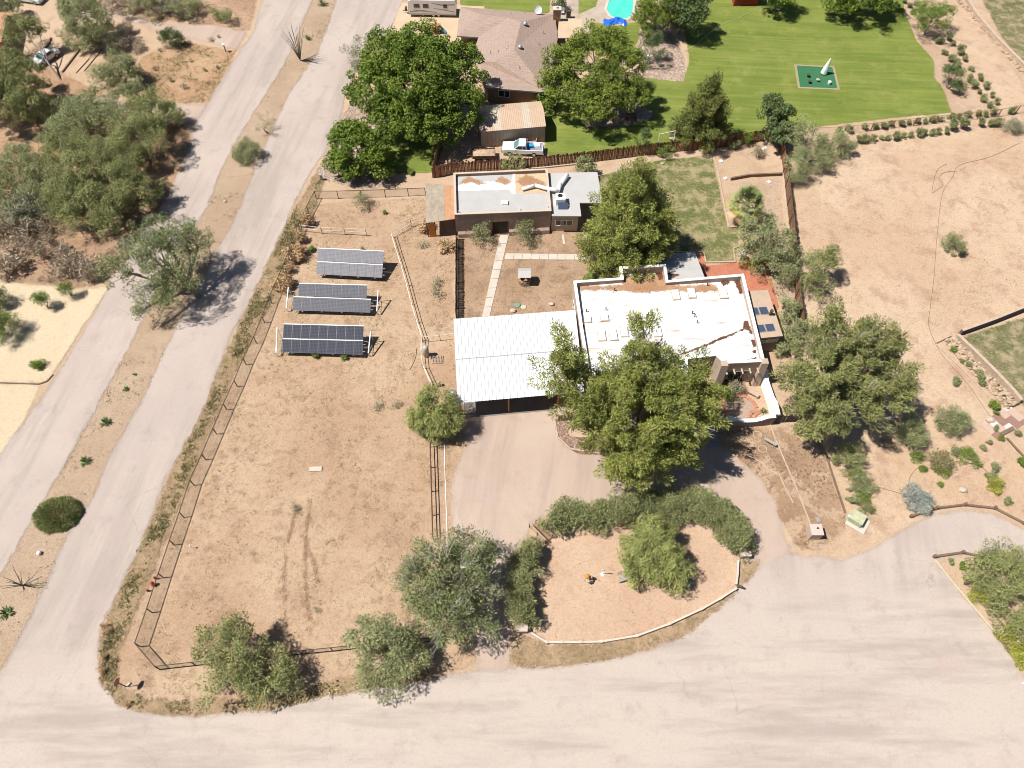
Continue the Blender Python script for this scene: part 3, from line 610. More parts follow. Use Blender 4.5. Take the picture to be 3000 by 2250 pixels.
ptree('holly_shrub', 'upright dusky shrub in the gravel bed beside the garden lamp', 'shrub', 'dark', [(1912, 150, 2.0, 2.3, 2.2), (1918, 115, 3.2, 1.5, 1.4), (1880, 165, 1.6, 1.4, 1.3)], dens=.45, tr=.1, stems=3, scale=1.4, cat='shrub')
ptree('shade_tree', 'broad dark tree at the far edge of the mown lawn', 'ash', 'ash', [(2515, -25, 4.2, 4.8, 2.8), (2460, -20, 3.6, 3.2, 2.4), (2580, -30, 3.6, 3.4, 2.4)], dens=.9)
ptree('shade_tree', 'dark tree beside the small red shed', 'ash', 'ash', [(2275, -30, 3.6, 3.0, 2.4), (2310, -25, 3.2, 2.2, 2.0)], dens=.9)
ptree('desert_willow', 'tall loose green shrub at the top of the planted border by the lawn', 'mesq', 'green', [(2730, 60, 2.8, 2.3, 2.3), (2770, 40, 2.8, 1.6, 1.8), (2720, 25, 3.4, 1.8, 1.8)], dens=.75, tr=.12, stems=3)
ptree('desert_willow', 'low dark bushy tree halfway down the planted border by the lawn', 'mesq', 'dark', [(2795, 225, 1.9, 1.5, 1.4), (2778, 205, 2.0, 1.0, .9), (2800, 255, 1.1, 1.2, .9)], dens=.8, tr=.1, stems=3)
ptree('cypress_tree', 'upright dark green tree at the corner where the two board fences meet', 'ash', 'dark', [(2268, 340, 3.8, 2.1, 2.6), (2275, 395, 2.2, 1.9, 1.9), (2255, 310, 5.0, 1.3, 1.5)], dens=.9, scale=.8)
ptree('acacia_tree', 'sprawling grey-green shrub spilling out of the fence corner onto bare dirt', 'mesq', 'olive', [(2355, 415, 2.4, 3.2, 2.2), (2440, 418, 1.8, 2.4, 1.6), (2485, 422, 1.2, 1.3, 1.1), (2340, 480, 1.8, 2.0, 1.7), (2335, 525, 1.1, 1.3, 1.1), (2400, 470, 1.4, 2.0, 1.4)], dens=.85, tr=.14, stems=4)
ptree('acacia_tree', 'wide grey-olive tree beside the brick-red terrace and the palm', 'mesq', 'olive', [(2235, 690, 3.4, 3.2, 2.4), (2290, 730, 2.8, 2.6, 2.0), (2220, 745, 2.4, 2.4, 1.8), (2310, 780, 2.0, 2.0, 1.6), (2260, 790, 1.8, 2.0, 1.5)], dens=.85, tr=.18, stems=3)
ptree('pistache_tree', 'fresh yellow-green tree outside the board fence on the bare lot', 'mesq', 'mesq', [(2400, 780, 3.0, 2.2, 2.0), (2420, 745, 3.4, 1.6, 1.6), (2395, 835, 1.8, 1.8, 1.4)], dens=.8, tr=.14)
ptree('spiky_shrub', 'bright yellow-green shrub at the edge of the brick-red terrace', 'shrub', 'yellow', [(2203, 775, .9, 1.1, .9)], dens=.8, tr=.05, stems=3, cat='shrub', scale=1.3)
ptree('oleander_shrub', 'long grey-green shrub squeezed between the sunroom and the board fence', 'mesq', 'olive', [(2315, 900, 1.4, 1.4, 1.2), (2320, 960, 1.3, 1.5, 1.2), (2310, 1020, 1.1, 1.3, 1.0)], dens=.9, tr=.08, stems=3, cat='shrub', scale=.8)
# ---- the front of the property
ptree('willow_tree', 'round feathery light green tree beside the garage corner and ladder', 'willow', 'willow', [(1275, 1195, 3.0, 2.3, 1.9), (1240, 1230, 2.2, 1.5, 1.3), (1315, 1230, 2.2, 1.6, 1.4), (1275, 1255, 1.6, 1.6, 1.2)], dens=1.4, tr=.15)
ptree('elm_tree', 'large elm with bleached bare twigs at the driveway entrance', 'elm', 'elm', [(1315, 1690, 4.8, 3.5, 2.8), (1375, 1610, 4.4, 2.7, 2.2), (1275, 1620, 4.4, 2.6, 2.2), (1235, 1710, 3.8, 2.6, 2.0), (1380, 1715, 4.0, 2.6, 2.2), (1315, 1800, 3.6, 3.1, 2.1), (1260, 1790, 3.2, 2.3, 1.8), (1370, 1820, 3.0, 2.3, 1.8), (1420, 1630, 3.6, 1.7, 1.6)], base=(1335, 1800), dens=1.05, tr=.3, stems=2, twigs=34)
ptree('mesquite_tree', 'round olive-green tree on the street verge next to the twiggy elm', 'mesq', 'olive', [(1125, 1900, 3.0, 2.8, 2.0), (1090, 1860, 3.2, 2.0, 1.7), (1180, 1930, 2.4, 2.2, 1.7), (1110, 1960, 2.0, 2.3, 1.6)], dens=.9, tr=.18)
ptree('mesquite_tree', 'ragged olive-green tree over the fence near the stop sign', 'mesq', 'mesq', [(700, 1930, 3.0, 2.6, 2.0), (690, 1860, 3.6, 1.6, 1.4), (620, 1890, 3.0, 1.6, 1.2), (670, 2010, 2.0, 2.2, 1.6), (790, 1960, 2.4, 1.8, 1.5), (830, 1990, 2.2, 1.4, 1.2), (780, 2010, 1.8, 1.7, 1.3)], dens=.85, tr=.2)
ptree('acacia_tree', 'rounded weeping green tree in the middle of the planted island', 'willow', 'willow', [(1930, 1610, 2.4, 2.6, 1.8), (1880, 1600, 2.4, 1.9, 1.6), (1960, 1660, 1.7, 2.1, 1.3), (1870, 1660, 1.5, 1.8, 1.2), (1920, 1560, 2.6, 1.6, 1.3)], base=(1925, 1690), dens=1.25, tr=.18)
ptree('elm_tree', 'wind-swept tree on the median strip throwing a big shadow across the road', 'elm', 'elm', [(480, 760, 5.0, 3.4, 2.6), (420, 730, 5.4, 2.8, 2.2), (545, 690, 5.6, 2.4, 2.0), (345, 790, 4.4, 2.2, 1.6), (520, 830, 4.0, 2.8, 2.0), (450, 860, 3.4, 2.4, 1.6), (470, 665, 6.0, 2.0, 1.6), (425, 905, 2.6, 1.3, 1.1), (580, 720, 5.0, 1.6, 1.6)], base=(585, 870), dens=1.15, tr=.32, stems=2, twigs=16)
# ---- the thicket across the road
MESQ = 'mesquites of the roadside thicket'
for i, (lb, lf, lob) in enumerate([
  ('bright olive mesquite at the road edge of the thicket', 'mesq', [(405, 405, 3.6, 3.62, 2.81), (430, 370, 3.8, 2.49, 2.16), (380, 450, 2.6, 2.94, 2.16)]),
  ('grey-green mesquite with open top at the back of the thicket', 'olive', [(285, 320, 3.4, 3.39, 2.16), (220, 370, 3.0, 3.16, 2.38), (330, 350, 3.0, 2.71, 1.94)]),
  ('low round mesquite behind the road-edge mesquite of the thicket', 'mesq', [(440, 320, 2.6, 3.62, 1.94), (480, 340, 2.0, 2.71, 1.73)]),
  ('broadest olive mesquite in the middle of the thicket', 'mesq', [(270, 490, 4.4, 4.75, 3.24), (340, 530, 4.0, 4.07, 2.81), (200, 450, 3.8, 3.62, 2.59), (400, 560, 3.0, 3.16, 2.38)]),
  ('olive mesquite at the front of the thicket beside the dry scrub', 'mesq', [(260, 610, 3.0, 3.84, 2.59), (330, 630, 2.4, 3.16, 2.16), (200, 580, 3.0, 3.16, 2.38)]),
  ('darker green mesquite at the cream-lot side of the thicket', 'olive', [(60, 500, 3.4, 3.84, 2.81), (130, 540, 3.0, 3.16, 2.38), (20, 560, 2.6, 3.16, 2.16)]),
  ('grey-brown mesquite low at the foot of the thicket', 'grey', [(90, 600, 1.8, 2.94, 1.73), (20, 630, 1.6, 2.71, 1.51)]),
  ('feathery mesquite against the sandy track', 'olive', [(170, 400, 2.4, 2.71, 1.94), (205, 330, 2.4, 2.49, 1.94)])]):
    ptree('mesquite_tree', lb, 'mesq', lf, lob, dens=1.15, tr=.2, stems=3, group=MESQ)
ptree('pepper_tree', 'large yellow-green drooping tree by the parked silver car', 'willow', 'mesq', [(50, 240, 4.6, 3.8, 3.0), (10, 300, 4.2, 3.6, 2.8), (80, 310, 3.2, 3.0, 2.4), (20, 190, 4.8, 2.8, 2.2), (-40, 260, 4.4, 4, 3)], dens=.85, tr=.3)
ptree('leaning_tree', 'small leaning tree whose trunk slants over the silver car', 'mesq', 'mesq', [(70, 85, 3.6, 3.0, 2.0), (40, 110, 3.0, 2.2, 1.8), (110, 75, 3.6, 1.8, 1.4)], base=(178, 236), dens=.7, tr=.16)
ptree('tamarisk_tree', 'big dark grey-green tamarisk beside the sandy track', 'mesq', 'olive', [(255, 55, 4.0, 3.8, 3.2), (230, 20, 4.6, 3.0, 2.6), (300, 95, 2.4, 2.8, 2.2), (220, 100, 2.2, 2.4, 2.0), (260, 115, 1.6, 2.4, 1.6)], dens=.9, tr=.25, stems=3)
ptree('mesquite_tree', 'loose grey-green mesquite beside the tan knoll', 'mesq', 'olive', [(350, 190, 2.6, 2.6, 2.0), (310, 225, 1.8, 2.0, 1.6), (385, 205, 2.0, 1.8, 1.5)], dens=1.2, tr=.12, stems=4)
ptree('mesquite_tree', 'small round mesquite at the foot of the tan knoll', 'mesq', 'olive', [(382, 258, 1.4, 1.8, 1.4)], dens=1.4, tr=.1, stems=4)
ptree('creosote_bush', 'dark rounded creosote bush where the sandy track bends', 'shrub', 'dark', [(500, 112, 1.2, 1.8, 1.3)], dens=1.5, tr=.06, stems=4, cat='shrub', scale=1.3)
for i, (px, py, r, lf) in enumerate([(330, 12, 1.8, 'brown'), (375, 18, 2.2, 'brown'), (430, 20, 2.6, 'olive'), (490, 25, 2.4, 'grey'), (540, 28, 2.2, 'olive'), (570, 12, 1.8, 'olive'), (470, -10, 2.4, 'olive'), (400, -12, 2.2, 'grey')]):
    ptree('scrub_bush', 'scrubby bush in the tangle along the far side of the sandy track', 'mesq', lf, [(px, py, r*.6, r, r*.75)], dens=.7, tr=.07, stems=3, cat='shrub', group='bushes beyond the sandy track')
ptree('scrub_bush', 'two-part green bush on bare ground near the road and the rusty soil', 'mesq', 'mesq', [(665, 50, 1.0, 1.6, 1.0), (640, 35, .9, 1.1, .9)], dens=.6, tr=.05, stems=3, cat='shrub')
ptree('tree', 'dusky tree at the roof corner of the pink-walled house', 'mesq', 'olive', [(15, 8, 2.6, 2.2, 2.0), (40, 18, 1.6, 1.6, 1.3)], dens=.7, tr=.12)
ptree('scrub_bush', 'thin grey scrub beside the tamarisk and low rails', 'mesq', 'brown', [(370, 90, .9, 1.6, 1.0), (360, 130, .8, 1.4, .9), (400, 140, .6, 1.1, .8)], dens=.5, tr=.05, stems=3, cat='shrub')
# ---- median plants
ptree('creosote_bush', 'full green creosote bush on the median strip', 'shrub', 'olive', [(722, 442, 1.3, 1.8, 1.5), (710, 455, .8, 1.3, 1.0)], dens=1.0, tr=.06, stems=4, cat='shrub', scale=1.3)
ptree('cholla', 'open branching cholla on the median strip', 'wispy', 'olive', [(776, 370, 1.1, 1.5, 1.2)], dens=.55, tr=.08, stems=4, cat='cactus', scale=1.3)
# ---- hedge of oleanders round the island
hed = [(1618, 1531, 1.3), (1640, 1522, 1.5), (1672, 1512, 1.7), (1712, 1508, 1.6), (1752, 1508, 1.75), (1795, 1500, 1.7), (1838, 1492, 1.8), (1880, 1490, 1.7), (1922, 1490, 1.75), (1962, 1484, 1.7), (2002, 1482, 1.75), (2040, 1478, 2.0), (2078, 1488, 1.9), (2106, 1508, 1.8), (2128, 1532, 1.7), (2148, 1558, 1.7), (2166, 1578, 1.6), (2178, 1594, 1.25)]
for i, (px, py, r) in enumerate(hed):
    ptree('oleander_shrub', 'clipped-together oleander in the curved hedge along the back of the island', 'oleander', 'oleander', [(px, py, 1.15, r*.98, 1.15), (px+random.Random(i).uniform(-12, 12), py-8, 1.75, r*.6, .7)], dens=.72, tr=.05, stems=4, cat='shrub', group='oleanders of the curved hedge', scale=1.15)
for i, (px, py, r) in enumerate([(1556, 1610, 1.05), (1548, 1632, 1.25), (1534, 1662, 1.4), (1528, 1704, 1.35), (1524, 1745, 1.4), (1530, 1785, 1.35), (1540, 1808, 1.1)]):
    ptree('oleander_shrub', 'oleander in the short straight hedge between elm and island', 'oleander', 'oleander', [(px, py, 1.15, r, 1.1), (px, py-8, 1.7, r*.6, .65)], dens=.75, tr=.05, stems=4, cat='shrub', group='oleanders of the short hedge', scale=1.1)
# ---- shrubs round the houses and lots
for lb, kd_, lf, lob, dn in [
  ('wispy grey shrub by the guest house door, fence side', 'wispy', 'olive', [(1410, 690, 1.2, 1.5, 1.2), (1425, 672, 1.6, 1.0, .8)], 1.0),
  ('wispy grey shrub by the guest house door, window side', 'wispy', 'olive', [(1540, 690, 1.2, 1.5, 1.2), (1545, 665, 1.7, 1.1, .9)], 1.1),
  ('thin young bush inside the far chain-link pen', 'wispy', 'olive', [(1062, 585, 1.0, 1.3, 1.1)], 1.0),
  ('lone dark green bush out on the bare lot', 'shrub', 'olive', [(2797, 715, 1.0, 1.4, 1.1)], .9),
  ('rounded loose green bush on the lot, nearer the stone wall', 'wispy', 'olive', [(2792, 1235, 1.2, 1.8, 1.4)], 2.6),
  ('tall loose green bush on the lot, nearer the leaning pine', 'wispy', 'olive', [(2668, 1280, 1.3, 1.6, 1.5), (2668, 1245, 1.8, 1.2, 1.0)], 2.4),
  ('green shrub growing in the shadow under the leaning pine', 'shrub', 'mesq', [(2488, 1345, 1.0, 1.7, 1.2)], .8),
  ('dark olive dome shrub near the green utility box', 'wispy', 'olive', [(2527, 1415, .8, 1.1, .9)], 2.8),
  ('pale feathery grass clump on the bare lot', 'wispy', 'weed', [(2760, 1350, .8, 1.2, .9)], 3.2),
  ('silver dome shrub beside the log rail and drive', 'shrub', 'silver', [(2690, 1460, .7, 1.35, .85)], 1.8),
  ('low bright green mat plant below the feathery grass', 'shrub', 'green', [(2758, 1380, .25, .7, .35)], 1.4),
  ('low bright green mat plant crossed by the hose', 'shrub', 'green', [(2838, 1340, .3, 1.0, .4)], 1.3),
  ('low yellow-flecked mat plant near the log rail', 'shrub', 'yellow', [(2915, 1423, .3, .85, .4)], 1.3),
  ('flat green mat plant between the two loose bushes', 'shrub', 'green', [(2691, 1338, .2, .7, .3)], 1.2),
  ('straggly green plant beside the green utility box', 'wispy', 'mesq', [(2535, 1487, .4, .9, .5)], 1.8),
  ('small green plant beside the silver shrub hose', 'shrub', 'green', [(2534, 1460, .3, .5, .35)], 1.2),
  ('large dark green bush in the log-edged bed by the street', 'mesq', 'mesq', [(2930, 1690, 1.6, 3.0, 1.5), (3000, 1740, 1.6, 3.2, 1.6), (2900, 1660, 1.2, 1.8, 1.1), (2980, 1800, 1.4, 2.4, 1.4), (2960, 1650, 1.4, 2.2, 1.2)], .95),
  ('yellow-green ground shrub at the foot of the large bush in the log-edged bed', 'shrub', 'yellow', [(2860, 1740, .35, 1.1, .45), (2965, 1880, .4, 1.4, .5), (2990, 1920, .4, 1.2, .5)], 1.0),
  ('young tree with its shadow on the cream sand by the scrub', 'wispy', 'green', [(192, 846, 1.4, .8, .8)], 2.6),
  ('young tree alone in the middle of the cream sand', 'wispy', 'green', [(120, 878, 1.5, .9, .9)], 2.6),
  ('round green ball plant on the cream sand', 'shrub', 'green', [(108, 1067, .35, .65, .45)], 1.4),
  ('larger young tree on the cream sand, cut by the frame', 'wispy', 'green', [(0, 955, 1.6, 2.0, 1.6)], 2.4),
  ('dark bush on the cream sand near the scrub, cut by the frame', 'wispy', 'dark', [(-8, 872, 1.2, 1.3, 1.2)], 2.6),
  ('round green shrub beside the courtyard door step', 'shrub', 'green', [(2120, 1152, .7, .8, .7)], 1.2),
  ('pale prickly plant in the middle of the brick-edged bed', 'wispy', 'grey', [(2154, 1135, .7, .9, .7)], 3.0),
  ('dark green shrub at the neighbour wall behind the metal shed', 'ash', 'ash', [(1590, 298, 1.2, 1.5, 1.2)], .9),
  ('leafy bush against the board fence behind the guest house', 'shrub', 'mesq', [(1505, 478, 1.6, 1.7, 1.0)], .7),
  ('grey-green bush by the board fence beside the dense pine', 'shrub', 'olive', [(1716, 488, 1.4, 1.5, 1.5)], .8),
  ('spiky green clump at the fence beside the swing frame', 'shrub', 'green', [(1953, 445, .7, 1.1, .8)], .8),
  ('tall thin sapling against the board fence behind the dense pine', 'shrub', 'dark', [(1886, 410, 2.0, 1.0, 1.8)], .7),
  ('young shrub on the back side of the board fence by the sandy plot', 'shrub', 'green', [(2193, 408, .9, .7, 1.0)], .9),
  ('low green shrub beside the sapling at the sandy plot fence', 'shrub', 'olive', [(2155, 425, .6, .8, .6)], .8),
  ('grey dead bush on the sandy plot', 'wispy', 'brown', [(2222, 448, .6, .9, .6)], 2.2),
  ('dusty grey bush at the end of the wire fence on the lot', 'wispy', 'grey', [(2970, 370, .7, 1.5, .9)], 2.0),
  ('green shrub under the tall pine near the roof corner', 'shrub', 'green', [(1745, 815, .9, 1.3, .8)], .8),
  ('bush in the open notch of the neighbour roof', 'shrub', 'green', [(1380, 138, 1.0, 1.2, 1.0)], .8),
  ('low leafy tree by the chimney patio', 'shrub', 'dark', [(1640, 8, 1.3, 1.2, 1.2)], .8)]:
    ptree('shrub' if 'tree' not in lb else 'young_tree', lb, kd_, lf, lob, dens=dn, tr=.05, stems=3, cat='shrub' if 'tree' not in lb else 'tree', scale=1.1 if kd_ == 'shrub' else 1.0)
# ================================================================== BUILDINGS
STUCCO = plain('tan_stucco', al(222, 196, 174), 0.92, 0.07, 1.5, 0.5, 9, spec=.1)
STUCCO2 = plain('brown_stucco', al(190, 160, 142), 0.92, 0.12, 2.2, 0.8, 5, spec=.1)
WHITEP = plain('white_parapet_coat', (.80, .79, .77), 0.7, 0.04, 1.2, 0.25, 10, spec=.2)
WOODP = plain('orange_wood_post', (.52, .21, .05), 0.7, 0.15, 4)
WOODG = plain('weathered_wood', (.40, .33, .26), 0.9, 0.2, 5, 0.3, 30)
WOODB = plain('brown_boards', (.135, .075, .045), 0.85, 0.35, 6, 0.4, 25)
WOODR = plain('redwood_boards', (.235, .115, .065), 0.85, 0.35, 6, 0.4, 25)
DARK = plain('painted_dark_opening', (.018, .016, .015), 0.6, 0.1)
METALW = plain('white_paint_metal', (.80, .80, .79), 0.45, 0.03, 2, spec=.4)
GALV = plain('galvanised_steel', (.50, .51, .52), 0.45, 0.08, 4, metal=.6, spec=.5)
RUST = plain('rust_brown_steel', (.085, .06, .045), 0.7, 0.2, 6)
FRAMEW = plain('white_window_frame', (.78, .76, .72), 0.5, 0.03)
def glass_mat(name, col=(.02, .025, .03), rough=0.06):
    t = NT(name); m = t.fin(col, rough, 0.8); return m
GLASS = glass_mat('dark_window_glass')
def white_roof():
    t = NT('white_roof_membrane'); v = t.P()
    c = t.mix(t.step(t.noise(0.5, 5, 0.65), 0.4, 0.7), (.66, .655, .645), (.56, .55, .535))
    st = t.noise(1.0, 6, 0.75, t.mapv(v, (0.28, 1.5, 1), (0, 0, R(-2))))
    c = t.mix(t.step(st, 0.53, 0.68, 0, 0.9), c, al(228, 186, 150))
    br = t.new('ShaderNodeTexBrick'); t.L.new(t.mapv(v, (1, 1, 1), (0, 0, R(2))), br.inputs['Vector'])
    for k_, v_ in (('Scale', 1.0), ('Mortar Size', .012), ('Brick Width', 6.0), ('Row Height', .95), ('Mortar Smooth', .2)): br.inputs[k_].default_value = v_
    c = t.mix(t.math('MULTIPLY', br.outputs['Fac'], 0.75), c, al(176, 156, 142))
    t.bump(t.noise(6, 4, 0.7), 0.25, 0.03); return t.fin(c, 0.75, 0.2)
WROOF = white_roof()
GROOF = plain('grey_roof_sheet', al(214, 212, 210), 0.85, 0.04, 0.7, 0.1, 15, grime=al(204, 200, 196))
SANDST = dirt('windblown_roof_dust', al(226, 176, 128), al(206, 150, 104), al(186, 132, 92), al(140, 100, 70), 0.5, 1.5, 5.0, fade=(0.5, 0.35, 1.2), bump=0.1)
RUSTST = dirt('rusty_patch', al(150, 96, 68), al(128, 82, 60), al(110, 70, 52), al(84, 56, 44), 0.8, 2.0, 6.0, fade=(0.35, 0.08, 1.6), bump=0.1)
PEACH = dirt('peach_roof_coat', al(252, 222, 178), al(248, 212, 166), al(238, 190, 140), al(228, 176, 128), 0.4, 1.2, 5.0, fade=(0.15, 0.08, 1.2), bump=0.05)
COATW = dirt('white_roof_coat', (.82, .815, .80), (.80, .79, .775), (.76, .74, .71), (.70, .66, .60), 0.4, 1.2, 5.0, fade=(0.2, 0.08, 1.2), bump=0.05)
def inset(poly, d):
    P = [Vector((p[0], p[1])) for p in ccw(poly)]; n = len(P); out = []
    for i in range(n):
        a = (P[i]-P[i-1]).normalized(); b_ = (P[(i+1) % n]-P[i]).normalized()
        na = Vector((-a.y, a.x)); nb = Vector((-b_.y, b_.x)); m = na+nb
        if m.length < 1e-4: m = na
        m.normalize(); k = d/max(0.35, m.dot(na)); out.append(P[i]+m*k)
    return out
def part_sheet(name, pts, zp, z, mat, parent, cell=0.25, margin=0.4):
    w = UP(pts, zp); o = sheet(name, [(p.x, p.y) for p in w], z, mat, cell, margin, px=False, kind=None)
    l = root_loc(parent); o.location = (-l.x, -l.y, z-l.z); o.parent = parent
    if 'kind' in o: del o['kind']
    return o
def parapet_block(root, poly, ztops, z_deck, th, wall, deck, cope, z0=0.0):
    """walls with a raised rim of varying height round a flat roof; poly given counter-clockwise"""
    n = len(poly); inn = inset(poly, th); mb = MB(); cb = MB()
    cin = inset(poly, th+.03); cout = inset(poly, -.03)
    for i in range(n):
        j = (i+1) % n; a, b_ = poly[i], poly[j]; za, zb = ztops[i], ztops[j]
        mb.quad((a[0], a[1], z0), (b_[0], b_[1], z0), (b_[0], b_[1], zb), (a[0], a[1], za))
        mb.quad((inn[j][0], inn[j][1], z_deck-.1), (inn[i][0], inn[i][1], z_deck-.1), (inn[i][0], inn[i][1], za), (inn[j][0], inn[j][1], zb))
        mb.quad((a[0], a[1], za), (b_[0], b_[1], zb), (inn[j][0], inn[j][1], zb), (inn[i][0], inn[i][1], za))
        t = .09
        cb.hexa([(cout[i][0], cout[i][1], za+.004), (cout[j][0], cout[j][1], zb+.004), (cin[j][0], cin[j][1], zb+.004), (cin[i][0], cin[i][1], za+.004)],
                [(cout[i][0], cout[i][1], za+t), (cout[j][0], cout[j][1], zb+t), (cin[j][0], cin[j][1], zb+t), (cin[i][0], cin[i][1], za+t)])
    mb.build('wall', wall, root); cb.build('coping', cope, root)
    MB().poly([(p[0], p[1], z_deck) for p in inset(poly, th*.5)]).build('roof_deck', deck, root)
def wall_window(root, a, b_, s0, s1, z0, z1, panes=2, frame=None, glass=None, name='window', proud=.05, fw=.07):
    a = Vector((a[0], a[1], 0)); b_ = Vector((b_[0], b_[1], 0)); d = (b_-a).normalized(); nrm = Vector((d.y, -d.x, 0))
    p0 = a+d*s0; p1 = a+d*s1; mb = MB()
    def blk(m, q0, q1, za, zb, o0, o1):
        m.hexa([tuple(q0+nrm*o1)[:2]+(za,), tuple(q1+nrm*o1)[:2]+(za,), tuple(q1+nrm*o0)[:2]+(za,), tuple(q0+nrm*o0)[:2]+(za,)],
               [tuple(q0+nrm*o1)[:2]+(zb,), tuple(q1+nrm*o1)[:2]+(zb,), tuple(q1+nrm*o0)[:2]+(zb,), tuple(q0+nrm*o0)[:2]+(zb,)])
    blk(mb, p0, p1, z0, z0+fw, .0, proud); blk(mb, p0, p1, z1-fw, z1, .0, proud)
    for i in range(panes+1):
        c = p0.lerp(p1, i/panes); blk(mb, c-d*fw*.5, c+d*fw*.5, z0, z1, .003, proud+.004)
    f = mb.build(name, frame or FRAMEW, root)
    for i in range(panes):
        g = MB(); blk(g, p0.lerp(p1, i/panes)+d*fw*.5, p0.lerp(p1, (i+1)/panes)-d*fw*.5, z0+fw, z1-fw, .0, .012)
        g.build('pane', glass or GLASS, f)
    return f
# ---- main house
hp = [(1680, 827), (1700, 962), (1733, 1160), (2018, 1148), (2014, 1050), (2098, 1042), (2122, 1066), (2240, 1060), (2176, 809), (1957, 822), (1947, 786), (1813, 792), (1818, 815)]
ZT = 3.75
HW = [(p.x, p.y) for p in UP(hp, ZT)]
zt = [3.9, 3.7, 3.6, 3.6, 3.6, 3.7, 3.75, 3.75, 4.05, 3.7, 4.35, 4.25, 3.75]
HOUSE = thing('adobe_house', 'long tan stucco house with bright white flat roof and low parapets', 'house', (HW[0][0], HW[0][1], 0))
parapet_block(HOUSE, HW, zt, 3.3, .28, STUCCO, WROOF, WHITEP)
def on_roof(name, px, py, w, l, h, mats, z=3.3, rz=R(-6), parent=None):
    p = U(px, py, z+h); return p
DOME = plain('skylight_dome', (.72, .76, .80), 0.15, 0.03, spec=.6)
for px, py, w, l in [(1980, 862, .75, 1.35), (2027, 857, .75, 1.35), (2119, 858, .8, 1.35), (1763, 982, .75, 1.3), (1797, 980, .75, 1.35), (1829, 970, .75, 1.3), (1926, 969, .8, 1.35), (1771, 930, .8, .75), (1722, 935, .7, .7), (1770, 1092, .8, 1.1)]:
    p = U(px, py, 3.5); rz = R(3)
    c = MB(); c.box((p.x, p.y, 3.36), (w+.12, l+.12, .16), rz); f = c.build('skylight', plain('skylight_kerb', al(236, 200, 160), .8) if 'skylight_kerb' not in bpy.data.materials else bpy.data.materials['skylight_kerb'], HOUSE)
    d = MB(); d.box((p.x, p.y, 3.47), (w, l, .07), rz); d.box((p.x, p.y, 3.53), (w*.78, l*.85, .06), rz); d.build('dome', DOME, f)
for px, py in [(1718, 912), (1775, 907), (1846, 935), (1842, 944), (1858, 946), (2028, 917), (2042, 945), (1800, 850), (2072, 835), (2035, 927)]:
    p = U(px, py, 3.4); MB().cyl((p.x, p.y, 3.28), (p.x, p.y, 3.28+.4), .05, .05, 7).cyl((p.x, p.y, 3.68), (p.x, p.y, 3.74), .09, .07, 7).build('vent_pipe', RUST, HOUSE)
zz = 3.304
for nm, pts, m in [
   ('dust_stain', [(1828, 808), (1944, 800), (1950, 826), (2000, 838), (2080, 832), (2120, 850), (2060, 856), (1960, 852), (1880, 858), (1820, 852), (1760, 850), (1700, 852), (1690, 838), (1760, 838), (1822, 834)], SANDST),
   ('rust_stain', [(1922, 800), (1940, 798), (1946, 815), (1930, 822)], RUSTST),
   ('rust_stain', [(2112, 826), (2138, 822), (2136, 833), (2118, 838)], RUSTST),
   ('rust_stain', [(2150, 824), (2168, 821), (2176, 848), (2178, 862), (2164, 860), (2160, 845)], RUSTST),
   ('rust_stain', [(2180, 940), (2192, 938), (2204, 970), (2205, 985), (2192, 970), (2178, 962)], RUSTST),
   ('rust_stain', [(2202, 997), (2210, 995), (2216, 1015), (2208, 1018)], RUSTST),
   ('rust_stain', [(2205, 1028), (2214, 1026), (2217, 1036), (2207, 1036)], RUSTST),
   ('rust_stain', [(2180, 1056), (2205, 1048), (2215, 1045), (2219, 1052), (2195, 1058)], RUSTST),
   ('rust_stain', [(1700, 948), (1710, 946), (1712, 956), (1702, 958)], RUSTST),
   ('roof_crack', [(1985, 1038), (2060, 1012), (2110, 990), (2182, 962), (2184, 966), (2112, 996), (2062, 1017), (1988, 1043)], RUSTST)]:
    zz += .0008; part_sheet(nm, pts, 3.3, zz, m, HOUSE, .12, .25)
# corner piers, beams and glazed door of the projecting room
wl_, wr_ = HW[6], HW[7]
for q, zq in ((wl_, 3.85), (wr_, 3.88)):
    c = Vector((q[0], q[1])); mb = MB(); h = .5
    b0 = [(c.x-.38, c.y-.6), (c.x+.38, c.y-.6), (c.x+.38, c.y+.35), (c.x-.38, c.y+.35)]; t0 = [(c.x-.36, c.y-.32), (c.x+.36, c.y-.32), (c.x+.36, c.y+.35), (c.x-.36, c.y+.35)]
    mb.hexa([(x, y, 0) for x, y in b0], [(x, y, zq) for x, y in t0]); mb.build('corner_pier', STUCCO, HOUSE)
dw = (Vector(wr_)-Vector(wl_)); wl = dw.length; dn = dw.normalized(); nn = Vector((dn.y, -dn.x))
DARKF = plain('dark_door_frame', (.30, .27, .24), .6)
wall_window(HOUSE, wl_, wr_, .75, wl-1.0, .12, 2.25, 3, DARKF, GLASS, 'glass_door')
for i in range(5):
    s = .45+i*(wl-.9)/4; p = Vector(wl_)+dn*s
    MB().cyl((p.x-nn.x*.05, p.y-nn.y*.05, 2.62), (p.x+nn.x*.65, p.y+nn.y*.65, 2.62), .1, .1, 8).build('roof_beam', WOODG, HOUSE)
# west wall window and canale
wall_window(HOUSE, HW[0], HW[1], 1.2, 2.6, 1.0, 2.1, 2)
# front wall windows (behind the pine)
wall_window(HOUSE, HW[2], HW[3], 2.0, 4.0, .9, 2.1, 3); wall_window(HOUSE, HW[2], HW[3], 6.2, 7.2, .05, 2.1, 1, WOODG, DARK, 'front_door')
wall_window(HOUSE, HW[4], HW[5], .8, 2.2, 1.0, 2.1, 2)
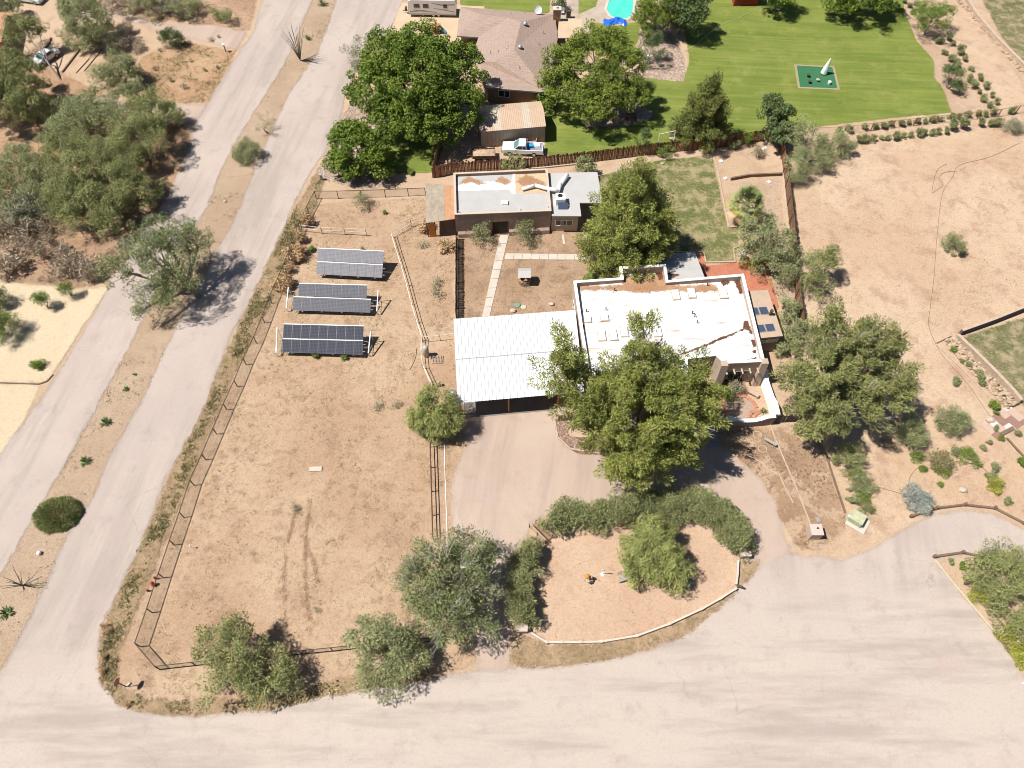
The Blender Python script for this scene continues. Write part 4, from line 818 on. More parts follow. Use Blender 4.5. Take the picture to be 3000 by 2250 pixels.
# ---- rear porch roof and the sunroom
porch = thing('porch_roof', 'pale grey flat porch roof behind the white-roofed house', 'porch', U(1985, 790))
pp = UP([(1905, 745), (2036, 739), (2068, 822), (1958, 824), (1930, 770)], 2.8)
MB().prism([(p.x, p.y) for p in pp], 2.68, 2.82).build('roof', GROOF, porch)
for px, py in [(1908, 748), (2034, 742), (2062, 812)]:
    p = U(px, py, 2.7); MB().cyl((p.x, p.y, 0), (p.x, p.y, 2.68), .07, .07, 8).build('post', WOODG, porch)
part_sheet('rust_stain', [(1959, 800), (1990, 804), (1968, 818)], 2.82, 2.825, RUSTST, porch, .12, .2)
FIREPL = thing('outdoor_fireplace', 'tan stucco block with a dark metal cap beside the rear parapet', 'fireplace', U(1880, 815))
fp = UP([(1853, 777), (1908, 770), (1905, 755), (1850, 762)], 2.6); MB().prism([(p.x, p.y) for p in fp], 0, 2.6).build('chimney_block', STUCCO, FIREPL)
c = U(1882, 764, 2.7); MB().box((c.x, c.y, 2.72), (.9, .6, .22), 0).cyl((c.x, c.y, 2.8), (c.x, c.y, 3.5), .14, .14, 8).box((c.x, c.y, 3.52), (.5, .5, .06)).build('cap', GALV, FIREPL)
sp_ = [(2184, 853), (2216, 992), (2294, 984), (2249, 849)]
SW_ = [(p.x, p.y) for p in UP(sp_, 2.9)]
SUNR = thing('sunroom', 'tan flat-roofed sunroom with two pairs of dark roof lights', 'annex', (SW_[1][0], SW_[1][1], 0))
MB().prism(inset(SW_, .12), 0, 2.72).build('wall', STUCCO2, SUNR)
ROOFT = plain('tan_roof_coat', al(222, 192, 162), .85, .06, 1.0, .15, 12, grime=al(206, 172, 140))
MB().prism(SW_, 2.72, 2.9).build('roof', ROOFT, SUNR)
PV = glass_mat('dark_blue_glass', (.06, .075, .11), .08)
for quad in ([(2195, 902), (2219, 900), (2227, 922), (2201, 924)], [(2221, 900), (2246, 898), (2255, 920), (2229, 922)], [(2214, 952), (2237, 950), (2246, 972), (2221, 974)], [(2239, 950), (2265, 947), (2273, 969), (2248, 972)]):
    q = [(p.x, p.y) for p in UP(quad, 2.98)]
    f = MB().prism(q, 2.895, 2.985).build('skylight', GALV, SUNR); MB().prism(inset(q, .05), 2.98, 2.995).build('pane', PV, f)
p = U(2256, 922, 2.9); MB().cyl((p.x, p.y, 2.88), (p.x, p.y, 3.55), .16, .16, 10).cyl((p.x, p.y, 3.55), (p.x, p.y, 3.68), .21, .18, 10).build('vent_pipe', RUST, SUNR)
si = inset(SW_, .12); si = [tuple(q) for q in si]
a_, b_ = (si[1], si[2])
for k in range(3): wall_window(SUNR, a_, b_, .45+k*.75, 1.0+k*.75, 1.75, 2.35, 1, FRAMEW, plain('pale_glass', al(210, 200, 150), .1, spec=.6) if 'pale_glass' not in bpy.data.materials else bpy.data.materials['pale_glass'])
# ---- carport
def metal_roof(name, col, rib=None):
    t = NT(name); c = t.mix(t.step(t.noise(0.8, 5, .6), .4, .7), col, tuple(x*.93 for x in col))
    st = t.noise(1.0, 5, .7, t.mapv(t.P(), (2.2, .25, 1))); c = t.mix(t.step(st, .64, .78, 0, .45), c, al(206, 168, 150))
    return t.fin(c, .42, .4)
MROOF = metal_roof('white_metal_roof', (.66, .66, .66))
CARP = thing('carport', 'wide open carport with white ribbed metal roof and orange posts', 'carport', U(1345, 1230))
cA, cB, cC, cD = U(1329, 935, 3.35), U(1686, 909, 3.35), U(1712, 1148, 2.95), U(1341, 1181, 2.95)
def bil(u, v): return cA.lerp(cB, u).lerp(cD.lerp(cC, u), v)
NPAN = 12
for row, (v0, v1, dz) in enumerate(((.0, .505, .035), (.495, 1.0, 0.0))):
    for i in range(NPAN):
        mb = MB()
        for j in range(3):
            u0 = (i+j/3)/NPAN; u1 = (i+(j+1)/3)/NPAN; w = (u1-u0)
            us = [u0, u0+w*.78, u0+w*.81, u0+w*.93, u0+w*.94, u1]; hs = [0, 0, .05, .05, 0, 0]
            for k in range(5):
                q = [bil(us[k], v0), bil(us[k+1], v0), bil(us[k+1], v1), bil(us[k], v1)]; hh = [hs[k], hs[k+1], hs[k+1], hs[k]]
                mb.quad(*[(q[m].x, q[m].y, q[m].z+hh[m]+dz) for m in (3, 2, 1, 0)])
        mb.build('roof_panel', MROOF, CARP)
for v in (.02, .26, .5, .74, .985):
    MB().bar(bil(.005, v)-Vector((0, 0, .1)), bil(.985, v)-Vector((0, 0, .1)), .09, .16).build('beam', WOODP if v > .9 else WOODG, CARP)
for v in (.03, .35, .66, .975):
    for u in ((.015, .40, .80) if v > .9 else (.015,)):
        q = bil(u, v); MB().box((q.x, q.y, (q.z-.2)/2), (.15, .15, q.z-.2)).build('post', WOODP, CARP)
q0, q1 = bil(0.002, .5), bil(.985, .5)
MB().bar(q0+Vector((0, 0, .075)), q1+Vector((0, 0, .075)), .05, .05).build('lap_strip', GALV, CARP)
q0, q1 = bil(0.03, .012), bil(.97, .012)
MB().prism([(q0.x, q0.y), (q1.x, q1.y), (q1.x, q1.y+.12), (q0.x, q0.y+.12)], 0, 2.9).build('back_wall', STUCCO2, CARP)
# ---- low stucco buttress by the driveway
bt = thing('buttress_wall', 'small sloping tan buttress wall at the carport corner by the pine', 'wall', U(1640, 1235))
q = UP([(1636, 1218), (1662, 1215), (1660, 1195), (1634, 1190)], 1.2); MB().prism([(p.x, p.y) for p in q], 0, 1.25).build('block', STUCCO, bt)
# ---- guest house
gp = [(1329, 508), (1332, 630), (1615, 618), (1603, 497)]
GW = [(p.x, p.y) for p in UP(gp, 3.5)]
GH = thing('guest_house', 'brown stucco guest house with grey flat roof and white duct', 'house', (GW[1][0], GW[1][1], 0))
parapet_block(GH, GW, [3.5, 3.5, 3.45, 3.6], 3.15, .22, STUCCO2, GROOF, plain('pale_coping', al(238, 214, 190), .85, .06))
zz = 3.154
for nm, pts, m in [('roof_coat', [(1334, 535), (1500, 530), (1503, 508), (1510, 505), (1603, 500), (1607, 565), (1500, 568), (1493, 556), (1336, 559)], COATW),
                   ('peach_coat', [(1508, 506), (1600, 500), (1606, 566), (1510, 567)], PEACH),
                   ('dust_stain', [(1338, 540), (1375, 518), (1425, 538), (1408, 541), (1375, 533), (1350, 543)], SANDST),
                   ('dust_stain', [(1450, 532), (1468, 516), (1498, 534), (1482, 541)], SANDST),
                   ('dust_stain', [(1512, 532), (1540, 512), (1598, 536), (1598, 545), (1530, 542)], SANDST)]:
    zz += .003; part_sheet(nm, pts, 3.15, zz, m, GH, .15, .25)
ep = [(1606, 507), (1750, 504), (1765, 594), (1698, 594), (1703, 633), (1617, 632)]
EW = [(p.x, p.y) for p in UP(ep, 3.0)]
MB().prism(EW, 2.84, 3.0).build('low_roof', plain('pale_grey_roof', al(216, 214, 214), .8, .03, .8), GH)
g1, g2, g3 = U(1617, 632, 2.84), U(1703, 633, 2.84), U(1750, 504, 2.84)
MB().prism([(g1.x, g1.y+.25), (g2.x-.3, g2.y+.25), (g2.x-.2, g3.y-.3), (g1.x, g3.y-.3)], 0, 2.84).build('side_wall', STUCCO, GH)
wall_window(GH, (g1.x, g1.y+.25), (g2.x-.3, g2.y+.25), .5, 2.6, .95, 1.95, 3)
MB().box((U(1752, 588, 2.8).x, U(1752, 588, 2.8).y, 1.42), (.14, .14, 2.84)).build('post', WOODG, GH)
GLw = (Vector(GW[2])-Vector(GW[1])).length
wall_window(GH, GW[1], GW[2], GLw*.385, GLw*.55, .04, 2.2, 1, WOODB, DARK, 'doorway', .05, .1)  # flat near-black pane painted in for the shaded door recess
mb = MB(); d = (Vector(GW[2])-Vector(GW[1])).normalized(); nq = Vector((d.y, -d.x))
for s0, s1, zh in ((0.02, .37, .55), (.56, .99, .6)):
    a = Vector(GW[1])+d*GLw*s0; b2 = Vector(GW[1])+d*GLw*s1
    mb.hexa([(a+nq*.45).to_tuple()+(0,), (b2+nq*.45).to_tuple()+(0,), b2.to_tuple()+(0,), a.to_tuple()+(0,)], [(a+nq*.38).to_tuple()+(zh,), (b2+nq*.38).to_tuple()+(zh,), b2.to_tuple()+(zh+.15,), a.to_tuple()+(zh+.15,)])
mb.build('plinth', STUCCO2, GH)
# roof fittings
duct = [U(1530, 554, 3.45), U(1568, 543, 3.5), U(1602, 552, 3.6), U(1634, 558, 3.6)]
MB().tube(duct, [.2, .24, .24, .26], 10).build('duct', METALW, GH, True)
MB().tube([U(1634, 560, 3.5), U(1641, 540, 3.4), U(1662, 512, 3.4)], [.28, .3, .3], 10).build('duct', METALW, GH, True)
cc = U(1642, 582, 3.6)
ck = MB().box((cc.x, cc.y, 3.5), (1.15, 1.15, .98), R(2)).build('cooler', METALW, GH)
MB().lathe((cc.x-.05, cc.y+.1, 3.99), [(.3, 0), (.3, .05), (.22, .06)], 14).build('fan', DARK, ck)
mb = MB(); q = cc+Vector((.15, -.95, 0)); mb.hexa([(q.x-.45, q.y-.3, 3.05), (q.x+.75, q.y-.3, 3.05), (q.x+.75, q.y+.35, 3.5), (q.x-.45, q.y+.35, 3.5)], [(q.x-.45, q.y-.33, 3.1), (q.x+.75, q.y-.33, 3.1), (q.x+.75, q.y+.32, 3.55), (q.x-.45, q.y+.32, 3.55)])
mb.build('solar_panel', PV, GH)
q = U(1479, 593, 3.3); MB().box((q.x, q.y, 3.25), (.8, .7, .22), 0).build('roof_hatch', METALW, GH)
for px, py in [(1523, 613), (1568, 616), (1606, 605), (1345, 621)]:
    q = U(px, py, 3.3); MB().cyl((q.x, q.y, 3.13), (q.x, q.y, 3.5), .06, .06, 8).build('vent_pipe', METALW, GH)
# lean-to of weathered sheets
LT = thing('lean_to', 'weathered grey tin lean-to roof beside the guest house wall', 'shed', U(1260, 690))
l0, l1, l2, l3 = U(1247, 536, 2.5), U(1328, 545, 2.75), U(1332, 642, 2.75), U(1247, 654, 2.5)
TIN = plain('weathered_tin', al(196, 178, 154), .8, .14, 1.4, .2, 12, grime=al(160, 140, 118)); TINR = plain('rusty_tin', al(224, 162, 112), .85, .1, 1.4, .2, 12)
for i in range(6):
    u0, u1 = i/6, (i+1)/6; f = .66
    a, b2, c2, d2 = l0.lerp(l1, u0*f/1), l0.lerp(l1, u1*f/1), l3.lerp(l2, u1*f), l3.lerp(l2, u0*f)
    mb = MB(); jz = .02*(i % 2); mb.hexa([a+Vector((0, 0, jz)), d2+Vector((0, 0, jz)), c2+Vector((0, 0, jz)), b2+Vector((0, 0, jz))], [v+Vector((0, 0, .03+jz)) for v in (a, d2, c2, b2)]); mb.build('tin_sheet', TIN, LT)
for i in range(3):
    u0, u1 = .66+i*.34/3, .66+(i+1)*.34/3
    a, b2, c2, d2 = l0.lerp(l1, u0), l0.lerp(l1, u1), l3.lerp(l2, u1), l3.lerp(l2, u0); jz = .02*(i % 2)
    mb = MB(); mb.hexa([v+Vector((0, 0, jz)) for v in (a, d2, c2, b2)], [v+Vector((0, 0, .03+jz)) for v in (a, d2, c2, b2)]); mb.build('tin_sheet', TINR, LT)
for u, v in ((.03, .03), (.03, .97), (.3, .97)):
    q = l0.lerp(l1, u).lerp(l3.lerp(l2, u), v); MB().box((q.x, q.y, 1.23), (.12, .12, 2.46)).build('post', WOODB, LT)
q0, q1 = l3.lerp(l2, .08), l3.lerp(l2, .3); MB().prism([(q0.x, q0.y+.05), (q1.x, q1.y+.05), (q1.x, q1.y+.12), (q0.x, q0.y+.12)], 0, 2.3).build('board_panel', WOODP, LT)
# ---- neighbour house
def shingles():
    t = NT('asphalt_shingles'); br = t.new('ShaderNodeTexBrick'); t.L.new(t.P(), br.inputs['Vector'])
    for k_, v_ in (('Scale', 1.0), ('Mortar Size', .02), ('Brick Width', .5), ('Row Height', .26), ('Mortar Smooth', .3)): br.inputs[k_].default_value = v_
    br.inputs['Color1'].default_value = C4(al(206, 176, 158)); br.inputs['Color2'].default_value = C4(al(190, 160, 142)); br.inputs['Mortar'].default_value = C4(al(150, 124, 110))
    c = t.mix(t.step(t.noise(6, 4, .7), .3, .7, 0, .5), br.outputs['Color'], al(222, 194, 176)); t.bump(t.noise(9, 3, .7), .3, .03)
    return t.fin(c, .92, .1)
SHG = shingles()
def brick_mat(name, c1, c2, mo, sc=1.0):
    t = NT(name); br = t.new('ShaderNodeTexBrick'); sx = t.new('ShaderNodeSeparateXYZ'); t.L.new(t.P(), sx.inputs[0])
    cx = t.new('ShaderNodeCombineXYZ'); t.L.new(t.math('ADD', sx.outputs[0], sx.outputs[1]), cx.inputs[0]); t.L.new(sx.outputs[2], cx.inputs[1]); t.L.new(cx.outputs[0], br.inputs['Vector'])
    for k_, v_ in (('Scale', sc), ('Mortar Size', .012), ('Brick Width', .24), ('Row Height', .08)): br.inputs[k_].default_value = v_
    br.inputs['Color1'].default_value = C4(c1); br.inputs['Color2'].default_value = C4(c2); br.inputs['Mortar'].default_value = C4(mo)
    return t.fin(br.outputs['Color'], .9, .15)
BRICK = brick_mat('buff_brick', al(200, 150, 104), al(178, 128, 86), al(196, 172, 146))
NH = thing('brick_ranch_house', 'tan shingled hip-roofed brick house beyond the board fence', 'house', U(1500, 200))
def Z(px, py, z): p = U(px, py, z); return (p.x, p.y, z)
EV = dict(A=Z(1348, 20, 2.8), B=Z(1626, 41, 2.8), C=Z(1634, 112, 2.8), E=Z(1603, 271, 2.8), F=Z(1419, 256, 2.8), G=Z(1384, 160, 2.8), H=Z(1402, 109, 2.8), I=Z(1338, 105, 2.8))
RG = dict(R0=Z(1408, 42, 3.9), V=Z(1490, 52, 4.2), R1=Z(1527, 64, 4.7), R2=Z(1506, 146, 4.7), R3=Z(1451, 181, 3.9), K=Z(1405, 180, 3.2))
def roofface(*ks):
    mb = MB(); pts = [EV[k] if k in EV else RG[k] for k in ks]; mb.poly(pts); return mb.build('roof_slope', SHG, NH)
for ks in (('B', 'A', 'R0', 'V', 'R1'), ('A', 'I', 'R0'), ('I', 'H', 'V', 'R0'), ('H', 'K', 'R3', 'R2', 'R1', 'V'), ('H', 'G', 'K'), ('B', 'R1', 'R2', 'C'), ('C', 'R2', 'E'), ('G', 'F', 'K'), ('F', 'E', 'R2', 'R3', 'K')): roofface(*ks)
evp = [EV[k][:2] for k in 'AIHGFECB']
TEAL = plain('blue_grey_fascia', (.17, .22, .25), .6)
mb = MB(); ein = inset(evp, .1); ecc = ccw(evp)
for i in range(len(ecc)):
    j = (i+1) % len(ecc); a, b2 = ecc[i], ecc[j]
    mb.hexa([(a[0], a[1], 2.6), (b2[0], b2[1], 2.6), tuple(ein[j])+(2.6,), tuple(ein[i])+(2.6,)], [(a[0], a[1], 2.79), (b2[0], b2[1], 2.79), tuple(ein[j])+(2.79,), tuple(ein[i])+(2.79,)])
mb.build('fascia', TEAL, NH)
nw = [tuple(q) for q in inset(evp, .55)]
mb = MB(); mb.prism(nw, 0, 2.6); mb.build('wall', BRICK, NH)
ia = [i for i in range(len(ecc)) if (Vector(ecc[i])-Vector(EV['F'][:2])).length < .01][0]
wall_window(NH, nw[ia], nw[(ia+1) % len(nw)], 1.6, 3.2, 1.1, 2.2, 2)
for px, py, k in [(1539, 72, 1), (1524, 140, 1)]:
    q = U(px, py, 4.5); MB().lathe((q.x, q.y, 4.3), [(.16, 0), (.16, .25), (.34, .3), (.34, .42), (.2, .62), (.02, .68)], 12).build('turbine_vent', GALV, NH, True)
for px, py, z in [(1437, 152, 3.9), (1460, 151, 4.0), (1484, 145, 4.3), (1488, 136, 4.4), (1521, 196, 4.0), (1578, 128, 3.8), (1592, 94, 3.6), (1496, 40, 3.3), (1537, 40, 3.2)]:
    q = U(px, py, z); MB().cyl((q.x, q.y, z-.4), (q.x, q.y, z+.25), .06, .06, 7).box((q.x, q.y, z-.25), (.35, .35, .06)).build('vent_pipe', GALV, NH)
q = U(1632, 26, 4.2); MB().box((q.x, q.y-.3, 2.2), (1.15, .9, 4.4)).build('chimney', BRICK, NH); MB().box((q.x, q.y-.3, 4.46), (1.3, 1.05, .12)).cyl((q.x, q.y-.3, 4.5), (q.x, q.y-.3, 4.75), .2, .18, 10).build('chimney_cap', CONC, NH)
q = U(1576, 28, 3.7); mb = MB().cyl((q.x, q.y-.2, 2.6), (q.x, q.y-.2, 3.6), .035, .035, 6); mb.build('dish_mast', GALV, NH)
DISH = plain('dish_grey', (.62, .63, .63), .5)
mb = MB(); ax = Vector((.1, -.75, .65)).normalized(); u1 = ax.orthogonal().normalized(); v1 = ax.cross(u1); c = Vector((q.x, q.y-.2, 3.75)); rows = []
for r_, h_ in ((.05, 0), (.3, .03), (.5, .09), (.62, .15)):
    rows.append([c+(u1*math.cos(t*math.pi/8)+v1*math.sin(t*math.pi/8))*r_+ax*h_ for t in range(16)])
for i in range(3):
    for t in range(16): mb.quad(rows[i][t], rows[i][(t+1) % 16], rows[i+1][(t+1) % 16], rows[i+1][t])
mb.build('satellite_dish', DISH, NH, True)
pr = UP([(1638, 55), (1706, 55), (1701, 110), (1631, 112)], 2.6); pa = thing('patio_cover', 'flat tan patio cover against the neighbour house', 'patio cover', (pr[2].x, pr[2].y, 0))
MB().prism([(p.x, p.y) for p in pr], 2.5, 2.62).build('roof', BUFF, pa)
for p in (pr[1], pr[2]): MB().box((p.x-.15, p.y+(.2 if p is pr[2] else -.2), 1.25), (.14, .14, 2.5)).build('post', WOODG, pa)
# ---- metal shed
SH = thing('metal_shed', 'tan ribbed metal shed with gable roof beside the parked pickup', 'shed', U(1408, 433))
f0, f1 = U(1408, 433), U(1600, 419); e0, e1 = U(1406, 387, 2.65), U(1600, 370, 2.65); r0_, r1_ = U(1399, 327, 3.35), U(1592, 316, 3.35); k0, k1 = U(1403, 311, 2.65), U(1584, 296, 2.65)
RIBT = plain('tan_shed_metal', al(236, 200, 166), .5, .04, 1.0, spec=.3); RIBP = plain('translucent_panel', al(232, 218, 192), .4, .03, 1.0, spec=.4); RIBW = plain('shed_wall_metal', al(214, 186, 158), .55, .05, 1.0, spec=.3)
for side, (a0, a1, c0, c1) in enumerate(((e0, e1, r0_, r1_), (r0_, r1_, k0, k1))):
    for i in range(9):
        mb = MB()
        for j in range(4):
            us = [(i+(j+x)/4)/9 for x in (0, .7, .78, .92, 1)]; hs = [0, 0, .04, .04, 0]
            for k in range(4):
                p0, p1, p2, p3 = a0.lerp(a1, us[k]), a0.lerp(a1, us[k+1]), c0.lerp(c1, us[k+1]), c0.lerp(c1, us[k])
                mb.quad(p0+Vector((0, 0, hs[k])), p1+Vector((0, 0, hs[k+1])), p2+Vector((0, 0, hs[k+1])), p3+Vector((0, 0, hs[k])))
        mb.build('roof_panel', RIBP if i in (2, 6) else RIBT, SH)
w0, w1 = e0.lerp(e1, .012), e0.lerp(e1, .988); b0, b1 = k0.lerp(k1, .012), k0.lerp(k1, .988); g0, g1_ = r0_.lerp(r1_, .012), r0_.lerp(r1_, .988)
w0.y += .08; w1.y += .08
for i in range(16):
    a, c2 = w0.lerp(w1, i/16), w0.lerp(w1, (i+1)/16); mb = MB(); d = (c2-a)
    mb.quad((a.x, a.y, 0), (a.x+d.x*.6, a.y+d.y*.6, 0), (a.x+d.x*.6, a.y+d.y*.6, 2.62), (a.x, a.y, 2.62))
    mb.hexa([(a.x+d.x*.6, a.y+d.y*.6-.035, 0), (a.x+d.x*.98, a.y+d.y*.98-.035, 0), (a.x+d.x, a.y+d.y+.01, 0), (a.x+d.x*.58, a.y+d.y*.58+.01, 0)], [(a.x+d.x*.6, a.y+d.y*.6-.035, 2.62), (a.x+d.x*.98, a.y+d.y*.98-.035, 2.62), (a.x+d.x, a.y+d.y+.01, 2.62), (a.x+d.x*.58, a.y+d.y*.58+.01, 2.62)])
    mb.build('wall_panel', RIBW, SH)
for wa, wb, gg in ((w0, b0, g0), (w1, b1, g1_)):
    MB().poly([(wa.x, wa.y, 0), (wb.x, wb.y, 0), (wb.x, wb.y, 2.6), (gg.x, gg.y, 3.3), (wa.x, wa.y, 2.6)]).build('end_wall', RIBW, SH)
MB().quad((b0.x, b0.y, 0), (b1.x, b1.y, 0), (b1.x, b1.y, 2.6), (b0.x, b0.y, 2.6)).build('back_wall', RIBW, SH)
# ---- house corner across the road, red garden shed
OH = thing('corner_house', 'orange shingle roof corner of a house beside the leaning tree', 'house', U(20, 130))
t_ = [Z(-90, 36, 2.7), Z(71, 37, 2.7), Z(20, 45, 2.7), Z(4, 122, 2.7), Z(-90, 150, 2.7)]; MB().poly([t_[4], t_[3], t_[2], t_[1], t_[0]]).build('roof', plain('orange_shingles', al(226, 160, 120), .9, .1, 2, .3, 12), OH)
iw = inset([t[:2] for t in t_], .5); MB().prism(iw, 0, 2.55).build('wall', plain('pink_stucco', al(214, 176, 164), .9, .08, 2, .3, 12), OH)
mb = MB(); cc_ = ccw([t[:2] for t in t_]); ci = inset(cc_, .12)
for i in range(5):
    j = (i+1) % 5; mb.hexa([cc_[i]+(2.5,), cc_[j]+(2.5,), tuple(ci[j])+(2.5,), tuple(ci[i])+(2.5,)], [cc_[i]+(2.69,), cc_[j]+(2.69,), tuple(ci[j])+(2.69,), tuple(ci[i])+(2.69,)])
mb.build('fascia', WOODG, OH)
WH = thing('pink_outbuilding', 'pink stucco wall of an outbuilding near the parked white car', 'building', U(-10, 32))
q = U(4, 31); MB().box((q.x-4, q.y+3, 1.4), (8, 6, 2.8)).build('wall', bpy.data.materials['pink_stucco'], WH); MB().box((q.x-4, q.y+3, 2.86), (8.4, 6.4, .12)).build('roof', GROOF, WH)
RS = thing('red_shed', 'small red wooden garden shed at the far edge of the lawn', 'shed', U(2180, 17))
REDW = plain('red_boards', (.30, .045, .03), .8, .2, 4); a, c2 = U(2148, 18), U(2218, 16); w = (c2-a).length
for i in range(10):
    p = a.lerp(c2, (i+.5)/10); MB().box((p.x, p.y, 1.1), (w/10*.94, .05, 2.2)).build('board', REDW, RS)
m_ = (a+c2)*.5; MB().box((m_.x, m_.y+1.4, 1.08), (w*.98, 2.7, 2.16)).build('body', REDW, RS)
MB().hexa([(a.x-.2, a.y-.25, 2.2), (c2.x+.2, c2.y-.25, 2.2), (c2.x+.2, c2.y+1.4, 2.9), (a.x-.2, a.y+1.4, 2.9)], [(a.x-.2, a.y-.25, 2.28), (c2.x+.2, c2.y-.25, 2.28), (c2.x+.2, c2.y+1.4, 2.98), (a.x-.2, a.y+1.4, 2.98)]).build('roof', plain('brown_roof', al(170, 120, 96), .9, .1), RS)
for s in (.3, .7): p = a.lerp(c2, s); MB().box((p.x, p.y-.03, .95), (.7, .05, 1.8)).build('door', REDW, RS)
# ---- swimming pool, tarp
pool_px = [(1792, -45), (1786, 0), (1777, 29), (1789, 47), (1807, 56), (1836, 56), (1852, 42), (1856, 0), (1852, -45)]
pw = [(p.x, p.y) for p in UP(pool_px)]
PO = thing('swimming_pool', 'turquoise kidney-shaped swimming pool with pale concrete rim', 'pool', (pw[2][0], pw[2][1], 0))
t = NT('pool_water'); c = t.mix(t.step(t.noise(.5, 4, .6), .3, .7), (.06, .52, .42), (.10, .60, .48)); t.bump(t.noise(3, 3, .6), .15, .05); PW = t.fin(c, .06, .5)
MB().prism(pw, .0, .075).build('water', PW, PO)
ow = inset(pw, -.4); pc = ccw(pw); mb = MB()
for i in range(len(pc)):
    j = (i+1) % len(pc); mb.hexa([tuple(ow[i])+(.0,), tuple(ow[j])+(.0,), pc[j]+(.0,), pc[i]+(.0,)], [tuple(ow[i])+(.12,), tuple(ow[j])+(.12,), pc[j]+(.12,), pc[i]+(.12,)])
mb.build('coping', CONC, PO)
rr = random.Random(5); mb = MB(); g = {}
for i in range(17):
    for j in range(6):
        p = U(1768+68*i/16, 54+4*math.sin(i*.5)+20*j/5); e = math.sin(math.pi*j/5)*min(1, min(i, 16-i)/2+.05)
        g[i, j] = (p.x+rr.uniform(-.1, .1), p.y+rr.uniform(-.1, .1), .06+e*(.25+rr.uniform(-.12, .2)))
for i in range(16):
    for j in range(5): mb.quad(g[i, j+1], g[i+1, j+1], g[i+1, j], g[i, j])
solo('pool_tarp', mb, plain('blue_tarp', (.015, .12, .55), .35, .25, 3, spec=.5), 'crumpled blue tarp heaped at the end of the pool', 'tarp')
# ================================================================== FENCES, WALLS, PAVING
def mesh_mat(name, col, keep):
    t = NT(name); t.fin(col, .6, .3); tr = t.new('ShaderNodeBsdfTransparent'); mx = t.new('ShaderNodeMixShader'); mx.inputs[0].default_value = keep
    t.L.new(tr.outputs[0], mx.inputs[1]); t.L.new(t.bsdf.outputs[0], mx.inputs[2]); t.L.new(mx.outputs[0], t.out.inputs[0]); return t.mat
CHAIN = mesh_mat('chain_link_wire', (.07, .06, .05), .22)
WIREM = mesh_mat('woven_wire', (.26, .2, .14), .12)
def densify(pts, step):
    out = [pts[0]]
    for a, b_ in zip(pts, pts[1:]):
        n = max(1, round((b_-a).length/step)); out += [a.lerp(b_, (i+1)/n) for i in range(n)]
    return out
def rail_fence(name, label, px, step, h, post_r, rails, pm, rm, mesh=None, exact=False, rail_r=.025, group=None):
    pts = UP(px); P = pts if exact else densify(pts, step)
    root = thing(name, label, 'fence', P[0], 0, group)
    for p in P: MB().cyl((p.x, p.y, -.02), (p.x, p.y, h+.03), post_r, post_r, 6).build('post', pm, root)
    for zr in rails:
        for a, b_ in zip(P, P[1:]): MB().cyl((a.x, a.y, zr), (b_.x, b_.y, zr), rail_r, rail_r, 6).build('rail', rm, root)
    if mesh:
        for a, b_ in zip(P, P[1:]): MB().quad((a.x, a.y, .03), (b_.x, b_.y, .03), (b_.x, b_.y, h-.02), (a.x, a.y, h-.02)).build('wire_mesh', mesh, root)
    return root
clf = [(927, 582), (905, 625), (884, 668), (862, 728), (840, 790), (822, 833), (797, 889), (776, 946), (752, 1006), (722, 1069), (696, 1133), (665, 1201), (635, 1272), (603, 1347), (569, 1422), (539, 1516), (511, 1597), (479, 1693), (446, 1795), (412, 1895), (470, 1962)]
rail_fence('chain_link_fence', 'long rusty chain-link fence along the street side of the dry field', clf, 3, 1.25, .05, (1.25,), RUST, RUST, CHAIN, True, .042)
rail_fence('chain_link_fence', 'rusty chain-link fence along the cul-de-sac verge below the dry field', [(470, 1962), (575, 1950), (670, 1940), (780, 1928), (884, 1917), (976, 1908), (1070, 1898), (1170, 1888), (1262, 1880)], 3, 1.25, .05, (1.25, .1), RUST, RUST, CHAIN, True, .042)
rail_fence('chain_link_fence', 'dark chain-link fence across the back of the dry field', [(927, 582), (992, 582), (1060, 580), (1130, 578), (1197, 575), (1247, 573)], 3, 1.3, .05, (1.3,), RUST, RUST, CHAIN, True, .042)
PIPE = plain('pale_pipe', (.62, .56, .48), .6, .1, 4)
rail_fence('pipe_fence', 'short white pipe fence with three dark posts beside the top solar array', [(880, 678), (945, 686), (1012, 688), (1075, 692)], 3, 1.15, .035, (1.15, .65), RUST, PIPE, None, True, .028)
rail_fence('pipe_fence', 'white two-rail pipe fence running between solar arrays and guest house yard', [(1148, 696), (1163, 745), (1176, 786), (1191, 838), (1205, 892), (1220, 945), (1238, 998), (1236, 1040), (1240, 1080), (1268, 1142)], 3, 1.1, .04, (1.1, .55), RUST, PIPE, None, True, .035)
rail_fence('pipe_fence', 'pipe fence slanting up to the tin lean-to', [(1148, 696), (1205, 664), (1250, 646)], 3, 1.1, .035, (1.1, .55), RUST, PIPE, None, True, .03)
rail_fence('pipe_fence', 'single pale pipe rail from the pressure tank across to the carport', [(1238, 1003), (1290, 998), (1334, 992)], 3, 1.0, .035, (1.0,), RUST, PIPE, None, True, .03)
rail_fence('rail_fence', 'brown rail fence between the dry field and the driveway', [(1262, 1310), (1264, 1370), (1266, 1440), (1268, 1510), (1270, 1580)], 3, 1.1, .05, (1.1, .6), WOODB, WOODB, None, True, .05)
rail_fence('wire_fence', 'rusty wire fence of leaning posts between the lawn and the bare lot', [(2380, 398), (2485, 392), (2550, 383), (2612, 376), (2675, 369), (2738, 362), (2800, 356), (2862, 349), (2922, 342), (2975, 332), (3060, 320)], 3, 1.3, .065, (1.3,), plain('rusty_post', (.30, .13, .05), .8), plain('rusty_wire', (.34, .2, .1), .8), WIREM, True, .03)
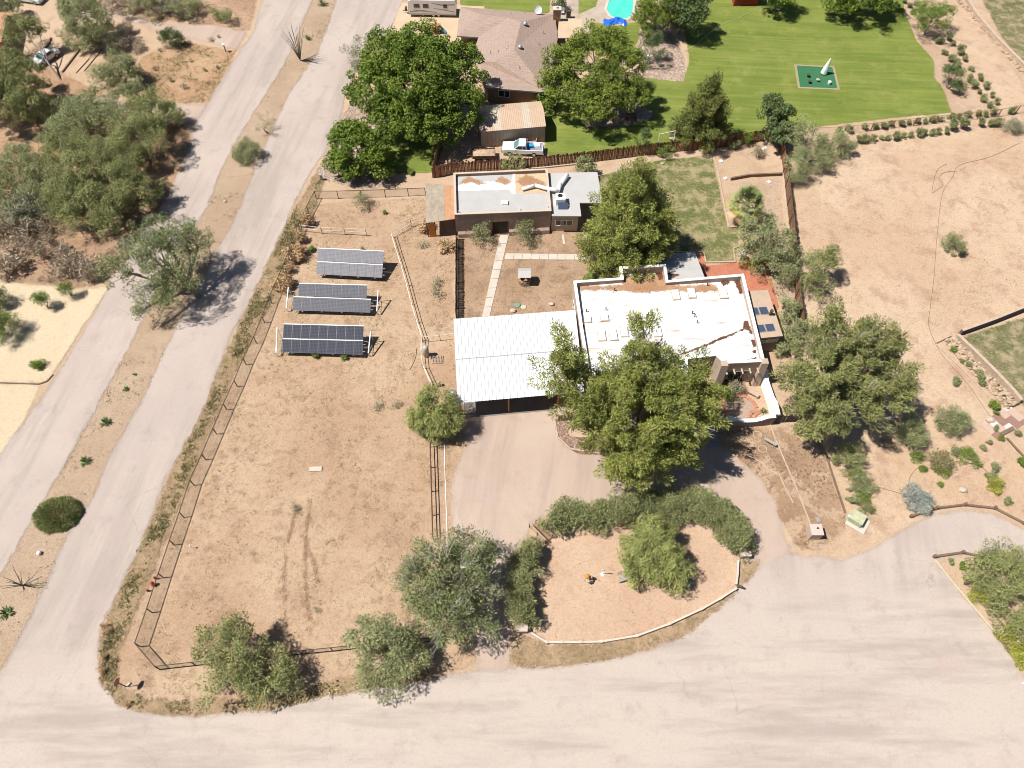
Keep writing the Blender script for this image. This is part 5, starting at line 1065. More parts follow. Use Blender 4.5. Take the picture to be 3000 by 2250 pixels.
# board fences: every board its own part
def board_fence(name, label, px, h, bw, mats, seed, thick=.025, gap=.02, rails_side=1):
    pts = UP(px); root = thing(name, label, 'fence', pts[0]); rnd = random.Random(seed); base = {}
    for m in mats:
        for k in range(4):
            hh = h*(1+.04*(k-1.5)); mb = MB(); mb.box((0, 0, hh/2), (bw-gap, thick, hh)); me = mb.build('board', m, None); base[m.name, k] = me.data; bpy.data.objects.remove(me)
    for a, b_ in zip(pts, pts[1:]):
        d = b_-a; L = d.length; n = max(1, int(L/bw)); rz = math.atan2(d.y, d.x)
        for i in range(n):
            p = a.lerp(b_, (i+.5)/n); o = bpy.data.objects.new('board', base[rnd.choice(mats).name, rnd.randrange(4)]); COL.objects.link(o); o.parent = root
            o.location = (p.x-pts[0].x, p.y-pts[0].y, -.01); o.rotation_euler = (rnd.uniform(-.02, .02), rnd.uniform(-.012, .012), rz+rnd.uniform(-.03, .03))
        nrm = Vector((-d.y, d.x, 0)).normalized()*rails_side*.05
        for z in (.4, h-.35): MB().bar(a+nrm+Vector((0, 0, z)), b_+nrm+Vector((0, 0, z)), .04, .09).build('rail', mats[0], root)
        for i in range(max(2, int(L/2.6)+1)):
            p = a.lerp(b_, i/max(1, int(L/2.6)))+nrm*1.9; MB().box((p.x, p.y, h/2-.05), (.09, .09, h-.1), rz).build('post', mats[0], root)
    return root
WOODR2 = plain('pale_redwood', (.33, .17, .095), .85, .3, 6, .3, 25)  # paler redwood tone, picked at random among the boards
WOODB2 = plain('faded_brown_boards', (.24, .155, .10), .85, .3, 6, .3, 25)
board_fence('board_fence', 'long redwood board fence between guest house and neighbour lawn', [(1270, 522), (1330, 508), (1518, 497), (1695, 479), (1771, 470), (1934, 449), (2129, 430), (2236, 411)], 1.85, .19, [WOODR, WOODR2, WOODB], 1)
board_fence('board_fence', 'short board fence turning back under the very large shade tree', [(1270, 521), (1296, 402)], 1.85, .2, [WOODB2, WOODR], 2)
board_fence('board_fence', 'dark brown board fence along the bare lot behind palm and terrace', [(2283, 424), (2301, 550), (2319, 713), (2330, 875), (2347, 985)], 1.85, .2, [WOODB, WOODB2, WOODR], 3, rails_side=-1)
board_fence('board_fence', 'dark wooden gate panels beside the white courtyard wall', [(2262, 1240), (2310, 1237), (2362, 1235)], 1.55, .17, [plain('charcoal_boards', (.07, .06, .055), .8, .3, 5), plain('grey_boards', (.11, .095, .085), .8, .3, 5)], 4)
board_fence('board_fence', 'narrow dark fence of upright stakes along the guest house courtyard', [(1338, 702), (1337, 760), (1337, 830), (1337, 905), (1336, 935)], 1.6, .13, [plain('black_stakes', (.05, .04, .035), .85, .3, 5), plain('brown_stakes', (.13, .09, .06), .85, .3, 5)], 5)
TIE = plain('pale_timber_kerb', al(226, 196, 168), .9, .12, 3, .3, 14)
TIED = plain('old_timber_kerb', al(150, 120, 96), .9, .2, 4, .4, 14)
# stucco courtyard wall with curved dips
def wall_run(name, label, px, ztops, th, wall, cope, cat='wall', ct=.05):
    P = UP(px); root = thing(name, label, cat, P[0]); n = len(P); nr = []
    for i in range(n):
        d = (P[min(n-1, i+1)]-P[max(0, i-1)]); d.z = 0; d.normalize(); nr.append(Vector((-d.y, d.x, 0))*th/2)
    mb = MB(); cb = MB()
    for i in range(n-1):
        a, b_, na, nb = P[i], P[i+1], nr[i], nr[i+1]; za, zb = ztops[i], ztops[i+1]
        mb.hexa([(a-na), (b_-nb), (b_+nb), (a+na)], [(a-na)+Vector((0, 0, za)), (b_-nb)+Vector((0, 0, zb)), (b_+nb)+Vector((0, 0, zb)), (a+na)+Vector((0, 0, za))])
        f = 1.1; cb.hexa([(a-na*f)+Vector((0, 0, za+.003)), (b_-nb*f)+Vector((0, 0, zb+.003)), (b_+nb*f)+Vector((0, 0, zb+.003)), (a+na*f)+Vector((0, 0, za+.003))], [(a-na*f)+Vector((0, 0, za+ct)), (b_-nb*f)+Vector((0, 0, zb+ct)), (b_+nb*f)+Vector((0, 0, zb+ct)), (a+na*f)+Vector((0, 0, za+ct))])
    mb.build('body', wall, root); cb.build('coping', cope, root); return root
cw = [(2100, 1253), (2150, 1248), (2162, 1247), (2172, 1247), (2200, 1246), (2220, 1244), (2236, 1242), (2260, 1240)]
wall_run('courtyard_wall', 'white-topped stucco courtyard wall dipping in a curve beside the dark gate', cw, [1.5, 1.5, 1.2, 1.0, 1.0, 1.15, 1.45, 1.5], .4, STUCCO2, WHITEP)
wall_run('courtyard_wall', 'bright white side wall of the small courtyard below the glass door', [(2266, 1236), (2258, 1200), (2252, 1180), (2235, 1130), (2232, 1105)], [1.5, 1.5, 1.15, 1.15, 1.5], .5, WHITEP, WHITEP)
# courtyard paving
TERRA = plain('terracotta_brick', al(222, 150, 112), .9, .16, 3, .4, 14)
def kerb(name, label, px, w, h, mat, cat='edging', z=0.0, joints=None):
    P = UP(px)
    P = densify(P, joints) if joints else P
    root = thing(name, label, cat, P[0])
    for i, (a, b_) in enumerate(zip(P, P[1:])):
        d = (b_-a); g = d.normalized()*min(.012, d.length*.1) if joints else d.normalized()*0
        MB().bar(a+g+Vector((0, 0, z+h/2-.02)), b_-g+Vector((0, 0, z+h/2-.02)), w, h+.04).build('segment', mat, root)
    return root
kerb('brick_edging', 'brick edging curving round the gravel circle in the courtyard', [(2112, 1170), (2150, 1160), (2185, 1162), (2206, 1178), (2216, 1196)], .4, .12, TERRA, joints=.5)
kerb('brick_edging', 'brick strip beside the pale prickly plant, door side', [(2128, 1125), (2134, 1145), (2140, 1162)], .4, .11, TERRA, joints=.5)
kerb('brick_edging', 'brick strip beside the pale prickly plant, white wall side', [(2174, 1120), (2180, 1140), (2184, 1160)], .4, .11, TERRA, joints=.5)
kerb('brick_edging', 'double brick curve in the courtyard corner by the dip in the wall', [(2222, 1200), (2200, 1210), (2192, 1225), (2190, 1240)], .35, .13, TERRA, joints=.5)
kerb('brick_edging', 'short brick arc beside the dark agave in the courtyard', [(2230, 1205), (2212, 1215), (2204, 1238)], .35, .12, TERRA, joints=.5)
kerb('brick_steps', 'terracotta brick steps leading to the shaded entry', [(2080, 1172), (2122, 1172)], 1.1, .16, TERRA, 'steps')
kerb('brick_edging', 'straight brick edge beside the entry steps', [(2118, 1180), (2128, 1235)], .35, .12, TERRA, joints=.5)
slab('courtyard_gravel', [(2122, 1172), (2150, 1164), (2185, 1166), (2204, 1180), (2214, 1198), (2198, 1212), (2188, 1242), (2130, 1245)], 0, .03, plain('pale_gravel', al(206, 176, 152), .95, .15, 6, .6, 20))
# garden walks: separate slabs
def walk(name, label, L_px, R_px, n, mat, h=.06):
    A = UP(L_px); B = UP(R_px); root = thing(name, label, 'path', A[0])
    for i in range(n):
        q = []
        for t, S in ((i/n, A), (i/n, B), ((i+1)/n-.004, B), ((i+1)/n-.004, A)):
            q.append(S[0].lerp(S[1], t))
        MB().prism([(p.x, p.y) for p in q], 0, h).build('paving_slab', mat, root)
    return root
walk('garden_path', 'pale concrete path from the guest house door down to the carport', [(1465, 690), (1412, 930)], [(1490, 690), (1434, 928)], 9, CONC)
walk('garden_path', 'pale concrete cross path toward the tall dense pine', [(1482, 743), (1735, 746)], [(1478, 760), (1735, 762)], 10, CONC)
walk('garden_path', 'broken pale path along the end of the guest house', [(1708, 690), (1714, 720)], [(1722, 690), (1730, 720)], 3, CONC)
walk('stepping_strip', 'thin line of pale slabs below the guest house window', [(1646, 688), (1650, 716)], [(1652, 688), (1656, 716)], 4, CONC)
# pale kerbs and pipes on the ground
kerb('kerb', 'pale concrete kerb round the leafy gravel bed by the carport', [(1624, 1228), (1634, 1282), (1670, 1315), (1732, 1327), (1790, 1330)], .16, .14, TIE, joints=1.2)
kerb('kerb', 'inner pale kerb of the leafy gravel bed under the pine', [(1664, 1216), (1672, 1270), (1684, 1280), (1740, 1282)], .12, .12, TIE, joints=1.2)
kerb('kerb', 'crooked pale timber edging at the right side of the drive', [(2140, 1312), (2200, 1340), (2232, 1356), (2250, 1376), (2284, 1394), (2300, 1430), (2324, 1476)], .12, .1, TIE, joints=1.5)
kerb('kerb', 'long straight pale kerb running down to the white pillar box', [(2256, 1245), (2272, 1290), (2300, 1355), (2340, 1448), (2378, 1548)], .13, .12, TIE, joints=2.0)
kerb('kerb', 'dark landscape timbers from the leaning pine to the green utility box', [(2395, 1255), (2420, 1330), (2432, 1372), (2452, 1432), (2476, 1504)], .18, .14, TIED, joints=2.4)
kerb('kerb', 'thin white pipe lying beside the driveway', [(1302, 1300), (1304, 1400), (1307, 1480), (1310, 1560)], .06, .05, FRAMEW, joints=2.0)
kerb('kerb', 'white timber edging of the patchy lawn beside the sandy plot', [(2087, 448), (2106, 520), (2120, 600), (2134, 668), (2165, 664)], .2, .18, TIE, joints=2.0)
kerb('kerb', 'pale kerb along the terrace side of the patchy lawn', [(1950, 739), (2060, 739), (2068, 770), (2154, 769), (2148, 728), (2178, 722)], .18, .16, TIE, joints=2.0)
kerb('retaining_timbers', 'dark timber retaining step across the sandy plot behind the palm', [(2140, 528), (2195, 518), (2290, 514)], .22, .45, TIED, joints=2.4)
kerb('kerb', 'pale boards lying along the inside of the dark board fence', [(2290, 470), (2296, 540), (2306, 650), (2316, 740)], .25, .1, TIE, joints=2.4)
kerb('kerb', 'pale timber along the redwood fence behind the guest house', [(1520, 499), (1600, 492), (1692, 482)], .2, .2, TIE, joints=2.4)
kerb('kerb', 'dark curb line round the corner of the cream sand lot', [(-60, 1118), (0, 1122), (60, 1124), (115, 1126), (138, 1118), (156, 1098)], .12, .1, TIED, joints=2.0)
kerb('kerb', 'dark timber bed edge beside the silver car', [(150, 112), (145, 128), (118, 160), (85, 205)], .2, .2, TIED, joints=1.5)
for i, (px, lb) in enumerate([([(183, 213), (235, 145)], 'thickest of the dark timbers lying beside the silver car'), ([(224, 214), (262, 172)], 'short thin timber between two longer ones on the tan dirt'), ([(247, 209), (300, 145)], 'long thin timber lying toward the loose mesquite')]):
    kerb('landscape_timber', lb, px, .22 if i == 0 else .1, .2 if i == 0 else .1, TIED, 'timber')
# front island: low white wall in lengths, pillars
CREAMW = plain('cream_wall_paint', al(244, 226, 206), .85, .08, 1.5, .3, 10)
wallw = [(1548, 1852), (1600, 1883), (1645, 1884), (1700, 1884), (1760, 1882), (1865, 1865), (1960, 1830), (2055, 1786), (2110, 1755), (2152, 1728)]
PW_ = UP(wallw); low = thing('low_wall', 'low white curved wall along the street side of the island', 'wall', PW_[0])
for i, (a, b_) in enumerate(zip(PW_, PW_[1:])):
    d = (b_-a).normalized()*.02; MB().bar(a+d+Vector((0, 0, .16)), b_-d+Vector((0, 0, .16)), .17, .36).build('block_run', CREAMW, low)
    MB().box((b_.x, b_.y, .2), (.3, .23, .42), math.atan2(d.y, d.x)).build('block_pier', CREAMW, low)
PW2 = UP([(2154, 1715), (2158, 1685), (2160, 1645)]); low2 = thing('low_wall', 'short straight white wall from pillar to street on the island', 'wall', PW2[0])
for a, b_ in zip(PW2, PW2[1:]): MB().bar(a+Vector((0, 0, .18)), b_+Vector((0, 0, .18)), .2, .4).build('block_run', CREAMW, low2)
def pillar(px, py, w, h, label):
    p = U(px, py); root = thing('pillar', label, 'pillar', p); MB().box((p.x, p.y, h/2), (w, w*.95, h)).build('body', STUCCO, root); MB().box((p.x, p.y, h+.05), (w+.06, w+.02, .1)).build('cap', plain('pink_cap', al(238, 214, 204), .85, .05) if 'pink_cap' not in bpy.data.materials else bpy.data.materials['pink_cap'], root); return root
pillar(1530, 1842, .9, .75, 'square pink stucco pillar where the short hedge meets the street')
pillar(2178, 1625, .9, .75, 'square pink stucco pillar at the end of the curved hedge')
pl3 = pillar(2380, 1566, 1.1, 1.15, 'white pillar box with a small lamp at the end of the straight kerb')
p = U(2380, 1566); MB().cyl((p.x+.05, p.y+.1, 1.2), (p.x+.05, p.y+.1, 1.5), .05, .07, 8).build('lamp', RUST, pl3)
# little footbridge through the hedge
fb = thing('footbridge', 'little wooden footbridge with pale handrails through the hedge', 'bridge', U(1575, 1560))
A0, A1, B0, B1 = U(1551, 1545), U(1598, 1592), U(1570, 1532), U(1617, 1576)
for i in range(9): MB().bar(A0.lerp(A1, (i+.5)/9)+Vector((0, 0, .18)), B0.lerp(B1, (i+.5)/9)+Vector((0, 0, .18)), .24, .05).build('plank', plain('bridge_planks', al(190, 140, 104), .9, .15) if 'bridge_planks' not in bpy.data.materials else bpy.data.materials['bridge_planks'], fb)
for s0, s1 in ((A0, A1), (B0, B1)):
    MB().bar(s0+Vector((0, 0, .95)), s1+Vector((0, 0, .95)), .1, .06).build('handrail', TIE, fb); MB().bar(s0+Vector((0, 0, .55)), s1+Vector((0, 0, .55)), .06, .05).build('handrail', TIE, fb)
    for t in (0, .5, 1): q = s0.lerp(s1, t); MB().box((q.x, q.y, .47), (.09, .09, .94)).build('post', WOODB, fb)
# log rails at the neighbour drive
LOG = plain('grey_log', al(150, 122, 100), .9, .2, 4, .5, 12); LOGP = plain('pale_log', al(232, 206, 170), .9, .12, 4, .4, 12)
def log_rail(label, px, r=.13, mats=(LOG,), z=.14, posts=True):
    P = UP(px); root = thing('log_rail', label, 'log', P[0])
    for i, (a, b_) in enumerate(zip(P, P[1:])):
        MB().cyl(a+Vector((0, 0, z)), b_+Vector((0, 0, z)), r, r*.95, 9).build('log', mats[i % len(mats)], root)
    if posts:
        for a in P: MB().cyl((a.x, a.y, -.02), (a.x, a.y, z+r+.18), r*1.3, r*1.2, 9).build('post', LOG, root)
log_rail('weathered log rail along the far side of the curving drive', [(2668, 1514), (2742, 1490), (2825, 1480), (2912, 1490), (2998, 1534)])
log_rail('weathered log rail on the island side of the curving drive', [(2736, 1632), (2818, 1620), (2910, 1638), (3010, 1660)])
log_rail('row of pale split logs edging the street bed of the large bush', [(2738, 1640), (2798, 1716), (2858, 1786), (2913, 1852), (2970, 1928), (3015, 1990)], .12, (LOGP, LOGP, LOGP, LOG, LOGP), .1, False)
# retaining wall of stones on the lot
STONE = plain('tan_fieldstone', al(200, 166, 132), .92, .2, 3, .5, 10); STONE2 = plain('pale_fieldstone', al(222, 192, 160), .92, .15, 3, .5, 10)
wall_run('garden_wall', 'long white-capped wall with a dark shaded face round the fading lawn', [(2809, 980), (2900, 948), (3000, 908), (3120, 862)], [.8, .85, .9, .9], .3, plain('shade_dark_block', al(120, 104, 102), .9, .1), TIE, ct=.06)  # wall body coloured dark to stand for the shade on its face
SWALL = wall_run('stone_wall', 'white-capped stone-faced wall slanting down toward the paved squares', [(2797, 990), (2850, 1040), (2900, 1090), (2950, 1142), (2984, 1182)], [.7, .7, .7, .7, .7], .34, STONE2, TIE, ct=.06)
rnd = random.Random(8); A, B = U(2786, 994), U(2974, 1188); d = B-A; nn_ = Vector((-d.y, d.x, 0)).normalized()*-1
if nn_.x > 0: nn_ = -nn_
sbank = thing('stone_bank', 'sloping bank of tan stones below the white-capped wall', 'stones', A)
for i in range(290):
    t = rnd.random(); q = A.lerp(B, t)+nn_*rnd.uniform(-.1, 1.15); r = rnd.uniform(.16, .30)
    m = MB(); m.ball((q.x, q.y, .08+max(0, 1.15-(q-A.lerp(B, t)).length)*.35), (r, r*.8, r*.6), 6, 4, .15, rnd); m.build('stone', rnd.choice((STONE, STONE2)), sbank)
kerb('kerb', 'pale stone edging of the plant strip below the stone bank', [(2740, 1008), (2790, 1056), (2842, 1106), (2868, 1132), (2895, 1162)], .14, .12, TIE, joints=1.8)
kerb('kerb', 'thick white timber beside the stone bank', [(2893, 1122), (2932, 1168)], .35, .16, FRAMEW, 'timber')
kerb('kerb', 'thin timber edge closing the top of the stone-bank strip', [(2740, 1008), (2786, 986)], .1, .12, TIED)
pav = thing('paved_squares', 'chequered pink and brown paving squares below the stone wall', 'paving', U(2930, 1240))
o0, ux, vy = U(2990, 1215), (U(2920, 1262)-U(2990, 1215))/4, (U(2960, 1190)-U(2990, 1215))/1.6
PK = [plain('pink_paver', al(232, 196, 176), .9, .06), plain('brown_paver', al(186, 138, 118), .9, .06), plain('white_paver', al(246, 236, 224), .9, .04)]
for i in range(5):
    for j in range(-2, 3):
        q = o0+ux*i+vy*j*.62; m = PK[(0, 1, 0, 1, 2, 0, 1)[(i*3+j*2) % 7]]
        MB().prism([(p.x, p.y) for p in (q, q+ux*.96, q+ux*.96+vy*.6, q+vy*.6)], 0, .05).build('paver', m, pav)
kerb('timber_step', 'weathered timber step below the paved squares', [(2930, 1275), (2966, 1256)], .4, .25, LOG, 'step')
kerb('kerb', 'dark timber edge descending from the timber step', [(2948, 1284), (2985, 1325), (3030, 1372)], .2, .16, TIED, joints=2)
wall_run('field_wall', 'pale cap wall with a rubble foot along the farm track and far lawn', [(2815, -20), (2860, 50), (2920, 120), (2990, 190), (3060, 265)], [.5]*5, .4, STONE2, TIE)
rnd = random.Random(9); A, B = U(2800, -10), U(3010, 225); tb = thing('stone_row', 'row of tumbled tan stones at the foot of the far cap wall', 'stones', A)
for i in range(110):
    t = rnd.random(); q = A.lerp(B, t)+Vector((rnd.uniform(-.5, .4), rnd.uniform(-.4, .4), 0)); r = rnd.uniform(.12, .3); MB().ball((q.x, q.y, r*.3), (r, r*.85, r*.6), 6, 4, .15, rnd).build('stone', rnd.choice((STONE, STONE2)), tb)
# ================================================================== SOLAR ARRAYS
def pv_mat(name, base, line, rough):
    t = NT(name); uv = t.new('ShaderNodeTexCoord').outputs['Object']; br = t.new('ShaderNodeTexBrick'); br.offset = 0.0; t.L.new(uv, br.inputs['Vector'])
    for k_, v_ in (('Scale', 1.0), ('Mortar Size', .008), ('Brick Width', .16), ('Row Height', .16)): br.inputs[k_].default_value = v_
    br.inputs['Color1'].default_value = C4(base); br.inputs['Color2'].default_value = C4(tuple(x*1.12 for x in base)); br.inputs['Mortar'].default_value = C4(line)
    return t.fin(br.outputs['Color'], rough, .5)
def solar_array(label, rows, beams, pvm, zb, zt):
    """rows: list of (TL, TR, BR, BL, n, zt, zb) surveyed corners"""
    first = rows[-1]; root = thing('solar_array', label, 'solar panels', Vector((U(*first[3], first[6]).x, U(*first[3], first[6]).y, 0)))
    for TL, TR, BR, BL, n, z1, z0 in rows:
        a, b_, c, d = U(*TL, z1), U(*TR, z1), U(*BR, z0), U(*BL, z0)
        for i in range(n):
            q = [a.lerp(b_, (i+.012)/n), a.lerp(b_, (i+.988)/n), d.lerp(c, (i+.988)/n), d.lerp(c, (i+.012)/n)]
            ctr = (q[0]+q[1]+q[2]+q[3])/4; ux = (q[1]-q[0]).normalized(); uy = (q[0]-q[3]).normalized(); un = ux.cross(uy).normalized(); uy = un.cross(ux)
            w = ((q[1]-q[0]).length+(q[2]-q[3]).length)/2; h = ((q[0]-q[3]).length+(q[1]-q[2]).length)/2
            mb = MB(); mb.box((0, 0, 0), (w, h, .04)); o = mb.build('panel_frame', SFRAME, root, local=True)
            M = Matrix((ux, uy, un)).transposed().to_4x4(); M.translation = ctr-Vector(root.location); o.matrix_local = M
            g = MB(); g.box((0, 0, .022), (w-.045, h-.045, .01)); gl = g.build('cell_sheet', pvm, o, local=True)
        un_ = (b_-a).cross(a-d).normalized()*.03; MB().bar(a+un_, b_+un_, .11, .03).build('edge_rail', METALW, root)
        for v in (.25, .75):
            e0, e1 = a.lerp(d, v), b_.lerp(c, v); ex = (e1-e0).normalized()*.25; dn_ = Vector((0, 0, -.09)); MB().bar(e0-ex+dn_, e1+ex+dn_, .06, .08).build('purlin', GALV, root)
    a, b_ = U(*rows[0][0], rows[0][5]), U(*rows[0][1], rows[0][5]); d, c = U(*rows[-1][3], rows[-1][6]), U(*rows[-1][2], rows[-1][6])
    for t in (.12, .37, .63, .88):
        top, bot = a.lerp(b_, t), d.lerp(c, t); dz = Vector((0, 0, -.18))
        MB().bar(top+dz, bot+dz, .07, .09).build('rafter', GALV, root)
        for q in (top.lerp(bot, .12), top.lerp(bot, .88)): MB().cyl((q.x, q.y, -.02), (q.x, q.y, q.z-.16), .05, .05, 8).build('leg', GALV, root)
    for P0, P1, zA, zB in beams:
        e0, e1 = U(*P0, zA), U(*P1, zB); MB().bar(e0, e1, .1, .14).build('side_beam', METALW, root)
        for q in (e0, e1): MB().cyl((q.x, q.y, -.02), (q.x, q.y, q.z-.05), .035, .035, 6).build('leg', GALV, root)
        mid = a.lerp(d, .5) if abs(e0.x-a.x) < abs(e0.x-b_.x) else b_.lerp(c, .5)
        for t in (.25, .5, .75):
            q = e0.lerp(e1, t); m2 = (a.lerp(d, t) if abs(e0.x-a.x) < abs(e0.x-b_.x) else b_.lerp(c, t)); MB().bar(q-Vector((0, 0, .05)), m2-Vector((0, 0, .12)), .04, .04).build('strut', GALV, root)
        MB().bar((e0.x, e0.y, .15), e1-Vector((0, 0, .1)), .04, .04).build('brace', GALV, root)
    return root
SFRAME = plain('panel_frame_metal', (.16, .16, .17), .4, .03, spec=.5)
solar_array('pale grey-violet solar array of sixteen panels, the one without side beams', [((932, 727), (1125, 736), (1122.5, 773.5), (929, 764), 8, 2.3, 1.55), ((929, 766.5), (1122, 776), (1120, 814), (926, 803), 8, 1.5, .75)], [], pv_mat('pale_pv_cells', (.19, .185, .20), (.34, .33, .34), .12), .75, 2.3)
solar_array('staggered mid-grey solar array whose lower row is longer', [((876, 830), (1076, 835.5), (1074, 873), (873, 867), 8, 2.25, 1.5), ((860, 869.5), (1087, 877), (1085, 916), (857, 909), 9, 1.45, .7)], [((845, 841), (839, 902), 2.0, .7), ((1108, 850), (1104, 912), 2.0, .7)], pv_mat('mid_pv_cells', (.11, .11, .125), (.23, .23, .24), .12), .7, 2.25)
solar_array('dark navy solar array of two even rows, beside the open dry field', [((831, 949), (1066, 955), (1064, 995.5), (828.5, 990), 9, 2.25, 1.5), ((828.5, 992.5), (1064, 998), (1062, 1039), (826, 1032), 9, 1.45, .7)], [((812, 960), (809, 1034), 2.0, .7), ((1086, 971), (1079, 1034), 2.0, .7)], pv_mat('navy_pv_cells', (.050, .053, .068), (.13, .13, .15), .12), .7, 2.25)

# ================================================================== VEHICLES
TYRE = plain('tyre_rubber', (.02, .02, .02), .85); RIM = plain('wheel_rim', (.5, .5, .5), .4, metal=.5); CHROME = plain('chrome', (.6, .6, .6), .2, metal=.9)
def paint(name, col): 
    t = NT(name); m = t.fin(col, .28, .5); t.bsdf.inputs['Coat Weight'].default_value = .4; return m
def wheel(root, x, y, r, w):
    mb = MB().cyl((x, y-w/2, r), (x, y+w/2, r), r, r, 16); o = mb.build('wheel', TYRE, root, local=True)
    MB().cyl((x, y-w/2-.012, r), (x, y+w/2+.012, r), r*.58, r*.58, 12).build('rim', RIM, o, local=True)
def xprof(mb, prof, y0, y1, taper=0.0, zt=None):
    """side profile (x, z) extruded across y"""
    n = len(prof); b0 = len(mb.v)
    for s, y in ((-1, y0), (1, y1)):
        for x, z in prof: mb.v.append((x, y-s*taper*(z/(zt or 1)), z))
    mb.f.append(tuple(b0+i for i in range(n))); mb.f.append(tuple(b0+n+i for i in reversed(range(n))))
    for i in range(n): j = (i+1) % n; mb.f.append((b0+j, b0+i, b0+n+i, b0+n+j))
    mb.m += [mb.cur]*(n+2)
def place(root, px, py, rz, z=0.0): p = U(px, py); root.location = (p.x, p.y, z); root.rotation_euler = (0, 0, rz)
def pickup(label, px, py, rz, col, bed_stuff=True):
    r = thing('pickup_truck', label, 'pickup'); P = paint('white_truck_paint', col); G = glass_mat('truck_glass', (.10, .22, .21), .05)
    mb = MB(); xprof(mb, [(2.7, .5), (2.72, .92), (1.2, 1.05), (.9, 1.06), (-.65, 1.06), (-.65, .42), (2.6, .42)], -.92, .92); mb.build('body', P, r, local=True)
    mb = MB(); xprof(mb, [(1.15, 1.05), (.45, 1.68), (-.45, 1.72), (-.62, 1.06)], -.86, .86, .1, 1.7); mb.build('cab', P, r, local=True)
    MB().quad((1.16, -.72, 1.09), (1.16, .72, 1.09), (.50, .66, 1.66), (.50, -.66, 1.66)).build('windshield', G, r, local=True)
    for s in (-1, 1):
        y = s*.80; f = [(.95, y+s*.0, 1.12), (.0, y+s*.0, 1.12), (.0, y-s*.03, 1.58), (.5, y-s*.03, 1.58)]; f = f if s < 0 else f[::-1]
        MB().poly([(a, b_+s*.03, c) for a, b_, c in f]).build('side_window', GLASS, r, local=True)
        f = [(-.08, y, 1.12), (-.5, y, 1.12), (-.45, y-s*.03, 1.56), (-.08, y-s*.03, 1.56)]; f = f if s < 0 else f[::-1]
        MB().poly([(a, b_+s*.03, c) for a, b_, c in f]).build('side_window', GLASS, r, local=True)
        MB().box((.98, s*.98, 1.1), (.12, .18, .14)).build('mirror', P, r, local=True); MB().box((2.7, s*.66, .78), (.07, .34, .18)).build('headlight', CHROME, r, local=True)
        MB().box((-1.75, s*.87, .78), (2.2, .1, .58)).build('bed_side', P, r, local=True); MB().box((-2.84, s*.78, .8), (.05, .14, .3)).build('tail_light', plain('red_lens', (.4, .02, .02), .3) if 'red_lens' not in bpy.data.materials else bpy.data.materials['red_lens'], r, local=True)
    MB().box((-1.75, 0, .55), (2.2, 1.66, .1)).build('bed_floor', plain('bed_liner', (.22, .23, .26), .7), r, local=True); MB().box((-2.82, 0, .8), (.07, 1.82, .56)).build('tailgate', P, r, local=True)
    MB().box((2.76, 0, .56), (.14, 1.8, .18)).build('bumper', CHROME, r, local=True); MB().box((-2.92, 0, .52), (.14, 1.75, .16)).build('bumper', CHROME, r, local=True)
    for x in (1.75, -1.65):
        for s in (-1, 1): wheel(r, x, s*.82, .36, .24)
    place(r, px, py, rz); return r
pickup('white pickup truck parked between the metal shed and the board fence', 1530, 446, R(176), (.72, .74, .76))
bs = U(1556, 440); solo('cargo_tub', MB().box((bs.x, bs.y-.1, .78), (.55, .5, .3)).box((bs.x, bs.y-.1, .95), (.6, .55, .05)), plain('blue_plastic', (.02, .3, .62), .4), 'bright blue plastic tub in the pickup bed', 'tub')
mb = MB(); q = U(1570, 438); mb.hexa([(q.x-.5, q.y-.4, .62), (q.x+.6, q.y-.4, .62), (q.x+.6, q.y+.4, .62), (q.x-.5, q.y+.4, .62)], [(q.x-.3, q.y-.3, .95), (q.x+.5, q.y-.35, .9), (q.x+.45, q.y+.35, 1.0), (q.x-.4, q.y+.3, .85)]); solo('folded_sheet', mb, plain('white_sheet', (.7, .72, .75), .7), 'folded white sheet in the pickup bed', 'sheet')
def sedan(label, px, py, rz, col):
    r = thing('sedan_car', label, 'car'); P = paint('car_paint_'+label[:6].strip(), col); G = glass_mat('car_glass_'+label[:6].strip(), (.03, .10, .12), .05)
    mb = MB(); xprof(mb, [(2.25, .35), (2.3, .62), (2.1, .75), (1.0, .92), (-1.55, .95), (-2.2, .88), (-2.25, .4)], -.88, .88, .05, 1.0); mb.build('body', P, r, local=True)
    mb = MB(); xprof(mb, [(.95, .92), (.2, 1.38), (-.95, 1.40), (-1.6, .95)], -.8, .8, .13, 1.4); mb.build('cabin', P, r, local=True)
    MB().quad((1.0, -.64, .955), (1.0, .64, .955), (.24, .58, 1.385), (.24, -.58, 1.385)).build('windshield', G, r, local=True)
    MB().quad((-1.0, -.56, 1.39), (-1.0, .56, 1.39), (-1.6, .64, .99), (-1.6, -.64, .99)).build('rear_window', G, r, local=True)
    for s in (-1, 1):
        f = [(.8, s*.735, .98), (-1.3, s*.735, 1.0), (-.85, s*.70, 1.34), (.22, s*.70, 1.34)]; f = f if s < 0 else f[::-1]; MB().poly(f).build('side_window', GLASS, r, local=True)
        MB().box((2.22, s*.6, .66), (.14, .36, .14)).build('headlight', CHROME, r, local=True); MB().box((-2.22, s*.62, .72), (.08, .3, .16)).build('tail_light', bpy.data.materials['red_lens'], r, local=True)
        MB().box((.75, s*.93, 1.0), (.14, .16, .12)).build('mirror', P, r, local=True)
    MB().box((2.3, 0, .45), (.1, 1.6, .18)).build('bumper', P, r, local=True)
    for x in (1.4, -1.35):
        for s in (-1, 1): wheel(r, x, s*.80, .32, .2)
    place(r, px, py, rz); return r
sedan('silver sedan parked under the leaning tree trunk', 137, 178, R(-118), (.62, .62, .63))
sedan('white car parked by the pink outbuilding, cut by the frame', 92, 4, R(-14), (.55, .62, .62))
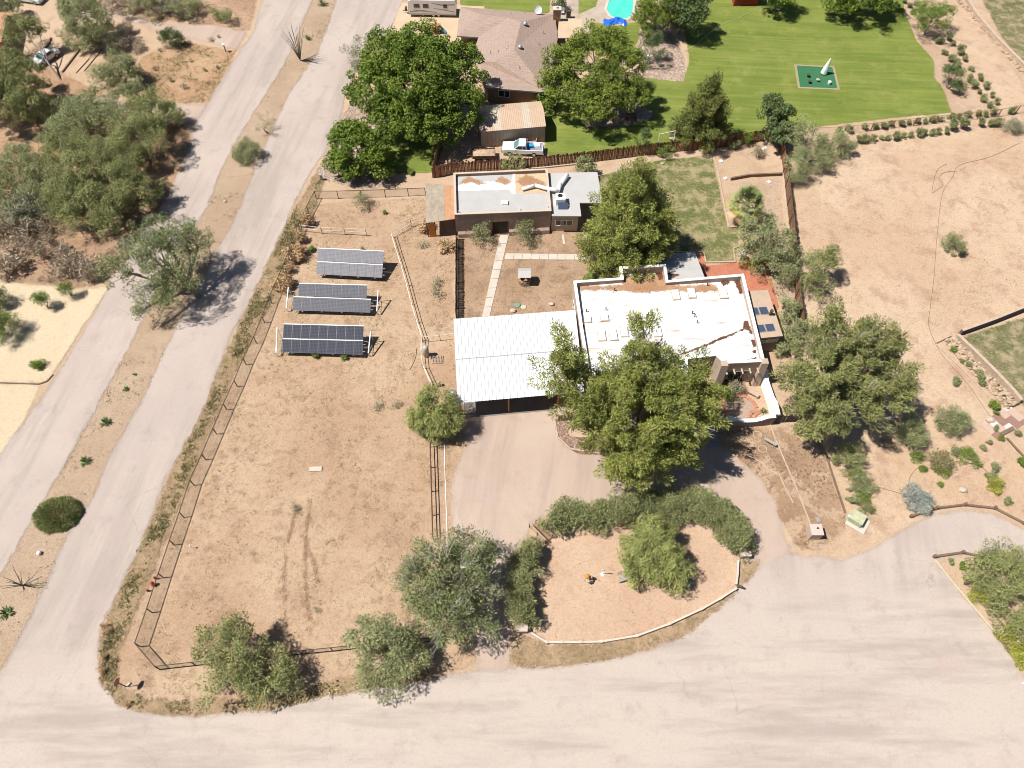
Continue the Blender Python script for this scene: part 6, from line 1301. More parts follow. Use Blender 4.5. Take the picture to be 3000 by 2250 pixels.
# travel trailer
tv = thing('travel_trailer', 'white travel trailer with grey swooshes parked on the neighbour driveway', 'trailer'); TVW = paint('trailer_white', (.66, .65, .63)); TVG = paint('trailer_grey', (.38, .37, .36)); SWO = paint('trailer_swoosh', (.22, .21, .21))
mb = MB(); xprof(mb, [(-3.9, .55), (-4.05, 1.2), (-3.9, 2.6), (-3.4, 2.85), (3.6, 2.85), (3.75, 2.6), (3.75, .55)], -1.2, 1.2); mb.build('body', TVW, tv, local=True)
MB().box((-.1, 0, .62), (7.7, 2.43, .3)).build('skirt', TVG, tv, local=True)
MB().box((0, 0, 2.88), (6.9, 2.2, .08)).box((.6, .1, 3.0), (.9, .7, .22)).box((-1.8, -.2, 2.97), (.5, .5, .12)).build('roof_unit', METALW, tv, local=True)
for x, w in ((-2.55, .95), (-1.1, .9), (2.05, .62)):
    for s in (-1, 1):
        f = MB().box((x, s*1.205, 1.95), (w, .03, .62)).build('window', RUST, tv, local=True)
        for q in (-.25, .25): MB().box((x+q*w, s*1.222, 1.95), (w*.44, .012, .54)).build('pane', GLASS, f, local=True)
for pts in ([(-.2, 2.5), (1.5, 2.2), (3.6, 2.3), (3.6, 2.16), (1.4, 2.05), (-.1, 2.42)], [(-3.8, 1.0), (-1.8, 1.25), (.6, .95), (.6, .86), (-1.8, 1.08), (-3.7, .88)], [(.1, 1.6), (1.6, 1.45), (3.6, 1.05), (3.6, .94), (1.5, 1.32), (.2, 1.52)], [(-3.2, 1.35), (-1.0, .95), (-.9, .9), (-3.0, 1.2)]):
    MB().poly([(x, -1.206, z) for x, z in pts]).build('stripe', SWO, tv, local=True)
for x in (.05, .85):
    for s in (-1, 1): wheel(tv, x, s*1.0, .36, .24)
MB().bar((-4.0, 0, .5), (-5.1, 0, .48), .1, .1).cyl((-4.55, -.2, .5), (-4.55, -.2, 1.0), .16, .16, 10).cyl((-4.55, .2, .5), (-4.55, .2, 1.0), .16, .16, 10).build('hitch', RUST, tv, local=True)
place(tv, 1272, 40, R(-2))
# utility trailer with sand
ut = thing('utility_trailer', 'dark utility trailer heaped with sand next to the pickup', 'trailer')
for s in (-1, 1):
    for z in (.62, .85): MB().box((0, s*.8, z), (3.1, .05, .18)).build('side_board', WOODB, ut, local=True)
for x in (-1.55, 1.55): MB().box((x, 0, .74), (.05, 1.65, .42)).build('end_board', WOODB, ut, local=True)
MB().box((0, 0, .5), (3.1, 1.6, .08)).build('floor', WOODB, ut, local=True)
rr = random.Random(3); mb = MB(); gr = [[(-1.5+3.0*i/12, -.74+1.48*j/6, .78+.35*math.sin(math.pi*i/12)*math.sin(math.pi*j/6)+rr.uniform(0, .06)) for j in range(7)] for i in range(13)]
for i in range(12):
    for j in range(6): mb.quad(gr[i][j], gr[i+1][j], gr[i+1][j+1], gr[i][j+1])
mb.build('sand_load', SAND, ut, local=True)
for s in (-1, 1): wheel(ut, .1, s*.95, .33, .2)
MB().bar((-1.6, 0, .45), (-2.6, 0, .42), .09, .09).build('hitch', RUST, ut, local=True); place(ut, 1418, 462, R(2))

# ================================================================== SMALL THINGS
# stop sign: octagon with its word, on a steel post
ss = thing('stop_sign', 'red octagonal stop sign on a thin post at the street corner', 'sign', U(370, 2012)); p = U(370, 2012)
SRED = plain('sign_red', (.38, .015, .02), .45, .06, spec=.4); SWHT = plain('sign_white', (.75, .74, .72), .45, .04)
MB().box((p.x, p.y, 1.1), (.06, .06, 2.2)).build('post', RUST, ss)
fd = Vector((1.0, -.22, 0)).normalized(); sd_ = Vector((-fd.y, fd.x, 0)); cs = Vector((p.x, p.y, 1.95))+fd*.045
def octo(r, off, name, m, th=.008):
    pts = [cs+fd*off+sd_*math.cos(R(22.5+45*i))*r+Vector((0, 0, math.sin(R(22.5+45*i))*r)) for i in range(8)]; mb = MB(); mb.hexa(pts, [q+fd*th for q in pts]); return mb.build(name, m, ss)
octo(.40, 0, 'border', SWHT); octo(.375, .009, 'face', SRED)
fc = bpy.data.curves.new('sign_word', 'FONT'); fc.body = 'STOP'; fc.size = .30; fc.align_x = 'CENTER'; fc.align_y = 'CENTER'; fc.extrude = .003
fo = bpy.data.objects.new('sign_word_curve', fc); COL.objects.link(fo); bpy.context.view_layer.update(); fme = bpy.data.meshes.new_from_object(fo); bpy.data.objects.remove(fo); fo = bpy.data.objects.new('sign_word', fme); COL.objects.link(fo); fo.data.materials.clear(); fo.data.materials.append(SWHT); fo.parent = ss
xr = Vector((0, 0, 1)).cross(fd).normalized(); M = Matrix((xr, Vector((0, 0, 1)), fd)).transposed().to_4x4(); M.translation = cs+fd*.022-Vector(ss.location); fo.matrix_local = M
bx_ = U(374, 2006); solo('concrete_chip', MB().box((bx_.x+.1, bx_.y, .09), (.35, .16, .18), .8), CONC, 'broken concrete chip at the foot of the stop sign', 'rubble')
# red wooden reflector posts by the fence
REDP = plain('faded_red_paint', (.30, .05, .035), .7, .15)
for px, py, h in ((458, 1696, .55), (436, 1732, .45)):
    q = U(px, py); solo('marker_post', MB().box((q.x, q.y, h/2), (.2, .1, h), .4), REDP, 'short dark red marker post beside the chain-link fence', 'post', 'red marker posts')
hy = U(452, 1714); fh = thing('fire_hydrant', 'red fire hydrant between the marker posts by the fence', 'hydrant', hy); HR = plain('hydrant_red', (.42, .06, .03), .5, .1)
MB().lathe((hy.x, hy.y, 0), [(.2, 0), (.2, .06), (.13, .08), (.13, .5), (.17, .52), (.17, .56), (.13, .58), (.1, .7), (.04, .76)], 12).build('barrel', HR, fh, True)
for s in (-1, 1): MB().cyl((hy.x, hy.y, .42), (hy.x+s*.22, hy.y, .42), .06, .06, 8).build('outlet', HR, fh)
MB().cyl((hy.x, hy.y, .38), (hy.x, hy.y-.24, .38), .08, .08, 8).build('outlet', HR, fh)
# pressure tank with fittings, pallet, ladder, barrel
tk = thing('pressure_tank', 'tall pale pressure tank beside the pipe fence', 'tank', U(1250, 1042)); q = U(1250, 1042); TK = plain('tank_beige', al(214, 208, 194), .5, .05)
MB().lathe((q.x, q.y, 0), [(.3, 0), (.3, .1), (.33, .12), (.33, 1.5), (.28, 1.66), (.15, 1.76), (.03, 1.78)], 16).build('shell', TK, tk, True)
MB().tube([(q.x+.2, q.y-.2, .15), (q.x+.5, q.y-.45, .2), (q.x+.8, q.y-.35, .25)], [.04, .04, .04], 6).cyl((q.x+.5, q.y-.45, 0), (q.x+.5, q.y-.45, .5), .05, .05, 6).cyl((q.x+.8, q.y-.35, 0), (q.x+.8, q.y-.35, .4), .06, .06, 6).build('pipework', GALV, tk)
pl = thing('wooden_pallet', 'grey wooden pallet lying beside the pressure tank', 'pallet', U(1282, 1054)); q = U(1282, 1054); PLW = plain('pallet_wood', al(206, 176, 146), .9, .15, 5)
for i in range(7): MB().box((q.x-.52+i*.173, q.y, .13), (.11, 1.05, .025), 0).build('slat', PLW, pl)
for j in (-.45, 0, .45): MB().box((q.x, q.y+j, .065), (1.2, .1, .1)).build('stringer', PLW, pl)
ld_ = thing('ladder', 'silver stepladder leaning at the carport corner', 'ladder', U(1338, 1222)); q = U(1338, 1222)
for s in (-.2, .2): MB().bar((q.x+s, q.y-.1, 0), (q.x+s*.8+.05, q.y+.35, 2.3), .05, .07).build('stile', METALW, ld_)
for i in range(7): t = (i+.7)/7.4; MB().bar((q.x-.2+.04*t+.05*t, q.y-.1+.45*t, 2.3*t), (q.x+.2-.04*t+.05*t, q.y-.1+.45*t, 2.3*t), .05, .03).build('rung', METALW, ld_)
q = U(1328, 1165); solo('water_barrel', MB().lathe((q.x, q.y, 0), [(.42, 0), (.46, .15), (.46, .85), (.42, 1.0), (.2, 1.04), (.05, 1.1)], 16), GALV, 'round steel drum with white lid under the carport edge', 'barrel', smooth=True)
q = U(1287, 1130); solo('propane_bottle', MB().lathe((q.x, q.y, 0), [(.15, 0), (.19, .06), (.19, .7), (.12, .84), (.05, .88)], 12), TK, 'small white gas bottle at the top of the feathery tree', 'bottle', smooth=True)
# slab on the field, septic lids, stump bits
q = U(925, 1375); solo('concrete_slab', MB().box((q.x, q.y, .06), (1.25, .5, .12), R(2)), CONC, 'lone white concrete slab in the dry field', 'slab')
q = U(1516, 894); solo('septic_lid', MB().lathe((q.x, q.y, 0), [(.36, 0), (.36, .08), (.3, .12), (.02, .13)], 16), plain('green_plastic', (.16, .28, .2), .6), 'round green septic lid in the courtyard soil', 'lid')
q = U(1534, 900); solo('septic_lid', MB().lathe((q.x, q.y, 0), [(.34, 0), (.34, .06), (.3, .09), (.02, .1)], 16), plain('cream_plastic', al(226, 216, 176), .6), 'round cream septic lid in the courtyard soil', 'lid')
for px, py, lb in ((1504, 912, 'pale rock beside the septic lids'), (1616, 892, 'pale wedge-shaped rock in the courtyard soil'), (2820, 1437, 'white boulder on the lot near the mat plants'), (2902, 1232, 'white boulder ringed with small stones below the paved squares'), (1940, 480, 'white pebble heap near the gate of the patchy lawn'), (274, 258, 'small white rock at the edge of the thicket'), (660, 592, 'small white stone on the median strip'), (2648, 1460, 'pale flat stone near the silver shrub')):
    q = U(px, py); r = .45 if 'boulder' in lb else .26 if 'small' in lb or 'pebble' in lb or 'flat' in lb else .4
    solo('rock', MB().ball((q.x, q.y, r*.25), (r, r*.75, r*.55), 9, 6, .14, random.Random(px)), plain('pale_rock', al(226, 206, 184), .9, .15, 4, .5, 10) if 'pale_rock' not in bpy.data.materials else bpy.data.materials['pale_rock'], lb, 'rock')
# wishing well
wv = U(1536, 826); ww = thing('wishing_well', 'little stone wishing well with a pale tin roof in the courtyard', 'well', wv)
rnd = random.Random(4)
for ring in range(3):
    for i in range(12):
        a = 2*math.pi*(i+.5*(ring % 2))/12; MB().box((wv.x+math.cos(a)*.62, wv.y+math.sin(a)*.62, .12+ring*.22), (.26, .3, .2), a).build('stone', rnd.choice((STONE, STONE2, TERRA)), ww)
for s in (-.55, .55): MB().box((wv.x+s, wv.y, .95), (.09, .09, 1.9)).build('post', WOODB, ww)
TINW = plain('pale_tin', al(222, 222, 220), .5, .05)
for s in (-1, 1): MB().hexa([(wv.x-.75, wv.y, 1.95), (wv.x+.75, wv.y, 1.95), (wv.x+.75, wv.y+s*.75, 1.55), (wv.x-.75, wv.y+s*.75, 1.55)][::s], [(wv.x-.75, wv.y, 1.98), (wv.x+.75, wv.y, 1.98), (wv.x+.75, wv.y+s*.75, 1.58), (wv.x-.75, wv.y+s*.75, 1.58)][::s]).build('roof_sheet', TINW, ww)
MB().cyl((wv.x-.55, wv.y, 1.2), (wv.x+.55, wv.y, 1.2), .06, .06, 8).build('windlass', WOODB, ww)
# white ornamental lamp, garden figure of stacked stones, grey bench on the island
gl = thing('garden_windmill', 'white round whirligig on a thin pole in the island', 'whirligig', U(1766, 1682)); q = U(1766, 1682)
MB().cyl((q.x, q.y, 0), (q.x, q.y, 1.25), .025, .025, 6).build('pole', METALW, gl); MB().lathe((q.x, q.y, 0), [(.22, 0), (.2, .1), (.05, .16)], 10).build('base', METALW, gl)
for i in range(8):
    a = i*math.pi/4; c0 = Vector((q.x, q.y-.04, 1.3)); d0 = Vector((math.cos(a), 0, math.sin(a))); d1 = Vector((math.cos(a+.5), 0, math.sin(a+.5))); MB().hexa([c0, c0+d0*.2, c0+d1*.22], [v+Vector((0, -.02, 0)) for v in (c0, c0+d0*.2, c0+d1*.22)]).build('blade', METALW, gl)
cr = thing('cairn', 'heap of pale stones topped by an orange ball in the island', 'rock pile', U(1722, 1702)); q = U(1722, 1702); rnd = random.Random(2)
for i in range(9):
    a = rnd.uniform(0, 6.28); r = rnd.uniform(.14, .26); MB().ball((q.x+math.cos(a)*.28, q.y+math.sin(a)*.22, .16+.07*i), (r, r*.8, r*.75), 8, 5, .14, rnd).build('stone', rnd.choice((STONE2, bpy.data.materials['pale_rock'])), cr)
MB().ball((q.x-.14, q.y+.1, 1.02), .24, 12, 8).build('ball', plain('orange_clay', (.55, .23, .04), .6, .1), cr, True)
bn = thing('garden_bench', 'weathered grey slatted chair beside the weeping island tree', 'bench', U(1826, 1698)); q = U(1826, 1698); GB = plain('grey_slats', al(196, 186, 176), .9, .1, 5)
for i in range(4): MB().box((q.x, q.y-.18+i*.13, .42), (.95, .11, .04), .3).build('seat_slat', GB, bn)
for i in range(4): MB().box((q.x-.12, q.y+.36+i*.045, .55+i*.13), (.95, .03, .11), .3).build('back_slat', GB, bn)
for sx in (-.4, .4):
    for sy in (-.2, .3): MB().box((q.x+sx, q.y+sy+sx*.3, .2), (.06, .06, .42)).build('leg', GB, bn)
q = U(2157, 1722); solo('newspaper_tube', MB().cyl((q.x-.1, q.y+.05, .62), (q.x+.45, q.y-.15, .62), .1, .1, 10).cyl((q.x, q.y, 0), (q.x, q.y, .6), .035, .035, 6), RUST, 'dark tubular mailbox at the end of the low white wall', 'mailbox')
mbx = thing('mailbox', 'white mailbox on a wooden post by the sandy track', 'mailbox', U(662, 152)); q = U(662, 152)
MB().box((q.x, q.y, .5), (.1, .1, 1.0)).build('post', WOODB, mbx); MB().box((q.x-.05, q.y, 1.15), (.3, .5, .26), .5).build('box', METALW, mbx)
q = U(1108, 117); solo('mailbox', MB().box((q.x, q.y, .5), (.5, .3, 1.0)).box((q.x, q.y, 1.05), (.6, .4, .12)), METALW, 'white mailbox at the kerb beside the very large shade tree', 'mailbox')
q = U(943, 527); solo('utility_pedestal', MB().box((q.x, q.y, .42), (.28, .28, .84)).box((q.x, q.y, .88), (.34, .34, .1)), plain('pedestal_green', (.30, .36, .33), .6), 'small grey-green utility pedestal on street gravel', 'utility box')
ub = thing('utility_box', 'low green utility box on a concrete pad near the street', 'utility box', U(2505, 1525)); q = U(2505, 1525)
MB().box((q.x+.15, q.y-.25, .06), (1.9, 1.7, .12), -.65).build('pad', CONC, ub); MB().box((q.x, q.y, .45), (1.2, 1.1, .7), -.65).build('cabinet', plain('utility_green', (.36, .38, .24), .6, .1), ub); MB().box((q.x, q.y, .83), (1.28, 1.18, .06), -.65).build('lid', plain('utility_lid', (.42, .43, .28), .6, .1), ub)
q = U(2482, 1518); solo('pedestal', MB().lathe((q.x, q.y, 0), [(.18, 0), (.18, .55), (.12, .62)], 10), plain('mint_plastic', (.40, .52, .44), .6), 'mint green pedestal beside the low utility box', 'utility box')
q = U(2396, 1522); solo('meter_lid', MB().box((q.x, q.y, .03), (.38, .5, .06), .2), plain('meter_grey', (.28, .28, .28), .7), 'small grey meter lid near the white pillar box', 'lid')
# three hoops, bench plank, stump
HOOP = plain('pale_hoop', al(222, 200, 160), .85, .1)
for (px, py), lb in zip(((2170, 1279), (2219, 1275), (2234, 1316)), ('pale tyre-like planter ring by the courtyard wall, nearest the entry slab', 'pale planter ring with green tuft below the courtyard wall', 'pale planter ring beside the fallen plank bench')):
    q = U(px, py); mb = MB(); pts = [(q.x+.42*math.cos(a*math.pi/12), q.y+.42*math.sin(a*math.pi/12), .06) for a in range(25)]; mb.tube(pts, [.05]*25, 6); solo('planter_ring', mb, HOOP, lb, 'ring', loc=Vector((q.x, q.y, 0)))
pb = thing('plank_bench', 'weathered plank bench on crossed legs by the planter rings', 'bench', U(2254, 1300)); q = U(2254, 1300)
MB().bar((q.x-.55, q.y+.4, .45), (q.x+.55, q.y-.4, .45), .3, .06).build('seat', GB, pb)
for t in (-.35, .35): MB().bar((q.x+t-.15, q.y-t*.72-.2, 0), (q.x+t+.15, q.y-t*.72+.2, .43), .06, .06).bar((q.x+t+.15, q.y-t*.72-.2, 0), (q.x+t-.15, q.y-t*.72+.2, .43), .06, .06).build('leg', GB, pb)
cb_ = thing('stone_bench', 'tan slab bench against the white courtyard wall', 'bench', U(2206, 1158)); q = U(2206, 1158); MB().bar((q.x-.5, q.y+.35, .4), (q.x+.45, q.y-.35, .4), .42, .1).build('seat', STUCCO, cb_)
for t in (-.35, .35): MB().box((q.x+t*.9, q.y-t*.7, .18), (.3, .25, .36), .6).build('leg', STUCCO, cb_)
st = thing('tree_stump', 'splintered grey tree stump outside the white courtyard wall', 'stump', U(2278, 1112)); q = U(2278, 1112); rnd = random.Random(6)
MB().lathe((q.x, q.y, 0), [(.5, 0), (.42, .2), (.36, .6), (.2, .75)], 9).build('trunk', LOG, st)
for i in range(9): a = rnd.uniform(0, 6.28); MB().cyl((q.x+math.cos(a)*.2, q.y+math.sin(a)*.2, .5), (q.x+math.cos(a)*.35+.2, q.y+math.sin(a)*.35, rnd.uniform(.9, 1.5)), .07, .02, 5).build('splinter', LOG, st)
tr_ = thing('trellis', 'pale metal trellis leaning on the courtyard pier', 'trellis', U(2216, 1125)); q = U(2216, 1125)
for i in range(4): MB().bar((q.x-.3+i*.25, q.y-.35+i*.2, 0), (q.x-.2+i*.25, q.y-.1+i*.2, 1.7), .03, .03).build('bar', PIPE, tr_)
for z in (.35, .8, 1.3): MB().bar((q.x-.32+z*.06, q.y-.37+z*.15, z), (q.x+.48+z*.06, q.y+.26+z*.15, z), .03, .03).build('bar', PIPE, tr_)
# things on the terrace and lawn
q = U(1934, 745); solo('water_bottle_barrel', MB().lathe((q.x, q.y, 0), [(.4, 0), (.48, .2), (.48, .95), (.36, 1.12), (.05, 1.16)], 16), plain('blue_barrel_plastic', (.04, .16, .45), .4), 'blue plastic barrel at the corner of the porch roof', 'barrel', smooth=True)
wg = thing('white_urn', 'white covered grill on thin legs beside the grey-olive tree', 'grill', U(2170, 758)); q = U(2170, 758)
MB().ball((q.x, q.y, .95), (.5, .42, .36), 12, 8).build('cover', METALW, wg, True)
for a in (0, 2.1, 4.2): MB().cyl((q.x+math.cos(a)*.3, q.y+math.sin(a)*.3, .75), (q.x+math.cos(a)*.42, q.y+math.sin(a)*.42, 0), .025, .025, 6).build('leg', RUST, wg)
for px, py, lb in ((2239, 436, 'white board lying on the sandy plot'), (2125, 523, 'white sack beside the timber step'), (2252, 534, 'white scrap beside the palm plot path'), (2112, 473, 'white scrap near the lawn timber edging')):
    q = U(px, py); solo('debris', MB().box((q.x, q.y, .06), (.7 if 'board' in lb else .45, .4, .1), .6), METALW, lb, 'debris')
# golf practice pad with covered parasol and stools
pad = thing('practice_mat', 'dark green artificial turf practice mat with pale rim on the lawn', 'turf mat', U(2390, 225)); mp = UP([(2334, 193), (2438, 198), (2453, 259), (2344, 255)])
mo = inset([(p.x, p.y) for p in mp], -.35); MB().prism([tuple(v) for v in mo], 0, .03).build('rim', plain('pale_rim', al(190, 172, 130), .9, .12), pad); MB().prism([(p.x, p.y) for p in mp], .0, .05).build('turf', plain('dark_turf', (.035, .135, .06), .95, .1, 3, .4, 20), pad)
um = thing('closed_parasol', 'closed white parasol cover leaning up on the practice mat', 'parasol', U(2412, 217)); q = U(2412, 217)
MB().cyl((q.x, q.y, .05), (q.x+.2, q.y, 2.6), .03, .03, 6).build('pole', METALW, um); MB().tube([(q.x, q.y, .2), (q.x+.06, q.y, .9), (q.x+.13, q.y, 1.8), (q.x+.2, q.y, 2.55)], [.5, .42, .26, .08], 9).build('cover', plain('white_canvas', (.72, .71, .68), .85, .06), um)
for px, py, h, lb in ((2366, 226, .5, 'dark bag stool'), (2370, 244, .45, 'small round stool'), (2394, 239, .4, 'flat pale stool'), (2428, 247, .5, 'white bucket')):
    q = U(px, py); solo('stool' if 'stool' in lb else 'bucket', MB().lathe((q.x, q.y, .05), [(.12, 0), (.12, h*.6), (.28, h*.7), (.28, h*.85), (.05, h*.88)] if 'stool' in lb else [(.2, 0), (.26, .4), (.24, .44), (.05, .44)], 12), METALW if 'white' in lb else WOODG if 'pale' in lb else RUST, lb+' standing on the practice mat', 'stool' if 'stool' in lb else 'bucket')
# garden lamp, statue, benches, swing frame on the lawn
gl2 = thing('garden_lamp', 'white garden lamp post with two globes beside the gravel bed', 'lamp', U(1897, 204)); q = U(1897, 204); MB().cyl((q.x, q.y, 0), (q.x, q.y, 2.2), .05, .04, 8).build('post', METALW, gl2)
for s in (-.28, .28): MB().cyl((q.x, q.y, 2.1), (q.x+s, q.y, 2.15), .025, .025, 6).build('arm', METALW, gl2); MB().ball((q.x+s, q.y, 2.3), .17, 10, 7).build('globe', plain('milk_glass', (.8, .8, .78), .2) if 'milk_glass' not in bpy.data.materials else bpy.data.materials['milk_glass'], gl2, True)
sw = thing('swing_frame', 'pale wooden swing frame standing at the board fence on the lawn', 'swing', U(1955, 425)); a, c2 = U(1926, 424), U(1972, 414)
for p_ in (a, c2):
    for s in (-.5, .5): MB().bar((p_.x+s*.1, p_.y+s, 0), (p_.x, p_.y, 1.7), .09, .09).build('leg', PIPE, sw)
MB().bar((a.x, a.y, 1.72), (c2.x, c2.y, 1.72), .1, .1).build('beam', PIPE, sw); m_ = c2; MB().box((m_.x-.3, m_.y-.1, .55), (.7, .5, .06)).box((m_.x-.3, m_.y+.15, .85), (.7, .05, .5)).build('seat', WOODG, sw)
stt = thing('garden_statue', 'pale stone garden statue on a plinth in the shaded rock bed', 'statue', U(1806, 360)); q = U(1806, 360); MB().box((q.x, q.y, .3), (.6, .6, .6)).build('plinth', STONE2, stt); MB().lathe((q.x, q.y, .6), [(.3, 0), (.32, .3), (.24, .6), (.28, .9), (.18, 1.05), (.1, 1.1), (.15, 1.2), (.15, 1.35), (.05, 1.45)], 12).build('figure', STONE2, stt, True)
lb_ = thing('lawn_bench', 'dark park bench in the shaded rock bed', 'bench', U(1848, 352)); q = U(1848, 352)
for i in range(3): MB().box((q.x, q.y-.15+i*.15, .45), (1.5, .12, .04)).build('seat_slat', WOODB, lb_)
for i in range(3): MB().box((q.x, q.y+.32, .6+i*.14), (1.5, .04, .1)).build('back_slat', WOODB, lb_)
for s in (-.65, .65): MB().box((q.x+s, q.y+.05, .22), (.06, .5, .44)).build('leg', RUST, lb_)
wbn = thing('slatted_bench', 'tan slatted bench at the shed wall behind the pickup', 'bench', U(1558, 424)); q = U(1558, 424)
for i in range(4): MB().box((q.x, q.y-.2+i*.15, .45), (1.4, .12, .04)).build('seat_slat', PLW, wbn)
for i in range(3): MB().box((q.x, q.y+.4, .6+i*.16), (1.4, .04, .1)).build('back_slat', PLW, wbn)
for s in (-.65, .65): MB().box((q.x+s, q.y+.1, .45), (.07, .6, .9)).build('arm', PLW, wbn)
ac = thing('air_conditioner', 'white air conditioner unit at the neighbour brick wall', 'air conditioner', U(1512, 296)); q = U(1512, 296); MB().box((q.x, q.y, .5), (.95, .95, 1.0)).build('case', METALW, ac); MB().lathe((q.x, q.y, 1.0), [(.34, 0), (.34, .04), (.05, .06)], 14).build('fan', DARK, ac)
q = U(1665, 52); solo('patio_grill', MB().box((q.x, q.y, .5), (.7, .5, 1.0)).box((q.x, q.y, 1.1), (.8, .5, .2)), RUST, 'dark grill on the neighbour back patio', 'grill')
q = U(1648, 42); solo('patio_chair', MB().box((q.x, q.y, .4), (.5, .5, .06)).box((q.x, q.y+.24, .7), (.5, .05, .6)).box((q.x-.22, q.y-.2, .2), (.05, .05, .4)).box((q.x+.22, q.y-.2, .2), (.05, .05, .4)).box((q.x-.22, q.y+.2, .2), (.05, .05, .4)).box((q.x+.22, q.y+.2, .2), (.05, .05, .4)), METALW, 'white patio chair beside the chimney', 'chair')
# play house colours at the garage notch
q = U(1278, 96); solo('toy_playhouse', MB().box((q.x, q.y, .55), (1.3, .9, 1.1)).hexa([(q.x-.75, q.y-.55, 1.1), (q.x+.75, q.y-.55, 1.1), (q.x+.75, q.y+.55, 1.1), (q.x-.75, q.y+.55, 1.1)], [(q.x-.75, q.y-.05, 1.6), (q.x+.75, q.y-.05, 1.6), (q.x+.75, q.y+.05, 1.6), (q.x-.75, q.y+.05, 1.6)]), plain('salmon_plastic', (.55, .2, .13), .6, .1), 'salmon pink toy playhouse behind the very large shade tree', 'playhouse')
q = U(1292, 96); solo('toy_slide', MB().bar((q.x-.1, q.y, 1.1), (q.x+.9, q.y-.3, .15), .45, .08).box((q.x-.15, q.y, .55), (.08, .5, 1.1)), plain('sky_blue_plastic', (.05, .42, .6), .5), 'light blue toy slide beside the playhouse', 'slide')
pwh = thing('pinwheel', 'blue and white pinwheel on a stake in front of the silver car', 'pinwheel', U(150, 200)); q = U(150, 200); MB().cyl((q.x, q.y, 0), (q.x, q.y, 1.3), .02, .02, 6).build('stake', METALW, pwh)
for i in range(6):
    a = i*math.pi/3; c0 = Vector((q.x, q.y-.03, 1.45)); d0 = Vector((math.cos(a), -.2, math.sin(a))); d1 = Vector((math.cos(a+.7), -.2, math.sin(a+.7))); MB().hexa([c0, c0+d0*.5, c0+d1*.4], [v+Vector((0, -.03, 0)) for v in (c0, c0+d0*.5, c0+d1*.4)]).build('blade', plain('pinwheel_blue', (.02, .05, .7), .4) if 'pinwheel_blue' not in bpy.data.materials else bpy.data.materials['pinwheel_blue'], pwh)
# hoses
def hose(label, px, r, mat):
    P = UP(px); pts = []
    for i in range(len(P)-1):
        p0, p1, p2, p3 = P[max(0, i-1)], P[i], P[i+1], P[min(len(P)-1, i+2)]
        for k in range(6):
            t = k/6; pts.append(.5*((2*p1)+(p2-p0)*t+(2*p0-5*p1+4*p2-p3)*t*t+(3*p1-p0-3*p2+p3)*t**3))
    pts.append(P[-1]); pts = [Vector((p.x, p.y, r+.02)) for p in pts]; solo('garden_hose', MB().tube(pts, [r]*len(pts), 5), mat, label, 'hose', loc=pts[0])
HG = plain('pale_hose', (.50, .55, .32), .7); HB = plain('brown_hose', (.16, .12, .08), .8)
hose('pale garden hose snaking over the mown lawn to the gravel bed', [(2230, 18), (2170, 50), (2110, 75), (2070, 105), (2040, 130), (2008, 152), (2012, 180), (2008, 205)], .03, HG)
hose('thin dark hose looping between mat plants and the silver shrub', [(2518, 1445), (2535, 1436), (2570, 1428), (2610, 1438), (2655, 1446), (2665, 1400), (2690, 1370), (2720, 1372), (2760, 1385)], .022, HB)
hose('thin dark hose from the feathery grass over the lot', [(2775, 1365), (2800, 1352), (2840, 1357), (2870, 1365), (2910, 1400), (2935, 1415)], .022, HB)
hose('thin dark hose wandering over the bare lot', [(2985, 420), (2900, 460), (2810, 485), (2790, 520), (2760, 570), (2745, 690), (2735, 820), (2725, 900), (2722, 960), (2760, 1040), (2830, 1120), (2900, 1220)], .02, HB)
hose('curled dark hose on the bare lot', [(2800, 502), (2770, 505), (2750, 520), (2762, 540), (2740, 560), (2730, 560), (2745, 500), (2775, 480)], .02, HB)
hose('short black hose lying left of the pressure tank', [(1220, 1022), (1218, 1045), (1208, 1070), (1200, 1084)], .025, HB)
q = U(548, 1606); solo('survey_stake', MB().cyl((560*0+U(564, 1606).x, U(564, 1606).y, 0), (U(564, 1606).x, U(564, 1606).y, .65), .03, .03, 6).ball((U(564, 1606).x, U(564, 1606).y, .7), .09, 8, 6), METALW, 'white knobbed stake in the dry field', 'stake')
q = U(117, 1622); solo('median_lamp', MB().ball((q.x, q.y, .2), (.22, .22, .2), 10, 7).cyl((q.x, q.y, 0), (q.x, q.y, .2), .06, .06, 6), METALW, 'small white garden light on the median strip', 'light')
q = U(2996, 2002); solo('reflector_post', MB().cyl((q.x, q.y, 0), (q.x, q.y, .5), .07, .07, 8).ball((q.x, q.y, .5), .16, 10, 6), METALW, 'white ball-topped post at the log edge of the street', 'post')
# ================================================================== SPECIAL PLANTS AND SCATTER
def blades(name, n, length, width, up, rng, mat, base_r=.05, curve=.25, tint=None):
    """rosette of n tapering blades, local coordinates"""
    V = []; F = []; T = []
    for i in range(n):
        a = rng.uniform(0, 2*math.pi); el = rng.uniform(*up); L = length*rng.uniform(.7, 1.1); d = np.array([math.cos(a)*math.cos(el), math.sin(a)*math.cos(el), math.sin(el)]); s = np.array([-math.sin(a), math.cos(a), 0])*width*.5
        p0 = np.array([math.cos(a)*base_r, math.sin(a)*base_r, .02]); p1 = p0+d*L*.55; p2 = p0+d*L+np.array([0, 0, -curve*L*.5]); k = len(V)
        V += [p0-s*.7, p0+s*.7, p1+s, p1-s, p2]; F += [(k, k+1, k+2, k+3), (k+3, k+2, k+4)]; T += [rng.uniform(0, 1)]*5
    me = bpy.data.meshes.new(name); me.from_pydata([tuple(v) for v in V], [], F); at = me.attributes.new('tint', 'FLOAT', 'POINT'); at.data.foreach_set('value', np.array(T, np.float32)); me.materials.append(mat); return me
